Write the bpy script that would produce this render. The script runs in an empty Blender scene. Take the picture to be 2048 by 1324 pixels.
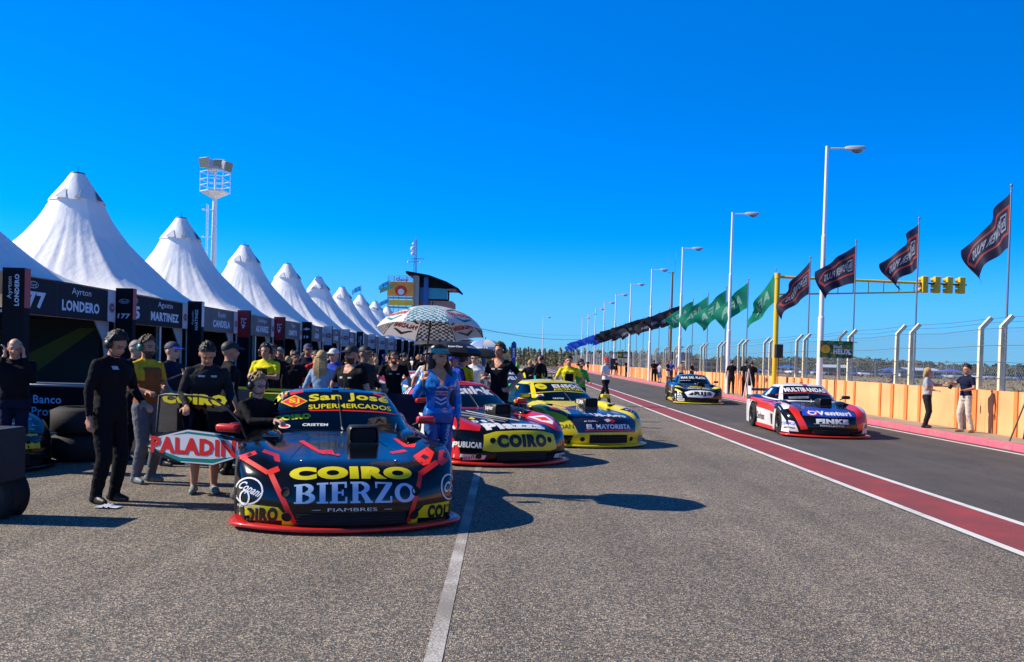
import bpy, bmesh, math, random
import numpy as np
from mathutils import Vector, Matrix, Euler, noise
from mathutils.bvhtree import BVHTree
R = math.radians
random.seed(7)
scene = bpy.context.scene
COL = scene.collection

# ------------------------------------------------------------------ camera
F_PX = 1800.0
CAMZ = 1.62
cam_d = bpy.data.cameras.new('camera')
cam = bpy.data.objects.new('camera', cam_d)
COL.objects.link(cam)
scene.camera = cam
cam_d.sensor_width = 36.0
cam_d.sensor_fit = 'HORIZONTAL'
cam_d.lens = F_PX / 2048 * 36
cam_d.clip_start = 0.1
cam_d.clip_end = 6000
cam_d.shift_y = (720 - 662 + 31) / 2048
ROLL = R(1.6)
CAM_M = Matrix.Rotation(R(0.6), 4, 'Z') @ Matrix.Rotation(R(90 - 1.0), 4, 'X') @ Matrix.Rotation(ROLL, 4, 'Z')
cam.matrix_world = Matrix.Translation((0, 0, CAMZ)) @ CAM_M

# ------------------------------------------------------------------ sky and sun
SKY_TINT = (1.10, 1.80, 2.70)
SUN_EL, SUN_AZ = R(37), R(181)     # the sun stands to the left of the camera
world = bpy.data.worlds.new('World')
scene.world = world
world.use_nodes = True
wn, wl = world.node_tree.nodes, world.node_tree.links
wn.clear()
sky = wn.new('ShaderNodeTexSky'); sky.sky_type = 'NISHITA'; sky.sun_disc = False
sky.sun_elevation = SUN_EL
sky.sun_rotation = R(-90)
sky.altitude = 200; sky.air_density = 1.0; sky.dust_density = 0.15; sky.ozone_density = 3.5
hsv = wn.new('ShaderNodeHueSaturation'); hsv.inputs['Saturation'].default_value = 1.25
hsv.inputs['Hue'].default_value = 0.5
stc = wn.new('ShaderNodeTexCoord'); sad = wn.new('ShaderNodeVectorMath'); sad.operation = 'MULTIPLY_ADD'
sad.inputs[1].default_value = (1, 1, 2.3); sad.inputs[2].default_value = (0, 0, 0.055)
wl.new(stc.outputs['Generated'], sad.inputs[0]); wl.new(sad.outputs[0], sky.inputs[0])
tint = wn.new('ShaderNodeVectorMath'); tint.operation = 'MULTIPLY'; tint.inputs[1].default_value = (SKY_TINT)
bg = wn.new('ShaderNodeBackground'); bg.inputs['Strength'].default_value = 0.098
wo = wn.new('ShaderNodeOutputWorld')
wl.new(sky.outputs[0], tint.inputs[0]); wl.new(tint.outputs[0], hsv.inputs['Color']); # the air pales towards the horizon
ssp = wn.new('ShaderNodeSeparateXYZ'); wl.new(stc.outputs['Generated'], ssp.inputs[0])
smr = wn.new('ShaderNodeMapRange'); smr.inputs[1].default_value = 0.0; smr.inputs[2].default_value = .15; smr.inputs[3].default_value = .93; smr.inputs[4].default_value = 0.0; smr.interpolation_type = 'SMOOTHERSTEP'
wl.new(ssp.outputs[2], smr.inputs[0])
smx = wn.new('ShaderNodeMix'); smx.data_type = 'RGBA'; smx.inputs[7].default_value = (1.35, 4.1, 6.3, 1)
wl.new(smr.outputs[0], smx.inputs[0]); wl.new(hsv.outputs[0], smx.inputs[6]); # and deepens towards the zenith
zen = wn.new('ShaderNodeMapRange'); zen.inputs[1].default_value = .38; zen.inputs[2].default_value = .85; zen.inputs[3].default_value = 1.0; zen.inputs[4].default_value = .22
wl.new(ssp.outputs[2], zen.inputs[0]); zmul = wn.new('ShaderNodeVectorMath'); zmul.operation = 'SCALE'
wl.new(smx.outputs[2], zmul.inputs[0]); wl.new(zen.outputs[0], zmul.inputs['Scale']); wl.new(zmul.outputs[0], bg.inputs['Color']); wl.new(bg.outputs[0], wo.inputs['Surface'])
sun_d = bpy.data.lights.new('sun', 'SUN'); sun_d.energy = 5.0; sun_d.angle = R(0.53); sun_d.color = (1.0, 0.90, 0.74)
sun = bpy.data.objects.new('sun', sun_d); COL.objects.link(sun)
sdir = Vector((math.cos(SUN_EL) * math.cos(R(-1)), math.cos(SUN_EL) * math.sin(R(-1)), -math.sin(SUN_EL)))
sun.rotation_euler = sdir.to_track_quat('-Z', 'Y').to_euler()
scene.view_settings.view_transform = 'Standard'
scene.view_settings.look = 'None'
scene.view_settings.exposure = 0.42
scene.view_settings.gamma = 1.0
scene.view_settings.use_curve_mapping = False
scene.cycles.max_bounces = 6
scene.cycles.transparent_max_bounces = 24

def ray(px, py):
    d = Vector(((px - 1024) / F_PX, (662 - py) / F_PX + cam_d.shift_y * 2048 / F_PX, -1))
    return (CAM_M.to_3x3() @ d)
def gp(px, py, z=0.0):            # where a line of sight meets a level
    d = ray(px, py); t = (z - CAMZ) / d.z
    return Vector((0, 0, CAMZ)) + d * t
def dp(px, py, Y):                # where it meets a depth
    d = ray(px, py); t = Y / d.y
    return Vector((0, 0, CAMZ)) + d * t

# ------------------------------------------------------------------ tags
def tag(o, label=None, cat=None, group=None, kind=None):
    if label: o['label'] = label
    if cat: o['category'] = cat
    if group: o['group'] = group
    if kind: o['kind'] = kind
    return o
def empty(name, loc=(0, 0, 0), rz=0.0):
    o = bpy.data.objects.new(name, None); COL.objects.link(o)
    o.location = loc; o.rotation_euler = (0, 0, rz); o.empty_display_size = 0.2
    return o
KIDS = {}
def kids(o): return KIDS.get(o.name, [])
def setparent(c, p):
    c.parent = p; KIDS.setdefault(p.name, []).append(c)
def copy_tree(o, parent=None):
    c = o.copy(); COL.objects.link(c)
    if parent: setparent(c, parent)
    for ch in list(kids(o)): copy_tree(ch, c)
    return c

# ------------------------------------------------------------------ materials
MATS = {}
def mat(name, col, rough=0.6, metal=0.0, coat=0.0, var=0.0, vscale=8.0, bump=0.0, bscale=40.0, spec=0.5, sheen=0.0, trans=0.0, emit=0.0):
    if name in MATS: return MATS[name]
    m = bpy.data.materials.new(name); m.use_nodes = True
    nt = m.node_tree; b = nt.nodes['Principled BSDF']
    c = (*col[:3], 1)
    b.inputs['Base Color'].default_value = c
    b.inputs['Roughness'].default_value = rough
    b.inputs['Metallic'].default_value = metal
    b.inputs['Specular IOR Level'].default_value = spec
    if coat: b.inputs['Coat Weight'].default_value = coat; b.inputs['Coat Roughness'].default_value = 0.05
    if sheen: b.inputs['Sheen Weight'].default_value = sheen
    if emit:
        b.inputs['Emission Color'].default_value = c; b.inputs['Emission Strength'].default_value = emit
    if var or bump:
        tc = nt.nodes.new('ShaderNodeTexCoord')
    if var:
        n = nt.nodes.new('ShaderNodeTexNoise'); n.inputs['Scale'].default_value = vscale; n.inputs['Detail'].default_value = 5
        nt.links.new(tc.outputs['Object'], n.inputs['Vector'])
        mr = nt.nodes.new('ShaderNodeMapRange'); mr.inputs['From Min'].default_value = 0.3; mr.inputs['From Max'].default_value = 0.7
        mr.inputs['To Min'].default_value = 1 - var; mr.inputs['To Max'].default_value = 1 + var
        nt.links.new(n.outputs['Fac'], mr.inputs['Value'])
        mx = nt.nodes.new('ShaderNodeVectorMath'); mx.operation = 'SCALE'; mx.inputs[0].default_value = col[:3]
        nt.links.new(mr.outputs[0], mx.inputs['Scale']); nt.links.new(mx.outputs[0], b.inputs['Base Color'])
    if bump:
        n2 = nt.nodes.new('ShaderNodeTexNoise'); n2.inputs['Scale'].default_value = bscale; n2.inputs['Detail'].default_value = 4
        nt.links.new(tc.outputs['Object'], n2.inputs['Vector'])
        bp = nt.nodes.new('ShaderNodeBump'); bp.inputs['Strength'].default_value = bump; bp.inputs['Distance'].default_value = 0.02
        nt.links.new(n2.outputs['Fac'], bp.inputs['Height']); nt.links.new(bp.outputs[0], b.inputs['Normal'])
    if trans:
        out = nt.nodes['Material Output']
        tl = nt.nodes.new('ShaderNodeBsdfTranslucent'); tl.inputs['Color'].default_value = c
        ms = nt.nodes.new('ShaderNodeMixShader'); ms.inputs['Fac'].default_value = trans
        nt.links.new(b.outputs[0], ms.inputs[1]); nt.links.new(tl.outputs[0], ms.inputs[2]); nt.links.new(ms.outputs[0], out.inputs['Surface'])
    MATS[name] = m
    return m
def srgb(r, g, b):
    f = lambda v: (v / 255 / 12.92) if v <= 10 else ((v / 255 + 0.055) / 1.055) ** 2.4
    return (f(r), f(g), f(b))
def paint(name, col, rough=0.22): return mat(name, col, rough, 0, 0.5, var=0.03, vscale=3, spec=.35)
def cloth(name, col, rough=0.85): return mat(name, col, rough, 0, 0, var=0.12, vscale=14, bump=0.6, bscale=16, spec=.18)
def glass(name, tint, clear=0.5, rough=0.03):
    if name in MATS: return MATS[name]
    m = bpy.data.materials.new(name); m.use_nodes = True
    nt = m.node_tree; nt.nodes.clear()
    out = nt.nodes.new('ShaderNodeOutputMaterial')
    tr = nt.nodes.new('ShaderNodeBsdfTransparent'); tr.inputs[0].default_value = (*tint, 1)
    gl = nt.nodes.new('ShaderNodeBsdfGlossy'); gl.inputs['Roughness'].default_value = rough; gl.inputs[0].default_value = (.9, .9, .9, 1)
    lw = nt.nodes.new('ShaderNodeFresnel'); lw.inputs['IOR'].default_value = 1.5
    mr = nt.nodes.new('ShaderNodeMapRange'); mr.inputs['To Min'].default_value = 0.04 + (1 - clear) * .06; mr.inputs['To Max'].default_value = 1.0
    mx = nt.nodes.new('ShaderNodeMixShader')
    nt.links.new(lw.outputs[0], mr.inputs['Value']); nt.links.new(mr.outputs[0], mx.inputs[0])
    nt.links.new(tr.outputs[0], mx.inputs[1]); nt.links.new(gl.outputs[0], mx.inputs[2]); nt.links.new(mx.outputs[0], out.inputs[0])
    MATS[name] = m
    return m

BLACK = mat('black_plastic', (.012, .012, .014), .45)
MATTE = mat('matte_black', (.006, .006, .007), .9)
RUBBER = mat('tyre_rubber', (.010, .010, .011), .8, bump=.2)
METAL = mat('grey_metal', (.35, .36, .38), .4, .8)
WHITEP = mat('white_print', (.78, .79, .8), .45)
CHROME = mat('bright_metal', (.6, .6, .62), .25, .9)

# ------------------------------------------------------------------ mesh builder
class MB:
    def __init__(self):
        self.v = []; self.f = []; self.m = []; self.s = []; self.mats = []
    def mi(self, m):
        if m not in self.mats: self.mats.append(m)
        return self.mats.index(m)
    def add(self, vs, fs, m, smooth=False, M=None):
        o = len(self.v); k = self.mi(m)
        if M is not None: vs = [M @ Vector(p) for p in vs]
        self.v.extend([tuple(p) for p in vs])
        self.f.extend([tuple(i + o for i in f) for f in fs])
        self.m.extend([k] * len(fs)); self.s.extend([smooth] * len(fs))
        return self
    def box(self, c, s, m, rot=None, M=None):
        x, y, z = s[0] / 2, s[1] / 2, s[2] / 2
        vs = [Vector((a * x, b * y, d * z)) for a in (-1, 1) for b in (-1, 1) for d in (-1, 1)]
        if rot is not None:
            E = Euler(rot).to_matrix(); vs = [E @ v for v in vs]
        vs = [v + Vector(c) for v in vs]
        fs = [(0, 1, 3, 2), (4, 6, 7, 5), (0, 4, 5, 1), (2, 3, 7, 6), (0, 2, 6, 4), (1, 5, 7, 3)]
        return self.add(vs, fs, m, False, M)
    def rbox(self, c, s, m, r=0.02, seg=2, rot=None, M=None):     # a box with rounded edges
        bm = bmesh.new(); bmesh.ops.create_cube(bm, size=1)
        for v in bm.verts: v.co = Vector((v.co.x * s[0], v.co.y * s[1], v.co.z * s[2]))
        bmesh.ops.bevel(bm, geom=bm.edges[:], offset=min(r, min(s) * .49), segments=seg, affect='EDGES', profile=.5)
        E = Euler(rot).to_matrix() if rot is not None else Matrix.Identity(3)
        bm.verts.index_update()
        vs = [E @ v.co + Vector(c) for v in bm.verts]; fs = [tuple(v.index for v in f.verts) for f in bm.faces]
        bm.free()
        return self.add(vs, fs, m, True if seg > 2 else False, M)
    def tube(self, pts, rad, m, n=8, caps=True, smooth=True, M=None):
        pts = [Vector(p) for p in pts]
        if not hasattr(rad, '__len__'): rad = [rad] * len(pts)
        vs = []; fs = []
        up = None
        for i, p in enumerate(pts):
            d = (pts[min(i + 1, len(pts) - 1)] - pts[max(i - 1, 0)])
            if d.length < 1e-9: d = Vector((0, 0, 1))
            d.normalize()
            if up is None: up = Vector((0, 0, 1)) if abs(d.z) < .9 else Vector((1, 0, 0))
            a = d.cross(up).normalized(); b = a.cross(d).normalized(); up = b
            for k in range(n):
                t = 2 * math.pi * k / n
                vs.append(p + (a * math.cos(t) + b * math.sin(t)) * rad[i])
        for i in range(len(pts) - 1):
            for k in range(n):
                a0 = i * n + k; a1 = i * n + (k + 1) % n
                fs.append((a0, a0 + n, a1 + n, a1))
        self.add(vs, fs, m, smooth, M)
        if caps:
            self.add(vs[:n], [tuple(range(n))], m, False, M)
            self.add(vs[-n:], [tuple(reversed(range(n)))], m, False, M)
        return self
    def grid(self, G, m, smooth=True, close_u=False, flip=False, M=None):
        nu, nv = len(G), len(G[0])
        vs = [p for row in G for p in row]; fs = []
        for i in range(nu - (0 if close_u else 1)):
            for j in range(nv - 1):
                a = i * nv + j; b = ((i + 1) % nu) * nv + j
                f = (a, b, b + 1, a + 1)
                fs.append(tuple(reversed(f)) if flip else f)
        return self.add(vs, fs, m, smooth, M)
    def lathe(self, prof, m, n=24, axis='Z', M=None, smooth=True):
        G = []
        for k in range(n):
            t = 2 * math.pi * k / n; c, s = math.cos(t), math.sin(t)
            row = []
            for r, h in prof:
                if axis == 'Z': row.append((r * c, r * s, h))
                elif axis == 'X': row.append((h, r * c, r * s))
                else: row.append((r * c, h, r * s))
            G.append(row)
        return self.grid(G, m, smooth, True, False, M)
    def ell(self, c, r, m, nu=12, nv=8, M=None, rot=None):
        E = Euler(rot).to_matrix() if rot is not None else Matrix.Identity(3)
        G = []
        for i in range(nu):
            t = 2 * math.pi * i / nu; row = []
            for j in range(nv + 1):
                p = math.pi * j / nv
                row.append(E @ Vector((r[0] * math.sin(p) * math.cos(t), r[1] * math.sin(p) * math.sin(t), -r[2] * math.cos(p))) + Vector(c))
            G.append(row)
        return self.grid(G, m, True, True, False, M)
    def poly(self, pts, m, th=None, n=None):        # a flat outline, given thickness along n when th
        pts = [Vector(p) for p in pts]
        if th is None:
            return self.add(pts, [tuple(range(len(pts)))], m)
        n = Vector(n) * th; k = len(pts)
        vs = pts + [p + n for p in pts]
        fs = [tuple(reversed(range(k))), tuple(range(k, 2 * k))] + [(i, (i + 1) % k, (i + 1) % k + k, i + k) for i in range(k)]
        return self.add(vs, fs, m)
    def build(self, name, parent=None, loc=None, rot=None, mesh_only=False):
        me = bpy.data.meshes.new(name)
        me.from_pydata(self.v, [], self.f)
        for x in self.mats: me.materials.append(x)
        me.polygons.foreach_set('material_index', self.m)
        me.polygons.foreach_set('use_smooth', self.s)
        me.update()
        if mesh_only: return me
        o = bpy.data.objects.new(name, me); COL.objects.link(o)
        if parent: setparent(o, parent)
        if loc is not None: o.location = loc
        if rot is not None: o.rotation_euler = rot
        return o

# ------------------------------------------------------------------ lettering
TXT = {}
def text_shape(s, bold=0.0, res=2):
    """outline of a word as (verts2d, faces), scaled so that it fits -.5...5 by -.5...5 ; also its natural aspect"""
    key = (s, bold, res)
    if key in TXT: return TXT[key]
    cu = bpy.data.curves.new('lettering', 'FONT'); cu.body = s; cu.resolution_u = res; cu.offset = bold
    cu.space_character = 1.0 + bold * 2.2
    o = bpy.data.objects.new('lettering', cu); COL.objects.link(o)
    bpy.context.view_layer.update()
    dg = bpy.context.evaluated_depsgraph_get()
    me = o.evaluated_get(dg).to_mesh()
    V = np.array([v.co[:2] for v in me.vertices]) if len(me.vertices) else np.zeros((0, 2))
    Fc = [tuple(p.vertices) for p in me.polygons]
    o.evaluated_get(dg).to_mesh_clear()
    bpy.data.objects.remove(o); bpy.data.curves.remove(cu)
    lo, hi = V.min(0), V.max(0); sz = hi - lo
    W = (V - (lo + hi) / 2) / sz
    TXT[key] = (W, Fc, sz[0] / sz[1])
    return TXT[key]
def flat_text(mb, s, O, U, V, w, h, m, bold=0.02, off=0.0, shear=0.0, arch=0.0, res=2):
    """lettering laid on a flat board: centre O, axes U, V, width w, height h"""
    W, Fc, asp = text_shape(s, bold, res)
    if h is None: h = w / asp
    if w is None: w = h * asp
    O, U, V = Vector(O), Vector(U).normalized(), Vector(V).normalized(); N = U.cross(V)
    vs = [O + U * (p[0] * w + shear * p[1] * h) + V * (p[1] * h + arch * (1 - 4 * p[0] ** 2)) + N * off for p in W]
    mb.add(vs, Fc, m)
def cut_grid(V2, Fc, cell, cellv=None):
    cellv = cellv or cell
    bm = bmesh.new()
    bv = [bm.verts.new((p[0], p[1], 0)) for p in V2]
    for f in Fc:
        try: bm.faces.new([bv[i] for i in f])
        except ValueError: pass
    lo = np.min(V2, 0); hi = np.max(V2, 0)
    for ax, cl in ((0, cell), (1, cellv)):
        k = math.ceil(lo[ax] / cl) * cl
        while k < hi[ax]:
            co = [0, 0, 0]; no = [0, 0, 0]; co[ax] = k + 1e-5; no[ax] = 1
            bmesh.ops.bisect_plane(bm, geom=bm.verts[:] + bm.edges[:] + bm.faces[:], plane_co=co, plane_no=no, dist=1e-6)
            k += cl
    bm.verts.index_update()
    out = ([(v.co.x, v.co.y) for v in bm.verts], [tuple(v.index for v in f.verts) for f in bm.faces])
    bm.free()
    return out
# ------------------------------------------------------------------ ground materials
def asphalt(name, c1, c2, c3, scale=70.0, wet=0.0):
    m = bpy.data.materials.new(name); m.use_nodes = True
    nt = m.node_tree; b = nt.nodes['Principled BSDF']; L = nt.links
    tc = nt.nodes.new('ShaderNodeTexCoord')
    vo = nt.nodes.new('ShaderNodeTexVoronoi'); vo.inputs['Scale'].default_value = scale
    L.new(tc.outputs['Object'], vo.inputs['Vector'])
    cr = nt.nodes.new('ShaderNodeValToRGB')
    e = cr.color_ramp.elements; e[0].position = 0.0; e[0].color = (*c1, 1); e[1].position = 1.0; e[1].color = (*c3, 1)
    n = e.new(.55); n.color = (*c2, 1)
    sp = nt.nodes.new('ShaderNodeSeparateColor'); L.new(vo.outputs['Color'], sp.inputs[0]); L.new(sp.outputs[0], cr.inputs[0])
    big = nt.nodes.new('ShaderNodeTexNoise'); big.inputs['Scale'].default_value = .5; big.inputs['Detail'].default_value = 7; big.inputs['Roughness'].default_value = .62
    L.new(tc.outputs['Object'], big.inputs['Vector'])
    mr = nt.nodes.new('ShaderNodeMapRange'); mr.inputs[1].default_value = .3; mr.inputs[2].default_value = .72; mr.inputs[3].default_value = .78; mr.inputs[4].default_value = 1.15
    L.new(big.outputs['Fac'], mr.inputs[0])
    fine = nt.nodes.new('ShaderNodeTexNoise'); fine.inputs['Scale'].default_value = scale * 1.7; fine.inputs['Detail'].default_value = 3
    L.new(tc.outputs['Object'], fine.inputs['Vector'])
    mf = nt.nodes.new('ShaderNodeMapRange'); mf.inputs[1].default_value = .3; mf.inputs[2].default_value = .7; mf.inputs[3].default_value = .62; mf.inputs[4].default_value = 1.35
    L.new(fine.outputs['Fac'], mf.inputs[0])
    stn = nt.nodes.new('ShaderNodeMapping'); stn.inputs['Scale'].default_value = (1.5, .045, 1)
    L.new(tc.outputs['Object'], stn.inputs[0]); n4 = nt.nodes.new('ShaderNodeTexNoise'); n4.inputs['Scale'].default_value = 1.6; n4.inputs['Detail'].default_value = 4
    L.new(stn.outputs[0], n4.inputs['Vector']); m4 = nt.nodes.new('ShaderNodeMapRange'); m4.inputs[1].default_value = .35; m4.inputs[2].default_value = .65; m4.inputs[3].default_value = .86; m4.inputs[4].default_value = 1.08
    L.new(n4.outputs['Fac'], m4.inputs[0])
    # thin cracks
    ck = nt.nodes.new('ShaderNodeTexVoronoi'); ck.feature = 'DISTANCE_TO_EDGE'; ck.inputs['Scale'].default_value = .22
    wob = nt.nodes.new('ShaderNodeTexNoise'); wob.inputs['Scale'].default_value = 1.2; wob.inputs['Detail'].default_value = 6
    L.new(tc.outputs['Object'], wob.inputs['Vector']); wa = nt.nodes.new('ShaderNodeVectorMath'); wa.operation = 'MULTIPLY_ADD'; wa.inputs[1].default_value = (1.6, 1.6, 0)
    L.new(wob.outputs['Color'], wa.inputs[0]); L.new(tc.outputs['Object'], wa.inputs[2]); L.new(wa.outputs[0], ck.inputs['Vector'])
    mk = nt.nodes.new('ShaderNodeMapRange'); mk.inputs[1].default_value = 0; mk.inputs[2].default_value = .0022; mk.inputs[3].default_value = .62; mk.inputs[4].default_value = 1
    L.new(ck.outputs['Distance'], mk.inputs[0])
    k0 = nt.nodes.new('ShaderNodeMath'); k0.operation = 'MULTIPLY'; L.new(m4.outputs[0], k0.inputs[0]); L.new(mk.outputs[0], k0.inputs[1])
    # oil spots: small dark stains with a shape of their own
    st = nt.nodes.new('ShaderNodeTexNoise'); st.inputs['Scale'].default_value = 1.7; st.inputs['Detail'].default_value = 2
    L.new(tc.outputs['Object'], st.inputs['Vector'])
    ms = nt.nodes.new('ShaderNodeMapRange'); ms.inputs[1].default_value = .69; ms.inputs[2].default_value = .78; ms.inputs[3].default_value = 1; ms.inputs[4].default_value = .72
    L.new(st.outputs['Fac'], ms.inputs[0])
    k1 = nt.nodes.new('ShaderNodeMath'); k1.operation = 'MULTIPLY'; L.new(mr.outputs[0], k1.inputs[0]); L.new(mf.outputs[0], k1.inputs[1])
    k3 = nt.nodes.new('ShaderNodeMath'); k3.operation = 'MULTIPLY'; L.new(k1.outputs[0], k3.inputs[0]); L.new(ms.outputs[0], k3.inputs[1])
    k2 = nt.nodes.new('ShaderNodeMath'); k2.operation = 'MULTIPLY'; L.new(k3.outputs[0], k2.inputs[0]); L.new(k0.outputs[0], k2.inputs[1])
    vm = nt.nodes.new('ShaderNodeVectorMath'); vm.operation = 'SCALE'; L.new(cr.outputs[0], vm.inputs[0]); L.new(k2.outputs[0], vm.inputs['Scale'])
    L.new(vm.outputs[0], b.inputs['Base Color'])
    b.inputs['Roughness'].default_value = .82; b.inputs['Specular IOR Level'].default_value = .35
    bp = nt.nodes.new('ShaderNodeBump'); bp.inputs['Strength'].default_value = .7; bp.inputs['Distance'].default_value = .012
    L.new(vo.outputs['Distance'], bp.inputs['Height']); L.new(bp.outputs[0], b.inputs['Normal'])
    return m
def worn_paint(name, col, under, wear=.5, scale=45.0, var=.15):
    m = bpy.data.materials.new(name); m.use_nodes = True
    nt = m.node_tree; b = nt.nodes['Principled BSDF']; L = nt.links
    tc = nt.nodes.new('ShaderNodeTexCoord')
    n1 = nt.nodes.new('ShaderNodeTexNoise'); n1.inputs['Scale'].default_value = scale; n1.inputs['Detail'].default_value = 6; n1.inputs['Roughness'].default_value = .75
    n2 = nt.nodes.new('ShaderNodeTexNoise'); n2.inputs['Scale'].default_value = 1.6; n2.inputs['Detail'].default_value = 5
    L.new(tc.outputs['Object'], n1.inputs['Vector']); L.new(tc.outputs['Object'], n2.inputs['Vector'])
    ad = nt.nodes.new('ShaderNodeMath'); ad.operation = 'MULTIPLY_ADD'; ad.inputs[1].default_value = .6
    L.new(n2.outputs['Fac'], ad.inputs[0]); L.new(n1.outputs['Fac'], ad.inputs[2])
    mr = nt.nodes.new('ShaderNodeMapRange'); mr.inputs[1].default_value = .5 + wear * .35; mr.inputs[2].default_value = .62 + wear * .35
    mr.inputs[3].default_value = 1; mr.inputs[4].default_value = 0.15
    L.new(ad.outputs[0], mr.inputs[0])
    mc = nt.nodes.new('ShaderNodeMix'); mc.data_type = 'RGBA'
    mc.inputs[6].default_value = (*under, 1); mc.inputs[7].default_value = (*col, 1)
    L.new(mr.outputs[0], mc.inputs[0]); L.new(mc.outputs[2], b.inputs['Base Color'])
    b.inputs['Roughness'].default_value = .7
    bp = nt.nodes.new('ShaderNodeBump'); bp.inputs['Strength'].default_value = .3; bp.inputs['Distance'].default_value = .01
    L.new(n1.outputs['Fac'], bp.inputs['Height']); L.new(bp.outputs[0], b.inputs['Normal'])
    return m
APRON = asphalt('apron_asphalt', (.068, .068, .066), (.158, .137, .108), (.54, .445, .33), 90)
LANE = asphalt('lane_asphalt', (.078, .072, .068), (.105, .096, .09), (.155, .14, .126), 110)
SOIL = asphalt('dry_grass_soil', (.17, .13, .06), (.30, .22, .10), (.40, .30, .16), 6)
PINK = worn_paint('pink_kerb_paint', (.72, .13, .19), (.35, .22, .2), .95, 12)
REDP = worn_paint('red_strip_paint', (.36, .05, .042), (.2, .05, .04), .55, 30)
LINE = worn_paint('white_line_paint', (.56, .54, .50), (.2, .17, .14), .52, 60)
LINE2 = worn_paint('crisp_white_line', (.72, .71, .68), (.3, .27, .24), 1.0, 60)
CONC = mat('pavement_concrete', (.32, .255, .20), .85, var=.2, vscale=1.3, bump=.4, bscale=60)

def sheet(name, x0, x1, y0, y1, z, m, ny=1, label=None):
    mb = MB(); G = []
    for i in range(ny + 1):
        y = y0 + (y1 - y0) * i / ny
        G.append([(x0, y, z), (x1, y, z)])
    mb.grid(G, m, False, flip=True)
    o = mb.build(name); tag(o, kind='structure'); return o
sheet('ground', -2500, 2500, -60, 3500, -0.012, SOIL)
sheet('apron', -60, 4.47, -8, 260, 0.0, APRON)
sheet('pit_lane', 4.472, 10.35, -8, 260, -0.001, LANE)
sheet('red_strip', 4.62, 5.38, -8, 260, 0.004, REDP)
for nm, a, b in (('white_strip_line', 4.50, 4.61), ('white_strip_line', 5.39, 5.50), ('kerb_line', 10.02, 10.14)):
    sheet(nm, a, b, -8, 260, 0.0045, LINE2)
# the worn line down the middle of the apron leans a little across it
mb = MB(); c0 = gp(870, 1324); c1 = gp(952, 965); d = (c1 - c0)
a = c0 - d * .5; b = c0 + d * 9; w = Vector((.048, 0, 0)); a -= Vector((.012, 0, 0)); b -= Vector((.012, 0, 0))
mb.add([a - w, a + w, b + w, b - w], [(0, 1, 2, 3)], LINE)
o = mb.build('centre_line'); o.location.z = 0.004; tag(o, kind='structure')
# a thin worn stop line across the lane
mb = MB(); p = gp(1262, 789); mb.add([(5.6, p.y, 0), (7.4, p.y, 0), (7.4, p.y + .12, 0), (5.6, p.y + .12, 0)], [(0, 1, 2, 3)], LINE)
o = mb.build('lane_mark'); o.location.z = 0.004; tag(o, kind='structure')
# rubber marks on the running surfaces
TYREM = worn_paint('rubber_mark', (.045, .042, .04), (.09, .083, .078), .35, 8)
rnd = random.Random(17)
for i in range(9):
    mb = MB(); x0 = rnd.uniform(6.0, 9.3); y0 = rnd.uniform(14, 70); L_ = rnd.uniform(6, 16); w_ = rnd.uniform(.1, .17); dr_ = rnd.uniform(-.5, .5); G = []
    for j in range(13):
        u = j / 12; xx = x0 + dr_ * u * u; ww = w_ * math.sin(math.pi * min(1, max(.02, u))) ** .4 / 2; G.append([(xx - ww, y0 + L_ * u, 0), (xx + ww, y0 + L_ * u, 0)])
    mb.grid(G, TYREM, False, flip=True); o = mb.build('tyre_mark'); o.location.z = .003; tag(o, kind='structure')
# kerb in pink blocks and the pavement behind it
mb = MB(); y = -8.0
rnd = random.Random(3)
while y < 260:
    L = 1.0
    mb.rbox((10.43, y + L / 2, .07), (.15, L - .012, .16 + rnd.uniform(-.004, .004)), PINK, .018, 1)
    y += L
o = mb.build('kerb'); tag(o, kind='structure')
mb = MB(); y = -8.0
while y < 260:
    mb.box((11.0, y + 1.5, .05), (1.0, 2.985, .20 + rnd.uniform(-.003, .003)), CONC); y += 3
o = mb.build('pavement'); tag(o, kind='structure')

# ------------------------------------------------------------------ orange wall and wire fence
WX = 11.62
OR1 = mat('light_orange_paint', (.86, .40, .17), .75, var=.16, vscale=.8, bump=.15, bscale=30)
OR2 = mat('deep_orange_paint', (.76, .22, .05), .75, var=.12, vscale=2, bump=.15, bscale=30)
POSTM = mat('cream_post_concrete', (.74, .64, .42), .8, var=.25, vscale=3, bump=.4, bscale=25)
WIRE = mat('fence_wire', (.16, .18, .22), .6, .5)
wall = empty('orange_wall', (WX, 60, 0)); tag(wall, 'long low orange painted concrete wall beside the pit lane pavement', 'wall')
mb = MB(); y = -8.0
PY0 = 22.0 - 5.1 * 6
rnd = random.Random(5)
for k in range(-1, 50):
    y = PY0 + 5.1 * k
    mb.box((0, y + .5 - 60 + 2.55, .6), (.12, 5.092, 1.2 + rnd.uniform(-.01, .01)), OR1)
mb.build('wall_panel', wall)
npil = 0
for k in range(0, 50):
    y = PY0 + 5.1 * k
    for dy in (-.92, 0, 1.0, 1.95):
        pm = MB(); wd = .2 if dy in (0, 1.0) else .15
        pm.box((-.07, y + dy - 60, .6), (.055, wd, 1.2), OR2)
        if npil < 100 and y > 10: pm.build('pilaster', wall); npil += 1
# far pilasters, too many to count one by one
pm = MB()
for k in range(0, 50):
    y = PY0 + 5.1 * k
    for i, dy in enumerate((-.92, 0, 1.0, 1.95)):
        n = sum(1 for kk in range(0, k) if PY0 + 5.1 * kk > 10) * 4 + i
        if n >= 100 and y > 10: pm.box((-.07, y + dy - 60, .6), (.055, .18, 1.2), OR2)
o = pm.build('pilaster_run', wall); o['kind'] = 'stuff'

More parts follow.
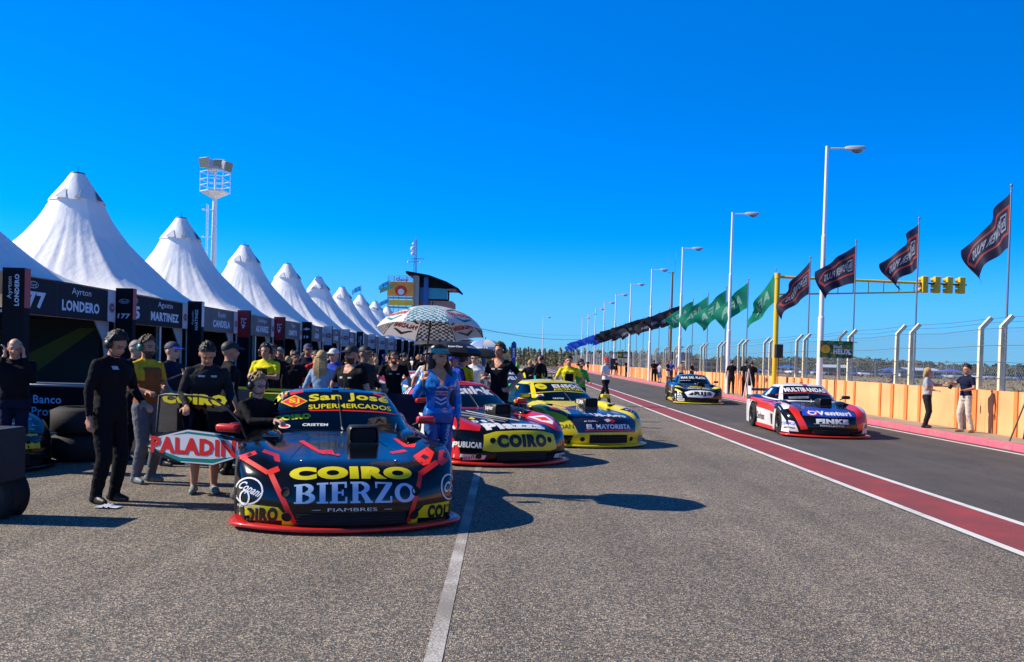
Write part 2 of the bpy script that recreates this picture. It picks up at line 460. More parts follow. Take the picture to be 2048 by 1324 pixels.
fence = empty('wire_fence', (WX + .02, 60, 0)); tag(fence, 'tall chain-link fence on cream concrete posts with bent tops above the orange wall', 'fence')
def bent_post(y):
    pm = MB(); h = .052
    pts = [(0, 0, 1.19), (0, 0, 2.75), (.24, -.0, 3.02)]
    G = []
    for (px, py, pz), tilt in zip(pts, (0, .35, .7)):
        ca = math.cos(tilt)
        G.append([Vector((px + sx * h * ca, sy * h, pz - sx * h * math.sin(tilt))) for sx, sy in ((-1, -1), (1, -1), (1, 1), (-1, 1), (-1, -1))])
    pm.grid(G, POSTM, False); pm.add(G[-1][:4], [(0, 1, 2, 3)], POSTM)
    return pm
pmesh = bent_post(0).build('post', mesh_only=True)
n = 0; far = MB()
for k in range(4, 50):
    y = PY0 + 5.1 * k
    for dy in (0, 1.0):
        if n < 96:
            o = bpy.data.objects.new('post', pmesh); COL.objects.link(o); setparent(o, fence); o.location = (0, y + dy - 60, 0); n += 1
def fence_mesh_mat():
    m = bpy.data.materials.new('chain_link'); m.use_nodes = True
    nt = m.node_tree; L = nt.links; b = nt.nodes['Principled BSDF']; out = nt.nodes['Material Output']
    b.inputs['Base Color'].default_value = (.22, .25, .3, 1); b.inputs['Roughness'].default_value = .5; b.inputs['Metallic'].default_value = .4
    tc = nt.nodes.new('ShaderNodeTexCoord'); mp = nt.nodes.new('ShaderNodeMapping')
    L.new(tc.outputs['Object'], mp.inputs[0])
    facs = []
    for ang in (45, -45):
        q = nt.nodes.new('ShaderNodeMapping'); q.inputs['Rotation'].default_value = (R(ang), 0, 0)
        w = nt.nodes.new('ShaderNodeTexWave'); w.bands_direction = 'Y'; w.inputs['Scale'].default_value = 4.2; w.inputs['Distortion'].default_value = .15
        L.new(tc.outputs['Object'], q.inputs[0]); L.new(q.outputs[0], w.inputs[0])
        g = nt.nodes.new('ShaderNodeMath'); g.operation = 'GREATER_THAN'; g.inputs[1].default_value = .972
        L.new(w.outputs['Fac'], g.inputs[0]); facs.append(g)
    mx = nt.nodes.new('ShaderNodeMath'); mx.operation = 'MAXIMUM'; L.new(facs[0].outputs[0], mx.inputs[0]); L.new(facs[1].outputs[0], mx.inputs[1])
    tr = nt.nodes.new('ShaderNodeBsdfTransparent'); ms = nt.nodes.new('ShaderNodeMixShader')
    L.new(mx.outputs[0], ms.inputs[0]); L.new(tr.outputs[0], ms.inputs[1]); L.new(b.outputs[0], ms.inputs[2]); L.new(ms.outputs[0], out.inputs[0])
    return m
mb = MB(); mb.add([(.03, -60, 1.2), (.03, 200, 1.2), (.03, 200, 2.72), (.03, -60, 2.72)], [(0, 1, 2, 3)], fence_mesh_mat())
mb.build('chain_mesh', fence)
mb = MB(); rnd = random.Random(9)
for z, xo in ((1.5, -.07), (1.9, -.07), (2.3, -.07), (2.72, -.07), (2.88, .1), (3.0, .2)):
    pts = []
    for k in range(4, 50):
        y = PY0 + 5.1 * k - 60
        pts += [(xo, y, z), (xo, y + 1, z), (xo, y + 3, z - rnd.uniform(.02, .07))]
    mb.tube(pts, .006, WIRE, 4, False)
mb.build('strand_wire', fence)
# ------------------------------------------------------------------ marquee row
def fx(Y): return -9.66 - 0.0122 * Y          # the front line of the pit boxes
TENT = mat('tent_canvas', (.88, .88, .87), .7, var=.03, vscale=1.5, trans=.04)
nt = TENT.node_tree; b = nt.nodes['Principled BSDF']
tc = nt.nodes.new('ShaderNodeTexCoord'); mp = nt.nodes.new('ShaderNodeMapping'); mp.inputs['Scale'].default_value = (2.2, 2.2, .35)
nz = nt.nodes.new('ShaderNodeTexNoise'); nz.inputs['Scale'].default_value = 2.4; nz.inputs['Detail'].default_value = 5
bp = nt.nodes.new('ShaderNodeBump'); bp.inputs['Strength'].default_value = .3; bp.inputs['Distance'].default_value = .06
nt.links.new(tc.outputs['Object'], mp.inputs[0]); nt.links.new(mp.outputs[0], nz.inputs['Vector']); nt.links.new(nz.outputs['Fac'], bp.inputs['Height']); nt.links.new(bp.outputs[0], b.inputs['Normal'])
TENT_SEAM = mat('tent_seam', (.55, .56, .58), .7)
TENT_DARK = mat('tent_vent_shade', (.13, .17, .26), .8)
PROF = [(0, 1), (.012, .87), (.03, .785), (.1, .70), (.2, .595), (.355, .447), (.48, .335), (.65, .228), (.79, .165), (.9, .095), (1, .042)]
def prof(t):
    for (a, ra), (b, rb) in zip(PROF, PROF[1:]):
        if t <= b:
            u = (t - a) / (b - a); return ra + (rb - ra) * u
    return .05
def prof_s(t): return (prof(t - .03) + prof(t) + prof(t + .03)) / 3 if .06 < t < .96 else prof(t)
TW, EAVE, PEAK = 9.3, 3.05, 7.35
def tent_pt(phi, t, seed, off=0.0):
    h = TW / 2
    c, s = math.cos(phi), math.sin(phi)
    sq = h / max(abs(c), abs(s))
    k = .30 * (1 - t) ** .5 + .70 * (1 - t) ** 14
    rr = (h * (1 - k) + sq * k) * prof_s(t)
    fold = math.sin(phi * 31 + seed) * .5 + math.sin(phi * 53 + seed * 2.7 + t * 3) * .5
    rr += fold * .032 * math.exp(-((t - .28) / .22) ** 2) + noise.noise(Vector((c * 3 + seed, s * 3, t * 6))) * .02 * (1 - t) * min(1, t * 8)
    rr += off
    return Vector((rr * c, rr * s, EAVE + (PEAK - EAVE) * t))
def make_tent(Y, seed, label):
    xc = fx(Y) - TW / 2 - .12
    t0 = empty('marquee_tent', (xc, Y, 0)); tag(t0, label, 'tent', 'white peaked marquee tents along the pit boxes')
    N = 168; M = 48
    G = [[tent_pt(2 * math.pi * i / N, (j / M) ** 1.35, seed) for j in range(M + 1)] for i in range(N)]
    mb = MB(); mb.grid(G, TENT, True, True); mb.build('canopy', t0)
    # the vent hood that flares over the top
    mb = MB(); G = []
    for i in range(N):
        phi = 2 * math.pi * i / N; row = []
        for j in range(13):
            t = .775 + .225 * j / 12
            row.append(tent_pt(phi, min(t, .999), seed, .018 + .035 * (1 - j / 12) * (1 + .5 * math.sin(phi * 4))))
        G.append(row)
    mb.grid(G, TENT, True, True); mb.build('vent_hood', t0)
    for phi in (R(-70), R(-20), R(-115)):      # the vent mouths, the shade inside them put into a dark colour
        mb = MB()
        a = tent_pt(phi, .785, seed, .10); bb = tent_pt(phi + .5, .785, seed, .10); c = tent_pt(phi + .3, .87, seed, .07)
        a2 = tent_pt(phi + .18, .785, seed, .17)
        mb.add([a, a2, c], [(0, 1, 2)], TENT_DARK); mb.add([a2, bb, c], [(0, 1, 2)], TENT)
        mb.build('vent_flap', t0)
    mb = MB(); mb.lathe([(0, PEAK + .04), (.22, PEAK + .02), (.23, PEAK - .03), (.2, PEAK - .05)], mat('dark_cap', (.04, .05, .07), .5), 24)
    mb.tube([(0, 0, PEAK), (0, 0, PEAK + .22)], .012, BLACK, 5); mb.build('peak_cap', t0)
    for sx, sy in ((-1, -1), (1, -1), (1, 1), (-1, 1)):
        mb = MB(); mb.tube([(sx * (TW / 2 - .05), sy * (TW / 2 - .05), 0), (sx * (TW / 2 - .05), sy * (TW / 2 - .05), EAVE)], .05, METAL, 8)
        mb.build('pole', t0)
    return t0
TORD = ['nearest white tent, only its shaded slope showing at the left edge', 'large white tent with a dark disc on its peak, second from the left', 'white tent just left of the floodlight tower', 'white tent just right of the floodlight tower',
        'fifth white tent of the row, above the red banner columns', 'sixth white tent along the row', 'seventh white tent along the row', 'eighth white tent, with a small blue flag on its peak',
        'ninth white tent near the orange billboard', 'farthest white tent, beside the control building']
TY0 = 29.6
for j in range(10):
    Y = TY0 + 9.3 * (j - 1)
    make_tent(Y, j * 1.7 + .3, TORD[j])

# ------------------------------------------------------------------ pit boxes under the tents
FASC = mat('fascia_board', (.020, .022, .032), .8, spec=.25)
FASC2 = mat('fascia_grey_board', (.075, .08, .095), .55)
PANW = mat('white_banner_panel', (.62, .64, .68), .5)
PANR = mat('red_banner_panel', (.42, .008, .015), .5)
COLD = mat('column_board', (.007, .007, .011), .8, spec=.25)
REDTR = mat('red_trim', (.45, .02, .03), .45)
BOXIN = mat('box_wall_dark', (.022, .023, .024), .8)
BOXW = mat('box_wall_pale', (.45, .46, .47), .7)
LIME = mat('lime_print', (.09, .10, .004), .6)
TXW = mat('pale_lettering', (.66, .74, .86), .5)
BLUEP = mat('deep_blue_print', (.03, .03, .14), .5)
REDB = mat('badge_red', (.4, .02, .03), .5)
BOX0, BOXS = 16.9, 4.88
def oval(mb, O, U, V, rx, ry, m, off, n=28, ring=None):
    O, U, V = Vector(O), Vector(U), Vector(V); Nn = U.cross(V)
    out = [O + U * rx * math.cos(2 * math.pi * i / n) + V * ry * math.sin(2 * math.pi * i / n) + Nn * off for i in range(n)]
    if ring is None: mb.add(out, [tuple(range(n))], m)
    else:
        inn = [O + U * (rx - ring) * math.cos(2 * math.pi * i / n) + V * (ry - ring) * math.sin(2 * math.pi * i / n) + Nn * off for i in range(n)]
        mb.add(out + inn, [(i, (i + 1) % n, (i + 1) % n + n, i + n) for i in range(n)], m)
def badge(mb, O, U, V, s, off=.004):
    oval(mb, O, U, V, s * 1.25, s, BLUEP, off); oval(mb, O, U, V, s * 1.15, s * .9, PANW, off + .002); oval(mb, O, U, V, s * 1.05, s * .8, REDB, off + .004)
    flat_text(mb, 'CEN', O, U, V, s * 1.4, s * .7, PANW, .03, off + .006)
NAMES = [('Ayrton', 'LONDERO', '177'), ('Agustin', 'MARTINEZ', '15'), ('Kevin', 'CANDELA', ''), ('Santiago', 'ALVAREZ', ''), ('Tiago', 'CAMOTO', ''), ('Diego', 'AZAR', ''), ('Juan', 'LOPEZ', ''), ('Otto', 'FRITZ', '')]
# what each standing column shows towards the camera
COLK = ['name', 'num', 'namev', 'red', 'red', 'num19', 'white', 'white', 'namev2', 'white', 'white', 'white', 'plain', 'plain', 'plain', 'plain', 'plain', 'plain']
CLAB = {'name': 'black banner column lettered with a driver name at the left edge', 'num': 'black banner column with an oval emblem and number 177', 'namev': 'black banner column with sideways name, right of the 15 board',
        'num19': 'black banner column with bow tie emblem and number 19', 'namev2': 'narrow black banner column beyond two white topped ones'}
REDL = ['red topped banner column with white emblem, nearer one behind the man in black cap', 'red topped banner column with white emblem, farther one behind the man with folded arms']
WL = iter(['white topped banner column just beyond the number 19 column', 'second white topped banner column beyond number 19', 'white topped banner column beyond the narrow black one', 'white topped banner column partly behind the umbrella rim', 'last white topped banner column under the umbrella rim'])
nred = 0
for k in range(18):
    Yc = BOX0 + BOXS * k; X = fx(Yc)
    cw = .42
    kind = COLK[k]
    lab = CLAB.get(kind)
    if kind == 'red': lab = REDL[nred]; nred += 1
    if kind == 'white': lab = next(WL)
    if kind == 'plain': lab = 'small dark banner column far down the row of pit boxes'
    c = empty('banner_column', (X + cw / 2, Yc + .15, 0)); tag(c, lab, 'banner column', 'standing banner columns between the pit boxes')
    mb = MB(); mb.box((0, 0, 1.55), (cw, .2, 3.1), COLD); mb.build('column_body', c)
    mb = MB(); fr = (0, -.102, 0); U, V = Vector((1, 0, 0)), Vector((0, 0, 1))
    if kind in ('name', 'num', 'namev', 'namev2'):
        mb.box((cw / 2 + .006, 0, 2.72), (.008, .198, .75), REDTR if k < 2 else PANW)
    if kind == 'name':
        flat_text(mb, 'Ayrton', (-.06, -.102, 2.72), (0, 0, 1), (-1, 0, 0), .42, .11, TXW, 0, .002)
        flat_text(mb, 'LONDERO', (.07, -.102, 2.68), (0, 0, 1), (-1, 0, 0), .6, .09, TXW, .04, .002)
    if kind in ('num', 'num19'):
        if kind == 'num':
            oval(mb, (0, -.102, 2.78), U, V, .13, .055, TXW, .002, ring=.008)
            flat_text(mb, 'Ford', (0, -.102, 2.78), U, V, .16, .06, TXW, 0, .002, shear=.3)
            flat_text(mb, '177', (0, -.102, 2.42), U, V, .30, .12, TXW, .04, .002, shear=.15)
        else:
            mb.poly([(-.15, -.104, 2.76), (-.05, -.104, 2.8), (-.05, -.104, 2.83), (.05, -.104, 2.83), (.05, -.104, 2.8), (.15, -.104, 2.8), (.15, -.104, 2.74), (.05, -.104, 2.74), (.05, -.104, 2.71), (-.05, -.104, 2.71), (-.05, -.104, 2.74), (-.15, -.104, 2.74)], TXW)
            flat_text(mb, '19', (0, -.102, 2.4), U, V, .22, .14, TXW, .05, .002)
    if kind in ('namev', 'namev2'):
        flat_text(mb, 'Agustin', (-.05, -.102, 2.6), (0, 0, 1), (-1, 0, 0), .42, .08, TXW, 0, .002)
        flat_text(mb, 'MARTINEZ', (.06, -.102, 2.55), (0, 0, 1), (-1, 0, 0), .62, .09, TXW, .04, .002)
    if kind == 'red':
        mb.box((0, -.104, 2.62), (cw - .01, .006, .94), PANR)
        flat_text(mb, 'TC', (0, -.108, 2.72), U, V, .2, .2, TXW, .03, .003, shear=.2)
        mb.poly([(-.06, -.11, 2.6), (.08, -.11, 2.58), (.02, -.11, 2.46), (-.02, -.11, 2.46)], TXW)
    if kind == 'white':
        mb.box((0, -.104, 2.6), (cw - .01, .006, .98), PANW)
        badge(mb, (.04, -.108, 2.6), U, V, .13)
    mb.build('printed_panel', c)

U, V = Vector((-.0122, 1, 0)).normalized(), Vector((0, 0, 1))
for k in range(18):
    Y0 = BOX0 + BOXS * k + .32; Y1 = BOX0 + BOXS * (k + 1) - .02
    Ym = (Y0 + Y1) / 2; X = fx(Ym); L = Y1 - Y0
    nm = NAMES[k] if k < len(NAMES) else ('', '', '')
    o = empty('pit_box', (X, Ym, 0))
    tag(o, (['pit box with name board numbered 177', 'pit box with name board numbered 15', 'pit box between the sideways name column and the nearer red topped column', 'pit box between the two red topped columns',
              'pit box between the farther red column and the number 19 column', 'pit box beyond the number 19 column'] + ['distant dark pit box far down the row'] * 20)[k], 'pit box', 'pit boxes under the tents')
    Nrm = U.cross(V)
    mb = MB(); f1 = FASC if k < 2 else FASC2
    mb.box((0, 0, 2.635), (.06, L, .73), f1, rot=(0, 0, math.atan(.0122)))
    if nm[1]:
        base = Vector((.031, 0, 0))
        flat_text(mb, nm[0], base + U * (L * .12) + V * 2.84, U, V, .9 * len(nm[0]) / 6, .19, TXW, -.0, .003)
        flat_text(mb, nm[1], base + U * (L * .12) + V * 2.53, U, V, 1.75 * len(nm[1]) / 7, .24, TXW, .045, .003)
        if nm[2]:
            flat_text(mb, nm[2], base + U * (-L * .33) + V * 2.56, U, V, .33 * len(nm[2]), .33, TXW, .045, .003)
            oval(mb, base + U * (-L * .33) + V * 2.86, U, V, .2, .07, TXW, .003, ring=.012)
            flat_text(mb, 'Ford', base + U * (-L * .33) + V * 2.86, U, V, .24, .07, TXW, 0, .003, shear=.3)
        # joint of the two boards
        mb.box(base + U * (-L * .12) + V * 2.635, (.004, .012, .73), BLACK)
    mb.build('name_board', o)
    mb = MB(); mb.box(Vector((.005, 0, 0)) + U * (L / 2 - .22) + V * 2.64, (.066, .4, .74), PANW, rot=(0, 0, math.atan(.0122)))
    badge(mb, Vector((.04, 0, 0)) + U * (L / 2 - .22) + V * 2.6, U, V, .12)
    mb.build('emblem_panel', o)
    # pale frame of the opening with cut corners, ceiling strip, dark inner walls
    mb = MB()
    g = [(.0, .5 * L), (.0, .5 * L - .12)]
    for s in (1, -1):
        pts = [Vector((-.12, 0, 0)) + U * (s * L / 2) + V * 2.27, Vector((-.12, 0, 0)) + U * (s * L / 2) + V * 0, Vector((-.12, 0, 0)) + U * (s * (L / 2 - .12)) + V * 0,
               Vector((-.12, 0, 0)) + U * (s * (L / 2 - .12)) + V * 1.25, Vector((-.12, 0, 0)) + U * (s * (L / 2 - .28)) + V * 1.8, Vector((-.12, 0, 0)) + U * (s * (L / 2 - .75)) + V * 2.27]
        mb.poly(pts, BOXW, .03, (-1, 0, 0))
    mb.box((-.14, 0, 2.29), (.05, L - .02, .05), WHITEP)
    mb.build('opening_frame', o)
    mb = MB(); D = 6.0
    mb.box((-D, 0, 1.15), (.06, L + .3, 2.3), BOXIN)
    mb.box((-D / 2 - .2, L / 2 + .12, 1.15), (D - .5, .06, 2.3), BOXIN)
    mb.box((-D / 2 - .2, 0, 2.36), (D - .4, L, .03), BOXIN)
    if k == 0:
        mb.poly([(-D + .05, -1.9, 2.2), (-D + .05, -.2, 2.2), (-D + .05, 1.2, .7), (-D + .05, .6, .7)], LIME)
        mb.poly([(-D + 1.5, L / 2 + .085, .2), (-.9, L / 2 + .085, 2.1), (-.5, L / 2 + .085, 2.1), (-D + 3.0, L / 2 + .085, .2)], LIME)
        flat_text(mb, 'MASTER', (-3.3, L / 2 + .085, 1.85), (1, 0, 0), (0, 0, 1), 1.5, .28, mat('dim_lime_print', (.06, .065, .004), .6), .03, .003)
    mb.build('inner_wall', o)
# boxed-in equipment standing in the two nearest boxes
# ------------------------------------------------------------------ street lamps
LAMPW = mat('lamp_white_paint', (.82, .80, .80), .4, var=.05, vscale=1)
LAMPG = mat('lamp_housing', (.5, .5, .52), .5)
GLOBE = glass('lamp_bowl_glass', (.5, .55, .6), .3)
def make_lamp():
    t = empty('street_lamp'); mb = MB()
    mb.tube([(0, 0, 0), (0, 0, 3.6)], .11, LAMPW, 14); mb.tube([(0, 0, 3.6), (0, 0, 3.66)], [.115, .085], LAMPW, 14, False)
    mb.tube([(0, 0, 3.66), (0, 0, 6.6)], .085, LAMPW, 14); mb.tube([(0, 0, 6.6), (0, 0, 6.66)], [.085, .065], LAMPW, 14, False)
    mb.tube([(0, 0, 6.66), (0, 0, 9.9)], [.065, .055], LAMPW, 14); mb.tube([(0, 0, 0), (0, 0, .03)], .2, LAMPW, 12)
    mb.build('pole', t)
    mb = MB(); mb.tube([(0, 0, 9.82), (.75, 0, 9.84)], .028, LAMPW, 8); mb.build('arm', t)
    mb = MB(); prof_ = [(.66, .05, .05), (.75, .1, .075), (.95, .13, .09), (1.3, .13, .09), (1.38, .09, .06)]
    G = []
    for x, hw, hh in prof_:
        G.append([Vector((x, hw * sx, 9.84 + hh * sz)) for sx, sz in ((-1, -.7), (-1, .5), (-.6, 1), (.6, 1), (1, .5), (1, -.7), (-1, -.7))])
    mb.grid(G, LAMPG, True); mb.add(G[0][:6], [tuple(range(6))], LAMPG); mb.add(G[-1][:6], [tuple(reversed(range(6)))], LAMPG); mb.build('lamp_head', t)
    mb = MB(); mb.ell((1.1, 0, 9.79), (.2, .11, .13), GLOBE, 14, 8); mb.build('lamp_bowl', t)
    return t
lamp0 = make_lamp()
LL = ['tall white street lamp nearest the camera, by the camouflage sign', 'white street lamp second from the right, behind the green flags', 'white street lamp third from the right, above the green flags',
      'fourth white street lamp from the right', 'fifth white street lamp from the right', 'sixth white street lamp from the right', 'seventh white street lamp from the right', 'eighth white street lamp from the right',
      'ninth white street lamp from the right', 'farthest white street lamp of the row above the blue flags']
for i in range(10):
    o = lamp0 if i == 0 else copy_tree(lamp0)
    o.location = (10.98, 33.3 + 14.8 * i, -.12); tag(o, LL[i], 'street lamp', 'street lamps along the pit lane pavement')
o = copy_tree(lamp0); p = dp(1084, 733, 150); o.location = (p.x, p.y, 0); o.scale = (.9, .9, .9)
tag(o, 'lone distant white street lamp left of the row, beyond the queued cars', 'street lamp')

# ------------------------------------------------------------------ flags
FD = mat('dark_flag_cloth', (.010, .015, .05), .7, trans=.3)
FR = mat('flag_red_band', (.42, .055, .045), .7, trans=.3)
FT = mat('flag_pale_print', (.32, .36, .48), .7, trans=.3)
FG = mat('green_flag_cloth', (.0, .30, .16), .7, trans=.4)
FGT = mat('green_flag_print', (.36, .66, .52), .7, trans=.4)
FB = mat('blue_flag_cloth', (.008, .09, .62), .7, trans=.4)
FBK = mat('black_flag_cloth', (.012, .013, .022), .7, trans=.3)
FPOLE = mat('flag_pole_metal', (.22, .24, .3), .45, .6)
def flag_surface(seed, fly, az, droop, amp):
    rnd = random.Random(seed); ph = rnd.uniform(0, 6)
    H = 1.36; fly = fly * .92
    def S(u, v):            # u along the fly 0..1, v down the hoist 0..1
        x = fly * u
        q = u * 1.25 + v * .55
        fold = math.sin(q * 6.3 + ph) * amp * 1.25 * u ** .9
        fold2 = math.sin(q * 13 + ph * 2 - v * 3) * amp * .4 * u
        x *= 1 - .10 * math.sin(q * 6.3 + ph + .8) * u
        vv = v * (1 - .42 * u) + .0
        z = -H * vv - droop * u ** 1.12 - .13 * math.sin(u * 4.1 + ph + v * 2) * u
        crowd = 1 - .18 * v
        px = -x * math.cos(az) * crowd; py = x * math.sin(az)
        return Vector((px + math.sin(az) * (fold + fold2), py + math.cos(az) * (fold + fold2), z))
    return S
def make_flag(x, y, kind, seed, label, grp, fly=2.1, az=.5, droop=.8, amp=.16, top=6.2, text=None, detail=True):
    t = empty('flag', (x, y, 0)); tag(t, label, 'flag', grp)
    mb = MB(); mb.tube([(0, 0, 0), (0, 0, top)], [.035, .022], FPOLE, 8); mb.ell((0, 0, top + .02), (.04, .04, .04), FPOLE, 8, 6); mb.build('pole', t)
    S = flag_surface(seed, fly, az, droop, amp); nu, nv = (64, 40) if detail else (20, 8)
    cl = {'dark': FD, 'green': FG, 'blue': FB, 'black': FBK}[kind]
    mb = MB(); G = [[S(i / nu, j / nv) for j in range(nv + 1)] for i in range(nu + 1)]
    mb.grid(G, cl, True)
    if kind == 'dark':      # the red outlined field is woven into the cloth
        k = 0
        for i in range(nu):
            for j in range(nv):
                u, v = (i + .5) / nu, (j + .5) / nv
                tip = .86 + .08 * (1 - abs(v - .5) / .28)
                band = (abs(abs(v - .48) - .25) < .024 and .06 < u < .8) or (.03 < u < .065 and abs(v - .48) < .28) or (u > .8 and abs(u - (.93 - .45 * abs(v - .48))) < .022 and abs(v - .48) < .27)
                if band: mb.m[k] = mb.mi(FR)
                k += 1
    def put(W, Fc, u0, u1, v0, v1, m, mirror=True):
        V2, F2 = cut_grid([(p[0], p[1]) for p in W], Fc, .12, .25)
        for side in (-1, 1):
            vs = []
            for a, b2 in V2:
                u = (u0 + u1) / 2 + a * (u1 - u0) * (-1 if not mirror else 1); v = (v0 + v1) / 2 - b2 * (v1 - v0)
                p = S(u, v); e = .01
                n = (S(u + e, v) - S(u - e, v)).cross(S(u, v + e) - S(u, v - e)); n.normalize()
                vs.append(p + n * .006 * side)
            mb.add(vs, F2, m, True)
    if kind == 'dark' and text:
        W, Fc, a = text_shape(text, .03)
        put(W, Fc, .24, .82, .36, .60, FT)
        W, Fc, a = text_shape('h', .04); put(W, Fc, .12, .19, .40, .56, FT)
        sq = [(-.5, -.5), (.5, -.5), (.5, .5), (-.5, .5), (-.38, -.38), (.38, -.38), (.38, .38), (-.38, .38)]
        put(sq, [(0, 1, 5, 4), (1, 2, 6, 5), (2, 3, 7, 6), (3, 0, 4, 7)], .09, .22, .32, .64, FT)
    if kind == 'green':
        W, Fc, a = text_shape('AFA', .04); put(W, Fc, .2, .85, .25, .7, FGT)
    if kind == 'black' and detail:
        W, Fc, a = text_shape('CORVEN', .04); put(W, Fc, .2, .8, .52, .75, FT); W, Fc, a = text_shape('O', .1); put(W, Fc, .4, .6, .2, .45, FR)
    if kind == 'blue' and detail:
        W, Fc, a = text_shape('YPF', .04); put(W, Fc, .25, .8, .3, .7, FGT)
    mb.build('flag_cloth', t)
    mb = MB()
    for v in (.0, .5, 1): mb.ell((0, 0, -1.36 * v), (.03, .03, .03), FPOLE, 6, 4)
    o = mb.build('clip', t)
    for ch in kids(t):
        if ch.name.split('.')[0] in ('flag_cloth', 'clip'): ch.location.z = top - .14
FX = 11.84
spec = [('dark', 1.05, .9, 1.3, .24, 'dark blue flag with red border and mirrored lettering, far right'), ('dark', 1.0, .85, 1.1, .34, 'dark blue flag with red border folded in, above the traffic lights'),
        ('dark', 1.4, .4, 1.0, .22, 'dark blue flag with red border just right of the nearest lamp post'), ('dark', 1.4, .55, 1.6, .28, 'dark blue flag drooping over the yellow gantry pole'),
        ('green', 1.4, .6, 1.9, .2, 'green flag hanging steeply, just left of the yellow gantry pole'), ('green', 1.8, .45, 1.6, .2, 'green flag right of the second lamp post'),
        ('green', 1.9, .4, 1.6, .26, 'green flag whose cloth starts at the second lamp post'), ('green', 1.9, .4, 1.4, .22, 'green flag in the middle of the green run'), ('green', 2.1, .3, 1.25, .16, 'green flag at the left end of the green run, lettering showing')]
rnd = random.Random(4)
for k in range(38):
    Y = 22.2 + 5.1 * k
    if k < len(spec):
        kd, fl, az, dr, am, lb = spec[k]
        make_flag(FX, Y, kd, k + 11, lb, 'flags on poles along the wall', fl, az, dr, am, text='POWER PLUS')
    elif k < 21:
        make_flag(FX, Y, 'black', k + 3, 'black sponsor flag in the run between green and blue flags', 'black flags on poles', rnd.uniform(1.9, 2.4), rnd.uniform(.1, .5), rnd.uniform(.5, 1.4), .2, detail=k < 15)
    else:
        make_flag(FX, Y, 'blue', k + 3, 'small bright blue flag in the far end of the flag row', 'blue flags on poles', rnd.uniform(1.9, 2.4), rnd.uniform(.1, .5), rnd.uniform(.5, 1.5), .16, detail=False)

# ------------------------------------------------------------------ yellow traffic light gantry
YEL = mat('gantry_yellow_paint', (.80, .50, .01), .4, var=.06, vscale=2)
t = empty('traffic_light_gantry', (10.98, 39.2, .15)); tag(t, 'yellow pole with truss arm carrying four traffic lights over the wall', 'traffic gantry')
mb = MB(); mb.tube([(0, 0, 0), (0, 0, 5.5)], .11, YEL, 16); mb.tube([(0, 0, 5.3), (0, 0, 5.55)], .13, YEL, 16); mb.build('pole', t)
mb = MB(); A0, A1 = Vector((0, 0, 5.38)), Vector((6.1, 0, 5.28)); B0, B1 = Vector((0, 0, 4.62)), Vector((6.1, 0, 4.88))
mb.tube([A0, A1], .06, YEL, 10); mb.tube([B0, B1], .035, YEL, 8)
for i in range(1, 10):
    u = i / 9.3; mb.tube([A0.lerp(A1, u), B0.lerp(B1, u)], .022, YEL, 6)
mb.build('truss_arm', t)
mb = MB(); mb.tube([A1, A1 + Vector((2.05, 0, -.03))], .035, BLACK, 8); mb.build('end_bar', t)
for i in range(4):
    x = 6.35 + i * .53; mb = MB(); z = 5.22
    mb.rbox((x, 0, z), (.26, .2, .72), YEL, .03, 2); g = mb.build('signal_head', t)
    mb = MB()
    for q in (-1, 0, 1):       # hoods point away along the track and to the left
        mb.tube([(x - .05, .08, z + q * .23), (x - .2, .16, z + q * .23 - .02)], .095, YEL, 12, False)
        mb.ell((x - .05, .1, z + q * .23), (.08, .03, .08), BLACK, 10, 6)
    mb.tube([(x + .0, -.1, z + .2), (x - .1, -.14, z - .2)], .01, BLACK, 5)
    mb.build('signal_hood', g)

# ------------------------------------------------------------------ signs, speaker, far side clutter
CAMO = mat('camouflage_print', (.05, .12, .05), .5)
nt = CAMO.node_tree; b = nt.nodes['Principled BSDF']; tc = nt.nodes.new('ShaderNodeTexCoord'); vz = nt.nodes.new('ShaderNodeTexNoise'); vz.inputs['Scale'].default_value = 5; vz.inputs['Detail'].default_value = 1
cr = nt.nodes.new('ShaderNodeValToRGB'); cr.color_ramp.interpolation = 'CONSTANT'; e = cr.color_ramp.elements
e[0].color = (.01, .05, .02, 1); e[1].position = .62; e[1].color = (.25, .10, .02, 1)
for ps, cc in ((.42, (.02, .22, .05)), (.5, (.01, .09, .03)), (.57, (.30, .30, .04))): q = e.new(ps); q.color = (*cc, 1)
nt.links.new(tc.outputs['Object'], vz.inputs['Vector']); nt.links.new(vz.outputs['Fac'], cr.inputs[0]); nt.links.new(cr.outputs[0], b.inputs['Base Color'])
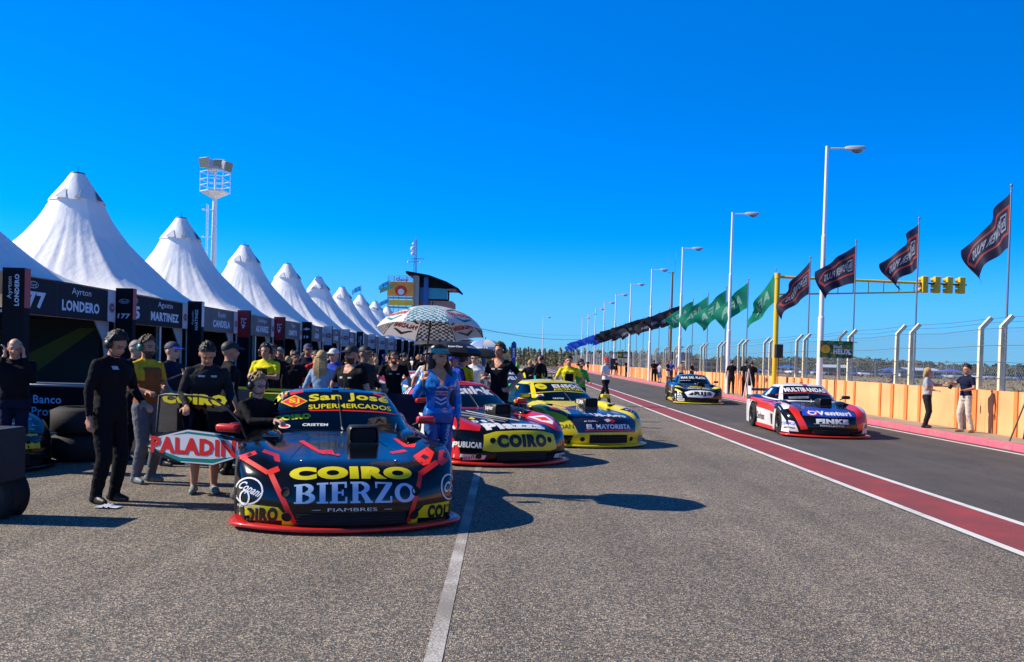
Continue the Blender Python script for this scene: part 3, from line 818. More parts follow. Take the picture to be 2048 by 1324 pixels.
def oil_sign(x, y, z, w, h, label):
    t = empty('hanging_sign', (x, y, z)); tag(t, label, 'sign', 'camouflage signs on the fence')
    mb = MB(); mb.box((0, 0, 0), (w, .04, h), CAMO)
    SY, SR = mat('shell_yellow', (.75, .5, .02), .5), mat('shell_red', (.6, .03, .02), .5)
    U, V = Vector((1, 0, 0)), Vector((0, 0, 1)); c = Vector((-w * .34, -.021, 0)); r = h * .26
    for rr, m_, of in ((r * 1.12, SR, .002), (r, SY, .004)):
        pts = [c + Vector((math.cos(a) * rr, -of, math.sin(a) * rr)) for a in [R(-25 + 230 * i / 20) for i in range(21)]] + [c + Vector((-rr * .45, -of, -rr * .85)), c + Vector((rr * .45, -of, -rr * .85))]
        mb.poly(pts, m_)
    for a in (-50, -25, 0, 25, 50):
        s_, c_ = math.sin(R(a)), math.cos(R(a)); mb.add([c + Vector((0, -.006, -r * .7)), c + Vector((s_ * r * .9 + .008 * c_, -.006, c_ * r * .9)), c + Vector((s_ * r * .9 - .008 * c_, -.006, c_ * r * .9))], [(0, 1, 2)], SR)
    flat_text(mb, 'Shell', (w * .02, -.021, h * .17), U, V, w * .26, h * .2, WHITEP, .02, .003)
    flat_text(mb, 'HELIX', (w * .16, -.021, -h * .12), U, V, w * .52, h * .3, WHITEP, .05, .003)
    mb.add([Vector((w * .36, -.026, -h * .3)), Vector((w * .47, -.026, -h * .28)), Vector((w * .3, -.026, h * .05))], [(0, 1, 2)], WHITEP)
    mb.build('board', t)
    mb = MB(); mb.box((w * .25, .03, h / 2 - .03), (w * .75, .03, .03), METAL); mb.box((w * .25, .03, -h / 2 + .03), (w * .75, .03, .03), METAL); mb.build('bracket', t)
p = dp(1673, 699, 32.0); oil_sign(p.x, p.y, p.z, 1.16, .6, 'green camouflage oil sign with shell emblem on the fence, nearer one')
p = dp(1250, 710, 96); oil_sign(p.x, p.y, p.z, 1.5, .7, 'small distant green camouflage sign on the fence by the far lamp posts')
t = empty('loudspeaker', (10.85, 38.2, .15)); tag(t, 'black loudspeaker box on a thin stand beside the yellow pole', 'loudspeaker')
mb = MB(); mb.rbox((0, 0, 2.15), (.3, .28, .58), BLACK, .02, 1); mb.build('speaker_box', t)
mb = MB(); mb.tube([(0, 0, .0), (0, 0, 1.9)], .018, BLACK, 6)
for a in (0, 2.1, 4.2): mb.tube([(0, 0, .7), (.35 * math.cos(a), .35 * math.sin(a), 0)], .012, BLACK, 5)
mb.build('stand', t)
# dark scoreboard-like screen far down the wall, with its poles
t = empty('elevated_screen', (dp(1365, 705, 70).x, 70, 0)); tag(t, 'grey electronic board with black end on posts behind the fence', 'screen')
mb = MB(); z = dp(1365, 712, 70).z; mb.box((0, 0, z), (1.3, .12, .55), mat('screen_grey', (.09, .11, .14), .4)); mb.box((-.74, 0, z), (.16, .14, .6), BLACK); mb.build('panel', t)
mb = MB(); mb.tube([(-.5, 0, 0), (-.5, 0, z)], .04, METAL, 6); mb.tube([(.5, 0, 0), (.5, 0, z)], .04, METAL, 6); mb.build('post', t)
t = empty('marshal_stand', (10.9, 105, .15)); tag(t, 'small raised marshal stand with flat dark roof by the far pavement', 'stand')
mb = MB(); mb.box((.0, 0, 2.6), (1.6, 1.2, .08), BLACK); mb.build('roof', t)
mb = MB(); mb.box((-.2, 0, 1.3), (.8, .8, 1.3), mat('dark_blue_panel', (.02, .025, .06), .5)); mb.build('cabin', t)
mb = MB()
for sx in (-.7, .7):
    for sy in (-.5, .5): mb.tube([(sx, sy, 0), (sx, sy, 2.6)], .03, METAL, 6)
mb.build('frame', t)
t = empty('camera_mast', (11.3, 66, .15)); tag(t, 'thin grey mast with small bent camera arm by the wall', 'mast')
mb = MB(); mb.tube([(0, 0, 0), (0, 0, 1.9), (.05, 0, 2.1), (.3, 0, 2.35), (.34, 0, 2.7)], .035, METAL, 6); mb.build('pole', t)
mb = MB(); mb.rbox((.36, -.05, 2.75), (.2, .25, .14), LAMPG, .02, 1); mb.build('camera_head', t)
t = empty('utility_pole', (12.3, 75, 0)); tag(t, 'brown wooden utility pole behind the far fence with two thin aerials', 'pole')
mb = MB(); mb.tube([(0, 0, 0), (0, 0, 9.3)], [.13, .08], mat('old_wood', (.25, .14, .07), .9), 8); mb.build('wood_pole', t)
mb = MB(); mb.tube([(-.4, 0, 9.2), (.2, 0, 9.2)], .02, METAL, 5); mb.tube([(-.4, 0, 9.2), (-.42, 0, 10.8)], .012, METAL, 4); mb.tube([(.2, 0, 9.2), (.22, 0, 11)], .012, METAL, 4); mb.build('aerial', t)
# ------------------------------------------------------------------ floodlight tower behind the tents
TW_W = mat('tower_white_paint', (.8, .8, .8), .45)
p = dp(423, 700, 66); t = empty('floodlight_tower', (p.x, p.y, 0)); tag(t, 'white floodlight tower with round cage and four lamps behind the tents', 'floodlight tower')
k = 66 / F_PX
mb = MB(); mb.tube([(0, 0, 0), (0, 0, 12.85)], [.26, .15], TW_W, 16); mb.build('mast', t)
mb = MB(); lx = -.52
for s in (-.16, .16): mb.tube([(lx, s, 0), (lx, s, 12.4)], .025, TW_W, 5)
for i in range(41): mb.tube([(lx, -.16, .3 * i + .2), (lx, .16, .3 * i + .2)], .014, TW_W, 4, False)
for i in range(6):
    z = 2 + i * 2; mb.tube([(lx, -.2, z), (0, -.05, z)], .025, TW_W, 4)
    mb.tube([(lx + .3 * math.cos(a) - .1, .32 * math.sin(a), z) for a in [R(90 + 180 * q / 8) for q in range(9)]], .02, TW_W, 4)
mb.build('ladder', t)
mb = MB(); rr = 1.05
ring = [(rr * math.cos(R(60 * q + 20)), rr * math.sin(R(60 * q + 20))) for q in range(7)]
mb.lathe([(.05, 12.75), (rr, 13.27), (rr, 13.33), (.05, 13.33)], TW_W, 6, smooth=False, M=Matrix.Rotation(R(20), 4, 'Z'))
for z in (13.75, 14.15, 14.7): mb.tube([(x, y, z) for x, y in ring], .025, TW_W, 5)
for x, y in ring[:6]: mb.tube([(x, y, 13.25), (x, y, 14.75)], .025, TW_W, 5)
mb.tube([(0, 0, 12.85), (0, 0, 15.25)], .07, TW_W, 8)
mb.build('cage', t)
LGLS = mat('floodlight_glass', (.22, .28, .27), .15, .3)
for i, (a, dx, dz) in enumerate(((-115, -.75, .1), (-80, .35, .0), (-20, .95, -.15), (100, -.1, -.1), (160, -.4, -.2))):
    mb = MB(); Mx = Matrix.Translation((dx, 0.1 * i - .3, 15.3 + dz)) @ Matrix.Rotation(R(a + 90), 4, 'Z') @ Matrix.Rotation(R(14), 4, 'X')
    mb.rbox((0, .12, 0), (.85, .4, .72), LAMPG, .08, 2, M=Mx); mb.box((0, -.09, 0), (.78, .02, .64), LGLS, M=Mx)
    mb.build('floodlight', t)

# ------------------------------------------------------------------ control building
CB = 112
def cx(px, py=640): return dp(px, py, CB)
t = empty('control_building', (cx(850).x, CB, 0)); tag(t, 'control building with sloping curved roof, glass room and stacked billboards', 'building')
X0 = t.location.x
def lx_(px, py): q = dp(px, py, CB); return q.x - X0, q.z
WALLB = mat('salmon_wall', (.40, .20, .17), .8, var=.06); BLUEW = mat('blue_column_paint', (.02, .10, .36), .6); ROOFD = mat('dark_roof_and_shade', (.012, .012, .016), .95, spec=.1)
GLB = mat('teal_glass', (.05, .22, .30), .1, .2); GREYC = mat('grey_concrete', (.28, .29, .3), .8, var=.08)
top = [(815, 544), (860, 552), (895, 565), (918, 578)]
mb = MB(); up = [lx_(*q) for q in top]
pts = [Vector((x, -1.6, z)) for x, z in up] + [Vector((x, -1.6, z - (.25 if i else .3))) for i, (x, z) in reversed(list(enumerate(up)))]
mb.poly(pts, ROOFD, 9.0, (0, 1, 0))
mb.poly([Vector((x, -.3, z)) for x, z in [lx_(*q) for q in ((836, 551), (862, 557), (897, 570), (910, 579), (893, 578), (868, 576), (836, 574))]], ROOFD, 6.0, (0, 1, 0)); mb.build('roof', t)  # dark block below the roof: underside shade put into the colour
def bx(mb, a, b, y0, y1, m):
    (xa, za), (xb, zb) = lx_(*a), lx_(*b); mb.box(((xa + xb) / 2, (y0 + y1) / 2, (za + zb) / 2), (abs(xb - xa), y1 - y0, abs(za - zb)), m)
mb = MB(); bx(mb, (832, 600), (900, 740), .3, 6.5, WALLB); bx(mb, (832, 574), (890, 600), 1.2, 6.5, ROOFD); mb.build('wall', t)  # upper part in roof black stands in for the shade under the roof
mb = MB(); bx(mb, (852, 576), (895, 599), -.2, .2, GLB); bx(mb, (836, 570), (848, 603), .0, .25, mat('blue_glass', (.02, .09, .22), .15)); mb.build('window', t)
mb = MB(); bx(mb, (849, 553), (853, 740), -.5, .25, BLUEW); bx(mb, (829, 548), (835, 740), -.7, .2, GREYC); bx(mb, (896, 578), (913, 582), -.6, 3, WALLB); mb.build('column', t)
BB = mat('orange_billboard', (.75, .30, .03), .5, var=.25, vscale=.7); BBY = mat('yellow_billboard', (.70, .50, .03), .5, var=.12, vscale=1)
mb = MB(); bx(mb, (777, 564), (829, 594), -.9, -.6, BB)
oz = -.91
cxx, cz = lx_(804, 584)
oval(mb, (cxx, oz, cz + .1), (1, 0, 0), (0, 0, 1), .75, .65, mat('billboard_red', (.6, .03, .02), .5), .01)
oval(mb, (cxx, oz, cz - .05), (1, 0, 0), (0, 0, 1), .38, .38, mat('billboard_pale', (.5, .7, .7), .5), .03)
mb.poly([(cxx - 2.6, oz - .02, cz + .3), (cxx - 1.0, oz - .02, cz + .9), (cxx - 1.0, oz - .02, cz + .4), (cxx - 2.6, oz - .02, cz - .3)], mat('billboard_green', (.12, .35, .2), .5))
flat_text(mb, 'Oakal', (cxx + .1, oz, cz + 1.45), (1, 0, 0), (0, 0, 1), 1.5, .4, mat('billboard_red', (.6, .03, .02), .5), .03, .01)
mb.build('billboard', t)
mb = MB(); bx(mb, (777, 600), (829, 612), -.9, -.6, BBY); bx(mb, (777, 594), (829, 599), -.8, -.5, GREYC); bx(mb, (777, 613), (829, 618), -.8, -.5, GREYC); mb.build('lower_billboard', t)
mb = MB()
for px in (778, 790, 800, 815, 828): a, bz = lx_(px, 553); mb.tube([(a, -.75, lx_(px, 740)[1]), (a, -.75, bz)], .05, METAL, 5)
for py in (553, 557, 561): (a, za), (b_, zb) = lx_(778, py), lx_(829, py); mb.tube([(a, -.75, za), (b_, -.75, zb)], .035, METAL, 5)
mb.build('scaffold', t)
# aerial mast on the roof
mb = MB(); (mx_, mz0), (_, mz1) = lx_(826, 550), lx_(826, 478)
for dx, dy in ((-.22, 0), (.22, 0), (0, .3)): mb.tube([(mx_ + dx, 2 + dy, mz0 - 1), (mx_ + dx * .6, 2 + dy, mz1 + .3)], .035, METAL, 5)
n = 14
for i in range(n):
    z = mz0 + (mz1 - mz0) * i / n; z2 = mz0 + (mz1 - mz0) * (i + 1) / n
    mb.tube([(mx_ - .2, 2, z), (mx_ + .2, 2, z2)], .02, METAL, 4); mb.tube([(mx_ + .2, 2, z), (mx_ - .2, 2, z2)], .02, METAL, 4)
mb.tube([(mx_, 2, mz1), (mx_, 2, mz1 + .6)], .03, METAL, 5)
for a, py, b_ in ((813, 520, 839), (818, 514, 845)): (xa, za), (xb, zb) = lx_(a, py), lx_(b_, py); mb.tube([(xa, 2, za), (xb, 2, zb)], .04, METAL, 5)
mb.build('aerial_mast', t)
mb = MB()
for px, py, r in ((822, 494, .28), (822, 504, .22), (824, 484, .18), (813, 521, .13), (838, 522, .12)):
    x, z = lx_(px, py); mb.ell((x, 1.7, z), (r, .12, r), LAMPW, 10, 6)
mb.build('dish', t)
# the low glazed block to the right of it
t = empty('race_office', (dp(912, 690, 95).x, 95, 0)); tag(t, 'low blue and grey office block behind the black umbrella', 'building')
X0 = t.location.x; CB = 95
mb = MB(); bx(mb, (880, 706), (937, 740), 0, 6, BLUEW); bx(mb, (880, 680), (937, 706), 0.1, 6, GREYC); mb.build('wall', t)
mb = MB(); bx(mb, (905, 684), (932, 700), -.1, 0.05, mat('dark_window', (.03, .05, .08), .2)); mb.build('window', t)
mb = MB(); bx(mb, (878, 676), (940, 680), -.4, 6.4, LAMPW); bx(mb, (878, 703), (940, 706), -.4, .1, LAMPW); mb.build('roof', t)

# small pennants on far tent peaks and the billboard frame
for (px, py, Y, w, lab) in ((722, 577, 94, .95, 'small pale blue flag on the eighth tent peak'), (779, 566, 108, 1.3, 'bright blue flag at the top of the billboard scaffold'), (778, 602, 106, 1.5, 'larger blue flag low on the billboard scaffold')):
    q = dp(px, py, Y); t = empty('pennant', q); tag(t, lab, 'flag', 'blue flags near the billboards')
    mb = MB(); mb.tube([(0, 0, -2.0), (0, 0, .35)], .03, METAL, 5); mb.build('staff', t)
    mb = MB(); G = [[(-w * i / 8, .1 * math.sin(i), .3 - .5 * j / 2 - .55 * (i / 8) ** 1.3 * w) for j in range(3)] for i in range(9)]
    mb.grid(G, mat('sky_blue_flag', (.02, .28, .62), .7, trans=.4)); mb.build('flag_cloth', t)

# feather banners, cables
for px, Y, lab in ((1027, 58, 'blue feather banner standing among the crowd, right one'), (967, 62, 'blue feather banner half hidden behind the white umbrella')):
    q = dp(px, 720, Y); t = empty('feather_banner', (q.x, Y, 0)); tag(t, lab, 'banner', 'blue feather banners')
    k_ = Y / F_PX; zt = dp(px, 683, Y).z; w = 11 * k_ / 2
    pts = [Vector((-w * .6, 0, 1.1)), Vector((w * .55, 0, 1.1)), Vector((w * .9, 0, 1.9)), Vector((w, 0, zt - .35)), Vector((w * .8, 0, zt - .1)), Vector((w * .3, 0, zt)), Vector((-w * .3, 0, zt)), Vector((-w * .85, 0, zt - .15)), Vector((-w, 0, zt - .4)), Vector((-w * .9, 0, 1.9))]
    mb = MB(); mb.poly(pts, mat('banner_blue', (.012, .06, .30), .6), .01, (0, 1, 0))
    flat_text(mb, 'BBVA', (0, -.002, zt - .75), (0, 0, -1), (1, 0, 0), .62, w * .8, WHITEP, .03, .004); mb.build('sail', t)
    mb = MB(); mb.tube([(-w, .02, 0), (-w, .02, zt - .4), (-w * .8, .02, zt - .1), (0, .02, zt + .02)], .015, BLACK, 5); mb.build('pole', t)
t = empty('overhead_cable', (0, 60, 0)); tag(t, 'thin dark overhead cable sagging between the umbrella and blue flags', 'cable')
a, m_, b_ = dp(900, 643, 60), dp(1060, 683, 90), dp(1160, 679, 120)
mb = MB(); mb.tube([Vector(a) * (1 - u) ** 2 + Vector(m_) * 2 * u * (1 - u) + Vector(b_) * u * u - Vector((0, 60, 0)) for u in [i / 16 for i in range(17)]], .02, BLACK, 4); mb.build('cable', t)
mb = MB(); a, m_, b_ = dp(800, 650, 100), dp(980, 668, 110), dp(1180, 672, 150)
mb.tube([Vector(a) * (1 - u) ** 2 + Vector(m_) * 2 * u * (1 - u) + Vector(b_) * u * u - Vector((0, 60, 0)) for u in [i / 16 for i in range(17)]], .012, METAL, 4); mb.build('cable', t)

# ------------------------------------------------------------------ far field: trees, sheds, parked vehicles
LEAF1 = mat('pine_leaf', (.052, .066, .022), .9, var=.3, vscale=.3); LEAF2 = mat('pale_leaf', (.22, .21, .11), .9, var=.3, vscale=.3); LEAF3 = mat('dark_leaf', (.03, .042, .018), .9); LEAF4 = mat('grey_green_leaf', (.25, .25, .17), .9, var=.3, vscale=.3)
BARK = mat('bare_branch', (.22, .19, .14), .9)
def treeline():
    rnd = random.Random(21); mb = MB()
    def tree(x, y, h, w, tall):
        n = int(90 if tall else 120)
        lv = rnd.choice((LEAF4, LEAF4, LEAF2) if tall else (LEAF1, LEAF3, LEAF1, LEAF2))
        vs = []; fs = []
        for i in range(n):
            u = rnd.random()
            zz = h * (.06 + .94 * u)
            ww = w * ((1 - u) ** .6 * (.4 + .6 * min(1, u * 6)) if tall else math.sqrt(max(.02, 1 - (2 * u - .75) ** 2 * .8)))
            a = rnd.uniform(0, 6.28); r = ww * math.sqrt(rnd.random())
            cx_, cy_ = x + r * math.cos(a), y + r * math.sin(a); s = rnd.uniform(.25, .6) * (h / 8)
            ax = Vector((rnd.gauss(0, 1), rnd.gauss(0, 1), rnd.gauss(0, 1) + .5)).normalized(); bx_ = ax.cross(Vector((rnd.random(), rnd.random(), rnd.random()))).normalized()
            o = len(vs); c = Vector((cx_, cy_, zz))
            vs += [c - ax * s - bx_ * s * .5, c + bx_ * s * .7, c + ax * s * (1.6 if tall else 1), c - bx_ * s * .7]; fs.append((o, o + 1, o + 2, o + 3))
        mb.add(vs, fs, lv)
        mb.tube([(x, y, 0), (x, y, h * .8)], [h * .02, .02], BARK, 4, False)
    # the long dark wood behind the field, and the pale poplars beyond the track
    for i in range(560):
        px = rnd.uniform(1330, 2250); Y = rnd.uniform(300, 345); q = dp(px, 740, Y); tree(q.x, Y, rnd.uniform(4.0, 5.6) * (1 + .12 * math.sin(px * .012)), 3.0, rnd.random() < .25)
    for i in range(620):
        px = rnd.uniform(900, 1400); Y = rnd.uniform(250, 320); q = dp(px, 740, Y); tree(q.x, Y, rnd.uniform(3.4, 5.4), .8, True)
    for i in range(60):
        px = rnd.uniform(-300, 900); Y = rnd.uniform(300, 340); q = dp(px, 740, Y); tree(q.x, Y, rnd.uniform(4, 6), 2, False)
    o = mb.build('distant_woodland'); tag(o, kind='stuff')
treeline()
def tufts():
    rnd = random.Random(8); mb = MB(); G1 = mat('straw_tuft', (.30, .24, .12), .9, var=.3, vscale=.2); G2 = mat('green_tuft', (.09, .12, .03), .9)
    for i in range(2600):
        Y = 14 + 230 * rnd.random() ** 1.6; x = rnd.uniform(12.4, 12.4 + .75 * Y)
        h = rnd.uniform(.08, .26); w = rnd.uniform(.1, .4)
        m_ = G1 if rnd.random() < .8 else G2
        for a in (0, 1.5):
            c, s = math.cos(a + i), math.sin(a + i)
            mb.add([(x - w * c, Y - w * s, 0), (x + w * c, Y + w * s, 0), (x + w * .6 * c, Y + w * .6 * s, h), (x, Y, h * .6), (x - w * .7 * c, Y - w * .7 * s, h)], [(0, 1, 3, 4), (1, 2, 3)], m_)
    o = mb.build('dry_grass'); tag(o, kind='stuff')
tufts()
def far_car(cols, label, x, y, rz):
    t = empty('parked_car', (x, y, 0), rz); tag(t, label, 'car', 'cars parked beyond the dry field'); m_ = mat('far_car_' + str(cols), [(.75, .75, .76), (.06, .07, .09), (.4, .42, .45), (.05, .12, .35), (.45, .04, .04)][cols], .3, coat=.5)
    mb = MB(); G = []
    for (yy, w, z0, z1) in ((-2.1, .7, .3, .62), (-2.0, .8, .25, .75), (-1.1, .85, .22, .86), (1.4, .86, .22, .92), (2.0, .8, .25, .88), (2.1, .7, .3, .7)):
        G.append([Vector((sx * w, yy, z)) for sx, z in ((-1, z0), (-1, z1 - .08), (-.85, z1), (.85, z1), (1, z1 - .08), (1, z0), (-1, z0))])
    mb.grid(G, m_, True); mb.add(G[0][:6], [tuple(range(6))], m_); mb.add(G[-1][:6], [tuple(range(6))], m_); mb.build('body', t)
    mb = MB(); G = []
    for (yy, w, z1) in ((-1.2, .78, .87), (-.5, .66, 1.4), (.9, .66, 1.42), (1.7, .76, .92)):
        G.append([Vector((sx * w, yy, z)) for sx, z in ((-1.1, .86), (-1, z1), (1, z1), (1.1, .86))])
    mb.grid(G, mat('far_car_glass', (.03, .04, .05), .15), False); mb.box((0, .2, 1.42), (1.3, 1.4, .05), m_); mb.build('cabin', t)
    for sx in (-1, 1):
        for yy in (-1.3, 1.3): mb = MB(); mb.lathe([(.0, -.1), (.31, -.1), (.31, .1), (0, .1)], RUBBER, 12, 'X', M=Matrix.Translation((sx * .78, yy, .31))); mb.build('wheel', t)
    return t
rnd = random.Random(12)
protos = [far_car(i, '', 60 + 8 * i, 225, 0) for i in range(5)]
CN = ['white', 'black', 'silver grey', 'blue', 'red']
n_ = 0
for i in range(56):
    px = 1500 + i * 11 + rnd.uniform(-4, 4); Y = rnd.choice((215, 224, 233)); q = dp(px, 740, Y)
    c = rnd.choice((0, 0, 0, 1, 1, 2, 2, 3, 4))
    o = copy_tree(protos[c]); o.location = (q.x, Y, 0); o.rotation_euler.z = R(rnd.choice((0, 90, 85, 180)) + rnd.uniform(-8, 8)); tag(o, 'small distant %s car parked before the dark trees' % CN[c], 'car', 'distant %s parked cars' % CN[c])
for pr in protos:
    for ch in kids(pr): bpy.data.objects.remove(ch)
    KIDS.pop(pr.name, None); bpy.data.objects.remove(pr)
for px, Y, w, h, c, lab in ((1575, 200, 4, 2.2, (.02, .12, .5), 'blue pop-up canopy beyond the field, left one'), (1782, 205, 5, 2.3, (.02, .10, .45), 'blue pop-up canopy beyond the field, right of the shed'), (1900, 200, 5, 2.4, (.08, .1, .5), 'blue and white canopy beyond the field by the two officials')):
    q = dp(px, 740, Y); t = empty('canopy', (q.x, Y, 0)); tag(t, lab, 'canopy', 'pop-up canopies beyond the field'); m_ = mat('canopy_' + str(px), c, .6)
    mb = MB(); mb.add([(-w / 2, -w / 2, h * .7), (w / 2, -w / 2, h * .7), (w / 2, w / 2, h * .7), (-w / 2, w / 2, h * .7), (0, 0, h)], [(0, 1, 4), (1, 2, 4), (2, 3, 4), (3, 0, 4)], m_); mb.build('canopy_top', t)
    mb = MB()
    for sx in (-1, 1):
        for sy in (-1, 1): mb.tube([(sx * w / 2, sy * w / 2, 0), (sx * w / 2, sy * w / 2, h * .7)], .05, METAL, 4)
    mb.build('leg', t)
for px, Y, w, h, c, lab, nm in ((1667, 215, 7.5, 2.6, (.5, .55, .6), 'pale open shed with sheet roof beyond the field', 'shed'), (1843, 212, 8, 2.4, (.45, .46, .48), 'grey sheds behind the parked cars', 'shed')):
    q = dp(px, 740, Y); t = empty('shed', (q.x, Y, 0)); tag(t, lab, 'shed')
    mb = MB(); mb.add([(-w / 2, -2, h * .75), (w / 2, -2, h * .75), (w / 2, 2.5, h), (-w / 2, 2.5, h), (-w / 2, -2, h * .75 - .12), (w / 2, -2, h * .75 - .12)], [(0, 1, 2, 3), (4, 5, 1, 0)], mat('shed_roof', c, .5)); mb.build('roof', t)
    mb = MB(); mb.box((0, 2, h * .4), (w, .1, h * .8), mat('shed_wall', (.12, .13, .15), .8))
    for i in range(5): mb.tube([(-w / 2 + w * i / 4, -1.9, 0), (-w / 2 + w * i / 4, -1.9, h * .72)], .05, METAL, 4)
    mb.build('wall', t)
# brick coloured low building with long openings behind the fence, and a white van by it
q = dp(1388, 735, 120); t = empty('brown_grandstand', (q.x + 1.2, 120, 0)); tag(t, 'low tan building with long dark openings behind the fence', 'building')
TAN = mat('tan_wall', (.36, .22, .11), .8, var=.1)
mb = MB(); w = 5.2
for z, hh in ((.5, .5), (1.35, .28), (2.1, .3)): mb.box((0, 0, z), (w, 3, hh), TAN)
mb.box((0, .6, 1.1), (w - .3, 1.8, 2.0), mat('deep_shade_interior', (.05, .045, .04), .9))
for i in range(4): mb.box((-w / 2 + .1 + (w - .2) * i / 3, -1.35, 1.1), (.2, .22, 2.0), TAN)
mb.build('wall', t)
mb = MB(); mb.box((0, -.1, 2.32), (w + .4, 3.6, .1), ROOFD); mb.build('roof', t)
for i in range(14):
    q = dp(1600 + i * 36 + rnd.uniform(-8, 8), 740, 190); t = empty('distant_pole', (q.x, 190, 0)); tag(t, 'thin distant utility pole standing in the far field', 'pole', 'thin poles in the far field')
    mb = MB(); hh = rnd.uniform(2.8, 4.2); mb.tube([(0, 0, 0), (0, 0, hh)], .07, METAL, 5); mb.tube([(-.4, 0, hh - .3), (.4, 0, hh - .3)], .05, METAL, 4); mb.build('pole', t)
# ------------------------------------------------------------------ racing coupes
STN = [  # y, hood z, fender z, half width
    (.05, .065, .065, .885), (-.01, .21, .21, .90), (.0, .36, .35, .92), (.05, .47, .455, .94), (.14, .555, .545, .955), (.32, .61, .635, .985),
    (.60, .64, .70, .995), (.92, .67, .735, 1.0), (1.25, .705, .745, .995), (1.55, .75, .745, .975), (1.8, .785, .765, .95), (2.3, .80, .79, .925),
    (3.1, .82, .81, .935), (3.6, .85, .845, .965), (3.95, .87, .865, .985), (4.3, .865, .855, .975), (4.55, .83, .82, .95), (4.66, .7, .7, .93), (4.66, .45, .45, .92), (4.60, .22, .22, .88)]
def catmull(P, n):
    out = []
    P = [Vector(p) for p in P]
    for i in range(len(P) - 1):
        p0, p1, p2, p3 = P[max(i - 1, 0)], P[i], P[i + 1], P[min(i + 2, len(P) - 1)]
        for k in range(n):
            t = k / n
            out.append(.5 * ((2 * p1) + (p2 - p0) * t + (2 * p0 - 5 * p1 + 4 * p2 - p3) * t * t + (3 * p1 - p0 - 3 * p2 + p3) * t ** 3))
    out.append(P[-1]); return out
WY = (.93, 3.72); WR = .325
def nose_bend(x, y): return .42 * abs(x) ** 2.4 * max(0, 1 - max(y, 0) / 1.1)
def body_surface(ns=6, nu=4, bulge=1.0):
    st = catmull([Vector(s) for s in STN], ns)
    rows = []
    for s in st:
        y, zc, zf, W = s
        low = max(0.0, min(1.0, (zf - .2) / .35))
        scoopy = math.exp(-((y - 1.62) / .35) ** 2) * .035 * bulge      # humps beside the windscreen
        prof_ = [(0, zc + .012 * low), (.30, zc + .012 * low), (.50, zc - .004), (.63, zc * .55 + zf * .45 - .012 * low), (.78, zf + .008 * low + scoopy), (W - .055, zf - .012 * low),
                 (W - .01, zf - .06 * low), (W, zf - .14 * low)]
        half = catmull([Vector((a, b_, 0)) for a, b_ in prof_], nu)
        zb = .105
        for yw in WY:
            d = abs(y + .0 - yw)
            if d < .37: zb = max(zb, WR + math.sqrt(.37 ** 2 - d * d))
        z6 = half[-1].y; zb = min(zb, z6 - .01)
        tuck = .012
        for k in range(1, 7):
            u = k / 6; half.append(Vector((W - tuck * u * u, z6 + (zb - z6) * u, 0)))
        row = []
        for h in half: row.append(Vector((h.x, y + nose_bend(h.x, y), h.y)))
        rows.append(row)
    return rows
def superell(a, n=4.5):
    c, s = math.cos(a), math.sin(a)
    return math.copysign(abs(c) ** (2 / n), c), math.copysign(abs(s) ** (2 / n), s)
def cabin_surface(n=96, m=14):
    rings = []
    for j in range(m + 1):
        h = j / m
        yf = 1.66 + .82 * h ** .95; yb = 4.12 - .86 * h; w = .80 - .215 * h ** 1.15
        yc, ly = (yf + yb) / 2, (yb - yf) / 2
        row = []
        for i in range(n):
            a = 2 * math.pi * i / n; cx_, sy_ = superell(a)
            x = w * cx_; y = yc + ly * sy_
            if sy_ < 0: y += .10 * (abs(x) / w) ** 2 * (1 - h * .4)
            zb = .77 + .08 * max(0, min(1, (y - 1.7) / 2.3)); zt = 1.165 + .02 * (1 - (x / w) ** 2)
            row.append(Vector((x, y, zb + (zt - zb) * (h ** .96))))
        rings.append(row)
    roof = []
    top = rings[-1]; cxy = sum((p for p in top), Vector()) / len(top)
    for j in range(1, 8):
        s = 1 - j / 7; row = []
        for p in top:
            q = Vector((cxy.x + (p.x - cxy.x) * s, cxy.y + (p.y - cxy.y) * s, 0)); q.z = p.z * (s) + 1.185 * (1 - s) + .038 * (1 - s ** 2.2)
            row.append(q)
        roof.append(row)
    return rings, roof
BODYC = {}; CARS = []
def in_car(x, y, pad=.35):
    for cx_, cy_, a in CARS:
        dx, dy = x - cx_, y - cy_; al = -dx * math.sin(a) + dy * math.cos(a); la = dx * math.cos(a) + dy * math.sin(a)
        if -pad < al < 4.7 + pad and abs(la) < 1.0 + pad: return True
    return False
def car_geo(ns, nu, n, m):
    key = (ns, nu, n, m)
    if key not in BODYC: BODYC[key] = (body_surface(ns, nu), cabin_surface(n, m))
    return BODYC[key]
FR_ = ((0, -1.978, .296), (1, 0, 0), Vector((0, .148, .989)), Vector((0, .989, -.148)))       # how the front graphics are set out
SL_ = ((-2, 0, 0), (0, -1, 0), Vector((0, 0, 1)), Vector((1, 0, 0)))                     # left flank as the viewer sees it (u = -y)
TP_ = ((0, 0, 3), (1, 0, 0), Vector((0, 1, 0)), Vector((0, 0, -1)))
HD_ = ((0, -1, 0), (1, 0, 0), Vector((0, .5, .866)), Vector((0, .866, -.5)))
FRAMES = {'F': FR_, 'L': SL_, 'T': TP_, 'H': HD_}
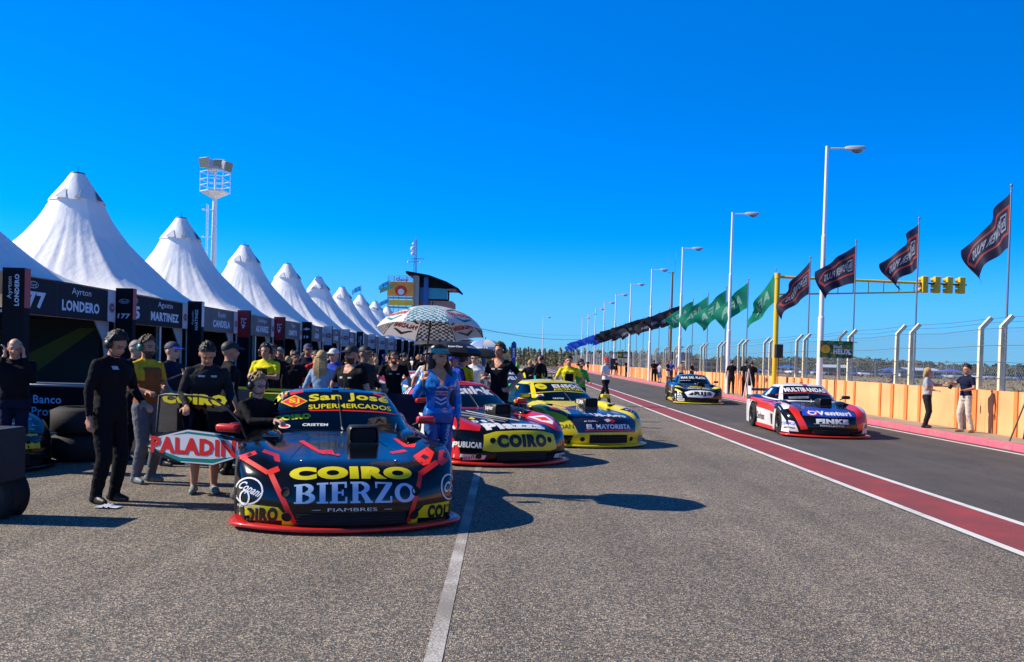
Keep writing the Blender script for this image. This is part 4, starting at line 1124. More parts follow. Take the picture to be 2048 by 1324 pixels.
def decal(mb, bvh, frame, V2, Fc, m, off, cell=.05, rng=(0, 9)):
    O, U, V, D = [Vector(q) for q in FRAMES[frame]]
    V2, Fc = cut_grid(V2, Fc, cell)
    pts = []; ok = []
    for a, b_ in V2:
        p = O + U * a + V * b_
        hit, nrm, idx, dist = bvh.ray_cast(p, D)
        if hit is None or not (rng[0] <= hit.y <= rng[1]): pts.append(Vector((0, 0, 0))); ok.append(False); continue
        if nrm.dot(D) > 0: nrm = -nrm
        pts.append(hit + nrm * off); ok.append(True)
    fs = []
    for f in Fc:
        if all(ok[i] for i in f) and max((pts[f[i]] - pts[f[i - 1]]).length for i in range(len(f))) < cell * 5: fs.append(f)
    mb.add(pts, fs, m, True)
def wheel_parts(parent, x, y, rim_m, side):
    w = empty('wheel', (x, y, WR)); setparent(w, parent); s = side
    mb = MB(); mb.lathe([(.20, -.12 * s), (.30, -.125 * s), (WR, -.09 * s), (WR, .09 * s), (.30, .125 * s), (.225, .13 * s), (.215, .10 * s)], RUBBER, 36, 'X'); mb.build('tyre', w)
    mb = MB(); mb.lathe([(.215, .10 * s), (.225, .125 * s), (.205, .128 * s), (.19, .06 * s), (.18, -.1 * s)], rim_m, 36, 'X'); mb.lathe([(.0, .07 * s), (.06, .07 * s), (.065, .03 * s)], rim_m, 16, 'X')
    mb.lathe([(.0, -.04 * s), (.19, -.04 * s)], MATTE, 24, 'X')
    for k in range(10):
        a = 2 * math.pi * k / 10; c, sn = math.cos(a), math.sin(a)
        mb.tube([(.06 * s, .05 * c, .05 * sn), (.085 * s, .2 * c, .2 * sn)], [.018, .013], rim_m, 5, False)
    mb.build('rim', w)
def make_car(name, label, pos, yaw, sp, group='racing coupes on the apron and pit lane'):
    """pos = point on the ground under the nose centre; yaw 0 = nose towards the camera; positive turns the tail to the viewer's left"""
    far = sp.get('far', False)
    CARS.append((pos[0], pos[1], yaw)); t = empty('race_car', (pos[0], pos[1], 0), yaw); tag(t, label, 'racing car', group)
    rows, (rings, roof) = car_geo(*((3, 2, 48, 7) if far else (8, 4, 96, 14)))
    base = sp['base']; side = sp.get('side', base); roofm = sp.get('roof', base)
    mb = MB(); nu = len(rows[0]); nhood = (4 if not far else 2) * 7 + 1
    for sx in (1, -1):
        G = [[Vector((p.x * sx, p.y, p.z)) for p in r] for r in rows]
        mb.grid([[r[i] for i in range(nhood)] for r in G], base, True, flip=(sx < 0))
        mb.grid([[r[i] for i in range(nhood - 1, nu)] for r in G], side, True, flip=(sx < 0))
    # cabin: pillars and roof belong to the body, glass is set into it
    n = len(rings[0]); m = len(rings) - 1
    gl = {'band': ([], []), 'windshield': ([], []), 'side_window': ([], []), 'rear_window': ([], []), 'q': ([], []), 'side_window2': ([], []), 'q2': ([], [])}
    GV = [p for r in rings for p in r]
    pf = []; RF = {k_: [] for k_ in gl}
    for j in range(m):
        for i in range(n):
            a, b_ = j * n + i, j * n + (i + 1) % n; f = (a, b_, b_ + n, a + n)
            ang = 2 * math.pi * (i + .5) / n; cx_, sy_ = superell(ang); h = (j + .5) / m
            reg = None
            if .04 < h < .93:
                if sy_ < 0 and abs(cx_) < .93 and abs(sy_) > .9: reg = 'windshield'
                elif sy_ > 0 and abs(cx_) < .8 and abs(sy_) > .9: reg = 'rear_window'
                elif abs(cx_) > .9 and .1 < h < .86 and sy_ < .80:
                    y_ = (GV[a].y + GV[b_].y) / 2
                    if sy_ > -.84 + .0:
                        left = cx_ < 0
                        if y_ < 2.98: reg = 'side_window' if left else 'side_window2'
                        elif y_ > 3.06: reg = 'q' if left else 'q2'
            if reg == 'windshield' and h > .52: reg = 'band'
            if reg: RF[reg].append(f)
            else: pf.append(f)
    def take(fs):
        idx = sorted({i for f in fs for i in f}); mp_ = {q: i for i, q in enumerate(idx)}
        return [GV[i] for i in idx], [tuple(mp_[i] for i in f) for f in fs]
    vs, fs = take(pf); mb.add(vs, fs, roofm, True)
    mb.grid([rings[-1]] + roof, roofm, True, False, False)
    # close the ring seam of the roof grid
    RR = [rings[-1]] + roof
    mb.add([p for r in RR for p in (r[-1], r[0])], [(2 * i, 2 * i + 1, 2 * i + 3, 2 * i + 2) for i in range(len(RR) - 1)], roofm, True)
    bv_v = [Vector(v) for v in mb.v] ; bv_f = list(mb.f)
    o_ = len(bv_v); bv_v += GV
    for k_ in RF: bv_f += [tuple(i + o_ for i in f) for f in RF[k_]]
    bvh = BVHTree.FromPolygons(bv_v, bv_f)
    wsb = MB()
    cg = sp.get('glass', glass('cabin_glass', (.16, .18, .22), .6)) if not far else mat('far_cabin_glass', (.02, .024, .032), .08, coat=.5)
    vs, fs = take(RF['windshield'] + RF['band']); wsb.add(vs, fs, cg, True)
    bi = wsb.mi(sp.get('band', P_BLK))
    for q_ in range(len(RF['windshield']), len(fs)): wsb.m[q_] = bi
    layer = {}
    for d in sp['decals']:
        kind, tgt, frame = d[0], d[1], d[2]
        tb = wsb if tgt == 'W' else mb
        lv = d[-1] if isinstance(d[-1], dict) else {}
        off = .003 + .0018 * lv.get('z', 0)
        rng = lv.get('rng', (1.6, 2.75) if tgt == 'W' else (-.5, 9))
        cell = .12 if far else (.045 if kind != 'txt' else .05)
        if kind == 'poly':
            decal(tb, bvh, frame, d[4], [tuple(range(len(d[4])))], d[3], off, cell, rng)
        elif kind == 'ell':
            cx_, cy_, rx, ry = d[4]; N_ = 22
            pts = [(cx_ + rx * math.cos(2 * math.pi * i / N_), cy_ + ry * math.sin(2 * math.pi * i / N_)) for i in range(N_)]
            if lv.get('ring'):
                q = lv['ring']; inn = [(cx_ + (rx - q) * math.cos(2 * math.pi * i / N_), cy_ + (ry - q) * math.sin(2 * math.pi * i / N_)) for i in range(N_)]
                decal(tb, bvh, frame, pts + inn, [(i, (i + 1) % N_, (i + 1) % N_ + N_, i + N_) for i in range(N_)], d[3], off, cell, rng)
            else: decal(tb, bvh, frame, pts, [tuple(range(N_))], d[3], off, cell, rng)
        elif kind == 'txt':
            s_, (cx_, cy_, w, h) = d[4], d[5]
            W, Fc, asp = (serif_word(s_) if lv.get('serif') else text_shape(s_, lv.get('bold', .04), 1 if far else 4))
            sh = lv.get('shear', 0); ar = lv.get('arch', 0); ro = lv.get('rot', 0); c_, sn = math.cos(ro), math.sin(ro)
            pts = []
            for p in W:
                a = p[0] * w + sh * p[1] * h; b_ = p[1] * h * (1 + lv.get('fan', 0) * 4 * p[0] ** 2) + ar * (1 - 4 * p[0] ** 2)
                pts.append((cx_ + a * c_ - b_ * sn, cy_ + a * sn + b_ * c_))
            decal(tb, bvh, frame, pts, Fc, d[3], off, cell, rng)
    body = mb.build('body', t)
    wsb.build('windshield', t)
    for k_, nm in (('side_window', 'side_window'), ('side_window2', 'side_window'), ('q', 'quarter_window'), ('q2', 'quarter_window'), ('rear_window', 'rear_window')):
        if k_ == 'side_window' and sp.get('door'): continue
        vs, fs = take(RF[k_]); b2 = MB(); b2.add(vs, fs, cg, True)
        nbr = sp.get('sidenum')
        if nbr and k_ == 'q':
            W, Fc, asp = text_shape(nbr[0], .05); decal(b2, bvh, 'L', [(p[0] * .26 - 3.28, p[1] * .2 + .98) for p in W], Fc, nbr[1], .004, .06)
        b2.build(nm, t)
    # splitter lip following the nose
    spm = sp['splitter']; mb = MB()
    path = [(-.99, .74), (-.985, .60), (-.965, .47)] + [(x, .02 + .42 * abs(x) ** 2.4) for x in [-.93 + 1.86 * i / 26 for i in range(27)]] + [(.965, .47), (.985, .60), (.99, .74)]
    G = []
    for i, (x, y) in enumerate(path):
        p0, p1 = Vector(path[max(i - 1, 0)]), Vector(path[min(i + 1, len(path) - 1)]); d_ = (p1 - p0).normalized(); nx, ny = d_.y, -d_.x
        e_ = min(i, len(path) - 1 - i); wd = (.015, .05, .075)[e_] if e_ < 3 else .09
        lift = .012 * abs(x) ** 2
        G.append([(x + nx * o_, y + ny * o_, z + lift) for o_, z in ((-.30 if 3 < i < len(path) - 4 else -.05, .03), (wd - .01, .026), (wd, .034), (wd, .056), (wd - .015, .066), (0.0, .062), (-.05, .075))])
    mb.grid(G, spm, True)
    mb.build('splitter', t)
    for sx in (-1, 1): mb = MB(); mb.box((sx * .935, 2.33, .11), (.06, 2.0, .09), sp.get('skirt', spm)); mb.build('side_skirt', t)
    # grille mouth and under-body
    gm = MB(); gw = sp.get('grille', (.42, .085, .235, -.02))
    G = []
    for x in [-gw[0] + 2 * gw[0] * i / 10 for i in range(11)]:
        yy = nose_bend(x, 0) - .012 + gw[3]
        G.append([(x, yy, gw[1]), (x, yy - .006, (gw[1] + gw[2]) / 2), (x, yy + .004, gw[2])])
    gm.grid(G, MATTE, True)
    if not far:
        for k in range(4):
            z = gw[1] + (gw[2] - gw[1]) * (k + .5) / 4; gm.tube([(x, nose_bend(x, 0) - .02 + gw[3], z) for x in (-gw[0], -gw[0] / 2, 0, gw[0] / 2, gw[0])], .004, BLACK, 4)
    gm.build('grille', t)
    mb = MB(); mb.box((0, 2.45, .33), (1.36, 4.1, .42), MATTE); mb.box((0, 2.5, .13), (1.8, 4.0, .03), MATTE)
    mb.box((0, 3.0, .62), (1.3, 2.2, .2), MATTE); mb.build('chassis', t)
    # wheels
    rm = sp.get('rim', mat('rim_grey', (.10, .10, .11), .35, .6))
    for yw in WY:
        for sx in (-1, 1): wheel_parts(t, sx * .875, yw, rm, sx)
    # bonnet air intake
    sm = sp.get('scoop', BLACK); sx0, sy0 = .19, 1.12
    mb = MB(); G = []
    zb0 = bvh.ray_cast(Vector((sx0, sy0, 3)), Vector((0, 0, -1)))[0].z
    for yy, hw, z0, z1 in ((0, .135, .01, .175), (.02, .148, .0, .19), (.2, .148, -.03, .19), (.5, .13, -.03, .15)):
        r = .03; z0 += zb0; z1 += zb0
        G.append([Vector((sx0 + a * hw, sy0 + yy, z0 + (z1 - z0) * b_)) for a, b_ in ((-.85, 0), (-1, .15), (-1, .85), (-.85, 1), (.85, 1), (1, .85), (1, .15), (.85, 0), (-.85, 0))])
    mb.grid(G, sm, True); mb.add(G[-1][:8], [tuple(range(8))], sm)
    mb.box((sx0, sy0 + .2, zb0 - .03), (.29, .42, .1), sm)
    mb.add([Vector((sx0 + (p.x - sx0) * .9, sy0 + .012, zb0 + .095 + (p.z - zb0 - .095) * .84)) for p in G[0][:8]], [tuple(reversed(range(8)))], MATTE)
    stx = sp.get('scooptext')
    if stx:
        flat_text(mb, stx, (sx0 - .152, sy0 + .22, zb0 + .11), (0, -1, 0), (0, 0, 1), .3, .09, WHITEP, .02, .002)
    mb.build('air_intake', t)
    for sx in (-1, 1):      # humps with vents beside the screen
        c_ = bvh.ray_cast(Vector((sx * .70, 1.50, 3)), Vector((0, 0, -1)))[0]
        mb = MB(); mb.ell((sx * .70, 1.56, c_.z - .015), (.125, .34, .07), sp.get('hump', base), 16, 10, rot=(R(4), 0, 0)); mb.box((sx * .70, 1.245, c_.z - .004), (.15, .05, .035), MATTE); mb.build('bonnet_hump', t)
        if not far:
            mb = MB(); q_ = [bvh.ray_cast(Vector((sx * xx, yy, 3)), Vector((0, 0, -1)))[0] + Vector((0, 0, .001)) for xx, yy in ((.30, 1.5), (.38, 1.2), (.47, .8), (.53, .5), (.56, .3))]
            mb.tube(q_, .0025, MATTE, 4); mb.build('panel_gap', t)
            p_ = bvh.ray_cast(Vector((sx * .42, .42, 3)), Vector((0, 0, -1)))[0]; mb = MB(); mb.lathe([(0, .006), (.014, .005), (.016, 0)], CHROME, 12, M=Matrix.Translation(p_)); mb.build('bonnet_pin', t)
    # mirrors
    mm = sp.get('mirror', base)
    for sx in ((-1, 1) if not sp.get('door') else (1,)):
        mb = MB(); mb.rbox((sx * .93, 1.93, .905), (.20, .12, .085), mm, .03, 3); mb.tube([(sx * .80, 1.98, .84), (sx * .88, 1.95, .88)], .015, BLACK, 5); mb.build('mirror', t)
    if not far:
        mb = MB(); wp = [bvh.ray_cast(Vector((.02, -1, z)), Vector((0, 1, 0)))[0] for z in (.83, .92, 1.0, 1.08, 1.14)]
        mb.tube([p + Vector((0, -.02, .0)) for p in wp], .007, BLACK, 5); mb.tube([wp[0] + Vector((0, -.02, 0)), wp[0] + Vector((.02, -.06, -.05))], .012, METAL, 5); mb.build('wiper', t)
        # roll cage, seat and wheel behind the glass
        cgm = mat('roll_cage_paint', (.22, .22, .23), .4)
        mb = MB()
        for sx in (-.56, .56): mb.tube([(sx * 1.2, 1.9, .6), (sx * 1.0, 2.55, 1.12), (sx * 1.0, 3.1, 1.14), (sx * 1.1, 3.9, .8)], .022, cgm, 6)
        mb.tube([(-.56, 2.55, 1.12), (.56, 2.55, 1.12)], .022, cgm, 6); mb.tube([(-.56, 3.1, 1.14), (.56, 3.1, 1.14)], .022, cgm, 6)
        mb.tube([(-.6, 3.1, .5), (.56, 3.1, 1.12)], .02, cgm, 6); mb.tube([(.6, 3.1, .5), (-.56, 3.1, 1.12)], .02, cgm, 6); mb.build('roll_cage', t)
        mb = MB(); mb.rbox((-.0, 3.0, .62), (.5, .16, .75), mat('seat_cloth', (.03, .03, .035), .9), .06, 3, rot=(R(-12), 0, 0)); mb.rbox((0, 2.7, .32), (.5, .5, .14), BLACK, .05, 2); mb.build('seat', t)
        mb = MB(); mb.box((0, 2.05, .72), (1.3, .35, .12), BLACK, rot=(R(14), 0, 0)); mb.tube([(.15 * math.cos(a), 2.32 + .05 * math.sin(a), .82 + .15 * math.sin(a)) for a in [2 * math.pi * i / 16 for i in range(17)]], .014, BLACK, 6); mb.build('dashboard', t)
        for xx in (-.05, .12): mb = MB(); mb.tube([(xx, 2.9, 1.21), (xx, 2.92, 1.33)], .006, BLACK, 4); mb.build('aerial', t)
        mb = MB(); mb.rbox((.0, 2.62, 1.232), (.08, .05, .025), BLACK, .01, 2); mb.build('roof_camera', t)
    if sp.get('wing'):
        wm = sp['wing']; mb = MB(); mb.box((0, 4.5, .985), (1.74, .28, .03), wm, rot=(R(8), 0, 0)); mb.build('rear_wing', t)
        for sx in (-1, 1):
            mb = MB(); mb.poly([(sx * .9, 4.2, .84), (sx * .9, 4.68, .84), (sx * .9, 4.68, 1.08), (sx * .9, 4.34, 1.06)], sp.get('wingend', wm), .02, (-sx, 0, 0)); mb.build('wing_end_plate', t)
    # round lamp holes
    for hx, hz in sp.get('holes', []):
        hit = bvh.ray_cast(Vector((hx, -1, hz)), Vector((0, 1, 0)))
        if hit[0] is not None:
            mb = MB(); Q = hit[1].to_track_quat('Z', 'Y').to_matrix().to_4x4(); s_ = 1 if hit[1].y < 0 else -1
            mb.lathe([(0, .004 * s_), (.034, .004 * s_), (.042, .010 * s_), (.046, .0)], MATTE, 20, 'Z', M=Matrix.Translation(hit[0]) @ Q); mb.build('lamp_hole', t)
    return t, bvh
# block serif capitals drawn stroke by stroke (unit height)
def serif_word(word):
    S = .14; H = 1.0
    def rect(x0, y0, x1, y1): return [(x0, y0), (x1, y0), (x1, y1), (x0, y1)]
    def arc(cx_, cy_, rx, ry, th, a0, a1, n=14):
        out = []
        for i in range(n):
            p, q = R(a0 + (a1 - a0) * i / n), R(a0 + (a1 - a0) * (i + 1) / n)
            out.append([(cx_ + rx * math.cos(p), cy_ + ry * math.sin(p)), (cx_ + rx * math.cos(q), cy_ + ry * math.sin(q)), (cx_ + (rx - th) * math.cos(q), cy_ + (ry - S) * math.sin(q)), (cx_ + (rx - th) * math.cos(p), cy_ + (ry - S) * math.sin(p))])
        return out
    T = .22
    L = {
        'B': (.80, [rect(.0, 0, .45, .09), rect(.0, .91, .42, 1), rect(.08, .09, .08 + T, .91), rect(.3, .47, .42, .56)] + arc(.42, .74, .30, .26, .2, -90, 90) + arc(.42, .28, .36, .28, .22, -90, 90)),
        'I': (.44, [rect(0, 0, .42, .09), rect(0, .91, .42, 1), rect(.10, .09, .32, .91)]),
        'E': (.74, [rect(0, 0, .66, .09), rect(0, .91, .64, 1), rect(.08, .09, .30, .91), rect(.3, .46, .5, .55), rect(.58, 0, .66, .3), rect(.56, .72, .64, 1), rect(.45, .36, .52, .64)]),
        'R': (.88, [rect(0, 0, .38, .09), rect(0, .91, .42, 1), rect(.08, .09, .30, .91), rect(.3, .44, .44, .53), [(.38, .46), (.6, .46), (.82, .05), (.58, .05)], rect(.55, 0, .86, .09)] + arc(.42, .72, .32, .28, .21, -90, 90)),
        'Z': (.76, [rect(.03, 0, .70, .09), rect(.03, .91, .70, 1), [(.03, .09), (.27, .09), (.70, .91), (.46, .91)], rect(.62, 0, .70, .32), rect(.03, .70, .11, 1)]),
        'O': (.86, arc(.42, .5, .42, .5, .2, 0, 360, 32)),
    }
    V_, F_ = [], []; x = 0
    for ch in word:
        w, pl = L[ch]
        for p in pl:
            o = len(V_); V_ += [(a + x, b_) for a, b_ in p]; F_.append(tuple(range(o, o + len(p))))
        x += w + .04
    V_ = np.array(V_); lo, hi = V_.min(0), V_.max(0)
    return (V_ - (lo + hi) / 2) / (hi - lo), F_, (hi - lo)[0]

P_BLK = mat('gloss_black_paint', (.004, .0045, .006), .14, 0, .22, spec=.32); P_RED = paint('signal_red_paint', (.62, .02, .012), .3); P_CRED = paint('carmine_paint', (.60, .012, .022), .25)
P_YEL = paint('race_yellow_paint', (.72, .60, .01), .3); P_WHT = paint('race_white_paint', (.75, .75, .76), .3); P_BLU = paint('race_blue_paint', (.01, .05, .42), .25)
P_DBL = paint('navy_paint', (.012, .018, .05), .2); P_ORG = paint('race_orange_paint', (.8, .16, .01), .3); P_GRN = paint('race_green_paint', (.02, .5, .10), .3); P_SKY = paint('race_sky_paint', (.08, .35, .65), .3)
P_TEAL = paint('teal_paint', (.0, .25, .23), .35); P_GRY = paint('race_grey_paint', (.3, .31, .33), .3)
D_YEL = mat('yellow_vinyl', (.70, .60, .005), .4); D_RED = mat('red_vinyl', (.72, .02, .015), .4); D_WHT = mat('white_vinyl', (.72, .73, .75), .4); D_BLK = mat('black_vinyl', (.01, .01, .012), .45)
D_BLU = mat('pale_blue_vinyl', (.36, .54, .78), .4); D_GRY = mat('grey_vinyl', (.25, .26, .28), .4); D_BL2 = mat('blue_vinyl', (.012, .05, .40), .4); D_GRN = mat('leaf_green_vinyl', (.20, .32, .02), .4)

# --- the black car in front
def strip(x0, y0, x1, y1, w):
    d = Vector((x1 - x0, y1 - y0)).normalized(); n = Vector((-d.y, d.x)) * w / 2
    return [(x0 + n.x, y0 + n.y), (x0 - n.x, y0 - n.y), (x1 - n.x, y1 - n.y), (x1 + n.x, y1 + n.y)]
hero = dict(base=P_BLK, splitter=P_RED, mirror=P_RED, door=True, roof=P_BLK, grille=(.47, .085, .195, .0), glass=glass('hero_glass', (.30, .33, .38), .7),
 holes=[(-.55, .15), (.55, .15), (-.56, .37), (.56, .37)], decals=[
  ('poly', 'B', 'F', D_YEL, [(-1.0, .05), (-.44, .04), (-.62, .25), (-1.0, .30)]), ('poly', 'B', 'F', D_YEL, [(.44, .04), (1.0, .05), (1.0, .30), (.64, .25)]),
  ('txt', 'B', 'F', D_BLK, 'COIRO', (-.80, .185, .36, .13), dict(z=1, bold=.07)), ('txt', 'B', 'F', D_BLK, 'COIRO', (.85, .19, .34, .13), dict(z=1, bold=.07)),
  ('poly', 'B', 'F', D_RED, strip(-.46, .05, -.70, .58, .045)), ('poly', 'B', 'F', D_RED, strip(.50, .10, .62, .56, .042)),
  ('poly', 'B', 'F', D_RED, strip(-.71, .56, -.95, .72, .04)), ('poly', 'B', 'F', D_RED, strip(.61, .54, .80, .66, .05)),
  ('poly', 'B', 'F', D_RED, strip(-.70, .565, -.62, .60, .05)),
  ('poly', 'B', 'F', D_RED, [(-.97, .73), (-.83, .775), (-.81, .74), (-.94, .69)]), ('poly', 'B', 'F', D_BLK, [(-.90, .735), (-.87, .76), (-.85, .735), (-.88, .715)], dict(z=1)),
  ('poly', 'B', 'F', D_RED, [(-.75, .79), (-.62, .74), (-.61, .66), (-.655, .67), (-.67, .72), (-.77, .76)]),
  ('poly', 'B', 'F', D_RED, [(-.43, .90), (-.38, .91), (-.25, .79), (-.16, .785), (-.15, .75), (-.26, .755), (-.32, .80)]),
  ('txt', 'B', 'F', D_RED, 'G.', (-.16, .755, .17, .07), dict(z=1, bold=.08)),
  ('poly', 'B', 'F', D_RED, [(.52, .94), (.57, .94), (.62, .86), (.70, .87), (.66, .82), (.58, .83)]),
  ('poly', 'B', 'F', D_RED, [(.40, .77), (.56, .80), (.58, .775), (.42, .745)]),
  ('poly', 'B', 'F', D_RED, [(.62, .66), (.60, .72), (.76, .82), (.80, .76), (.72, .64), (.66, .62)]), ('poly', 'B', 'F', D_BLK, [(.66, .71), (.70, .74), (.73, .71), (.69, .68)], dict(z=1)),
  ('poly', 'B', 'F', D_RED, [(.80, .66), (.86, .78), (.97, .80), (.99, .72), (.90, .66), (.84, .62)]), ('poly', 'B', 'F', D_BLK, [(.87, .71), (.90, .76), (.94, .75), (.91, .70)], dict(z=1)),
  ('txt', 'B', 'F', D_YEL, 'COIRO', (0, .545, 1.06, .115), dict(bold=.08, arch=.01, z=1)),
  ('txt', 'B', 'F', D_BLU, 'BIERZO', (.03, .365, 1.04, .19), dict(serif=True, z=1, arch=.012, fan=-.12)),
  ('txt', 'B', 'F', D_WHT, 'FIAMBRES', (.0, .225, .42, .03), dict(bold=.0, z=1)), ('poly', 'B', 'F', D_WHT, [(-.34, .222), (-.27, .222), (-.27, .226), (-.34, .226)], dict(z=1)), ('poly', 'B', 'F', D_WHT, [(.27, .222), (.34, .222), (.34, .226), (.27, .226)], dict(z=1)),
  ('ell', 'B', 'F', D_WHT, (-.87, .40, .125, .125), dict(ring=.014, z=1)), ('txt', 'B', 'F', D_WHT, 'Copani', (-.86, .41, .20, .10), dict(bold=.02, shear=.3, rot=-.5, z=1)), ('ell', 'B', 'F', D_WHT, (-.90, .34, .045, .07), dict(ring=.014, z=2)),
  ('txt', 'B', 'F', D_WHT, 'PURO CHOCOLATE', (-.87, .262, .19, .022), dict(bold=.01, z=1, rot=-.12)),
  ('ell', 'B', 'F', D_WHT, (.90, .42, .09, .125), dict(ring=.014, z=1)), ('txt', 'B', 'F', D_WHT, 'Co', (.90, .42, .10, .10), dict(bold=.02, shear=.3, z=1)),
  ('poly', 'B', 'F', D_YEL, [(-.70, 1.44), (-.60, 1.54), (-.50, 1.555), (-.58, 1.46), (-.66, 1.38)]),
  ('poly', 'B', 'F', D_RED, strip(-.50, 1.51, -.36, 1.545, .035)), ('poly', 'B', 'F', D_RED, strip(-.60, 1.47, -.53, 1.50, .03)), ('poly', 'B', 'F', D_RED, strip(.42, 1.53, .56, 1.49, .03)),
  
  ('poly', 'W', 'F', D_RED, [(-.80, 1.235), (-.4, 1.27), (0, 1.28), (.4, 1.27), (.80, 1.235), (.80, 1.25), (.4, 1.285), (0, 1.295), (-.4, 1.285), (-.80, 1.25)], dict(z=1)),
  ('txt', 'W', 'F', D_YEL, 'San José', (.14, 1.43, .88, .12), dict(bold=.035, arch=.035, z=1)), ('txt', 'W', 'F', D_YEL, 'SUPERMERCADOS', (.14, 1.325, .90, .06), dict(bold=.02, arch=.022, z=1)),
  ('poly', 'W', 'F', D_YEL, [(-.60, 1.40), (-.45, 1.49), (-.315, 1.405), (-.46, 1.315)], dict(z=1)), ('poly', 'W', 'F', D_RED, [(-.58, 1.40), (-.45, 1.475), (-.335, 1.405), (-.46, 1.33)], dict(z=2)),
  ('txt', 'W', 'F', D_YEL, 'SJ', (-.455, 1.402, .11, .07), dict(bold=.03, z=3)),
  ('txt', 'W', 'F', D_YEL, 'COIRO', (-.48, 1.20, .38, .065), dict(bold=.08, z=1, rot=.09)), ('txt', 'W', 'F', D_WHT, 'CRISTEM', (-.25, 1.105, .26, .032), dict(bold=.04, z=1, shear=.2)),
  ('ell', 'W', 'F', D_WHT, (-.56, 1.09, .06, .026), dict(z=1)), ('ell', 'W', 'F', D_RED, (-.56, 1.09, .045, .016), dict(z=2)),
 ])
pH = gp(704, 1069)
car1, bvh1 = make_car('race_car', 'black racing coupe in front with open door and red splitter', (pH.x, pH.y), R(15.5), hero)
car1.scale = (1.05, 1.03, 1.0)
# its open door
DG = mat('door_black', (.01, .012, .02), .2, coat=.5)
dr = empty('door', (-.93, 1.90, 0), R(58)); setparent(dr, car1)
# in the door's own frame it runs backwards along +y from the hinge; outside faces -x
mb = MB()
low = [(0, 1.02 * .86), (.02, .60), (.10, .46), (.60, .335), (1.02, .40), (1.24, .50), (1.17, .665), (.75, .74), (.35, .715), (.06, .66)]
low = [(0.0, .66), (.0, .52), (.10, .44), (.45, .365), (.85, .37), (1.12, .44), (1.24, .535), (1.18, .64), (.95, .715), (.70, .745), (.35, .72)]
mb.poly([(-.0, a, b_) for a, b_ in low], DG, .045, (1, 0, 0))
hexo = [(-.004, a, b_) for a, b_ in [(0, .54), (.40, .385), (.82, .385), (1.23, .535), (.72, .735), (.36, .712)]]
mb.poly(list(reversed(hexo)), mat('teal_vinyl', (0, .24, .22), .4))
mb.poly(list(reversed([(-.006, a, b_) for a, b_ in [(0, .51), (.40, .375), (.80, .378), (.80, .39), (.40, .39), (0, .53)]])), D_WHT)
mb.poly(list(reversed([(-.006, a, b_) for a, b_ in [(0, .50), (.42, .435), (.80, .43), (1.22, .535), (1.0, .66), (.72, .70), (.38, .68), (0, .625)]])), D_WHT)
mb.poly(list(reversed([(-.0055, a, b_) for a, b_ in [(.30, .715), (.36, .722), (.72, .745), (1.2, .62), (1.2, .60), (.72, .725), (.36, .705)]])), D_WHT)
flat_text(mb, 'PALADINI', (-.006, .62, .563), (0, -1, 0), (0, 0, 1), 1.12, .185, D_RED, .05, .004)
mb.build('door_panel', dr)
mb = MB(); fr = [(.03, .70), (.10, .86), (.28, 1.02), (.42, 1.10), (.60, 1.125), (1.02, 1.125), (1.10, 1.11), (1.13, .70)]
mb.poly([(.018, a, b_) for a, b_ in fr], glass('door_glass', (.10, .15, .32), .3), .004, (1, 0, 0))
W, Fc, a_ = text_shape('COIRO', .08)
mb.add([(.010, .66 - p[0] * .80, 1.085 + p[1] * .12) for p in W], Fc, D_YEL); mb.build('door_window', dr)
mb = MB(); mb.tube([(.02, a, b_) for a, b_ in fr], .016, BLACK, 6); mb.build('window_frame', dr)
mb = MB(); mb.rbox((-.10, .16, .80), (.12, .25, .085), P_RED, .03, 3); mb.tube([(-.02, .08, .74), (-.08, .14, .78)], .015, BLACK, 5); mb.build('mirror', dr)

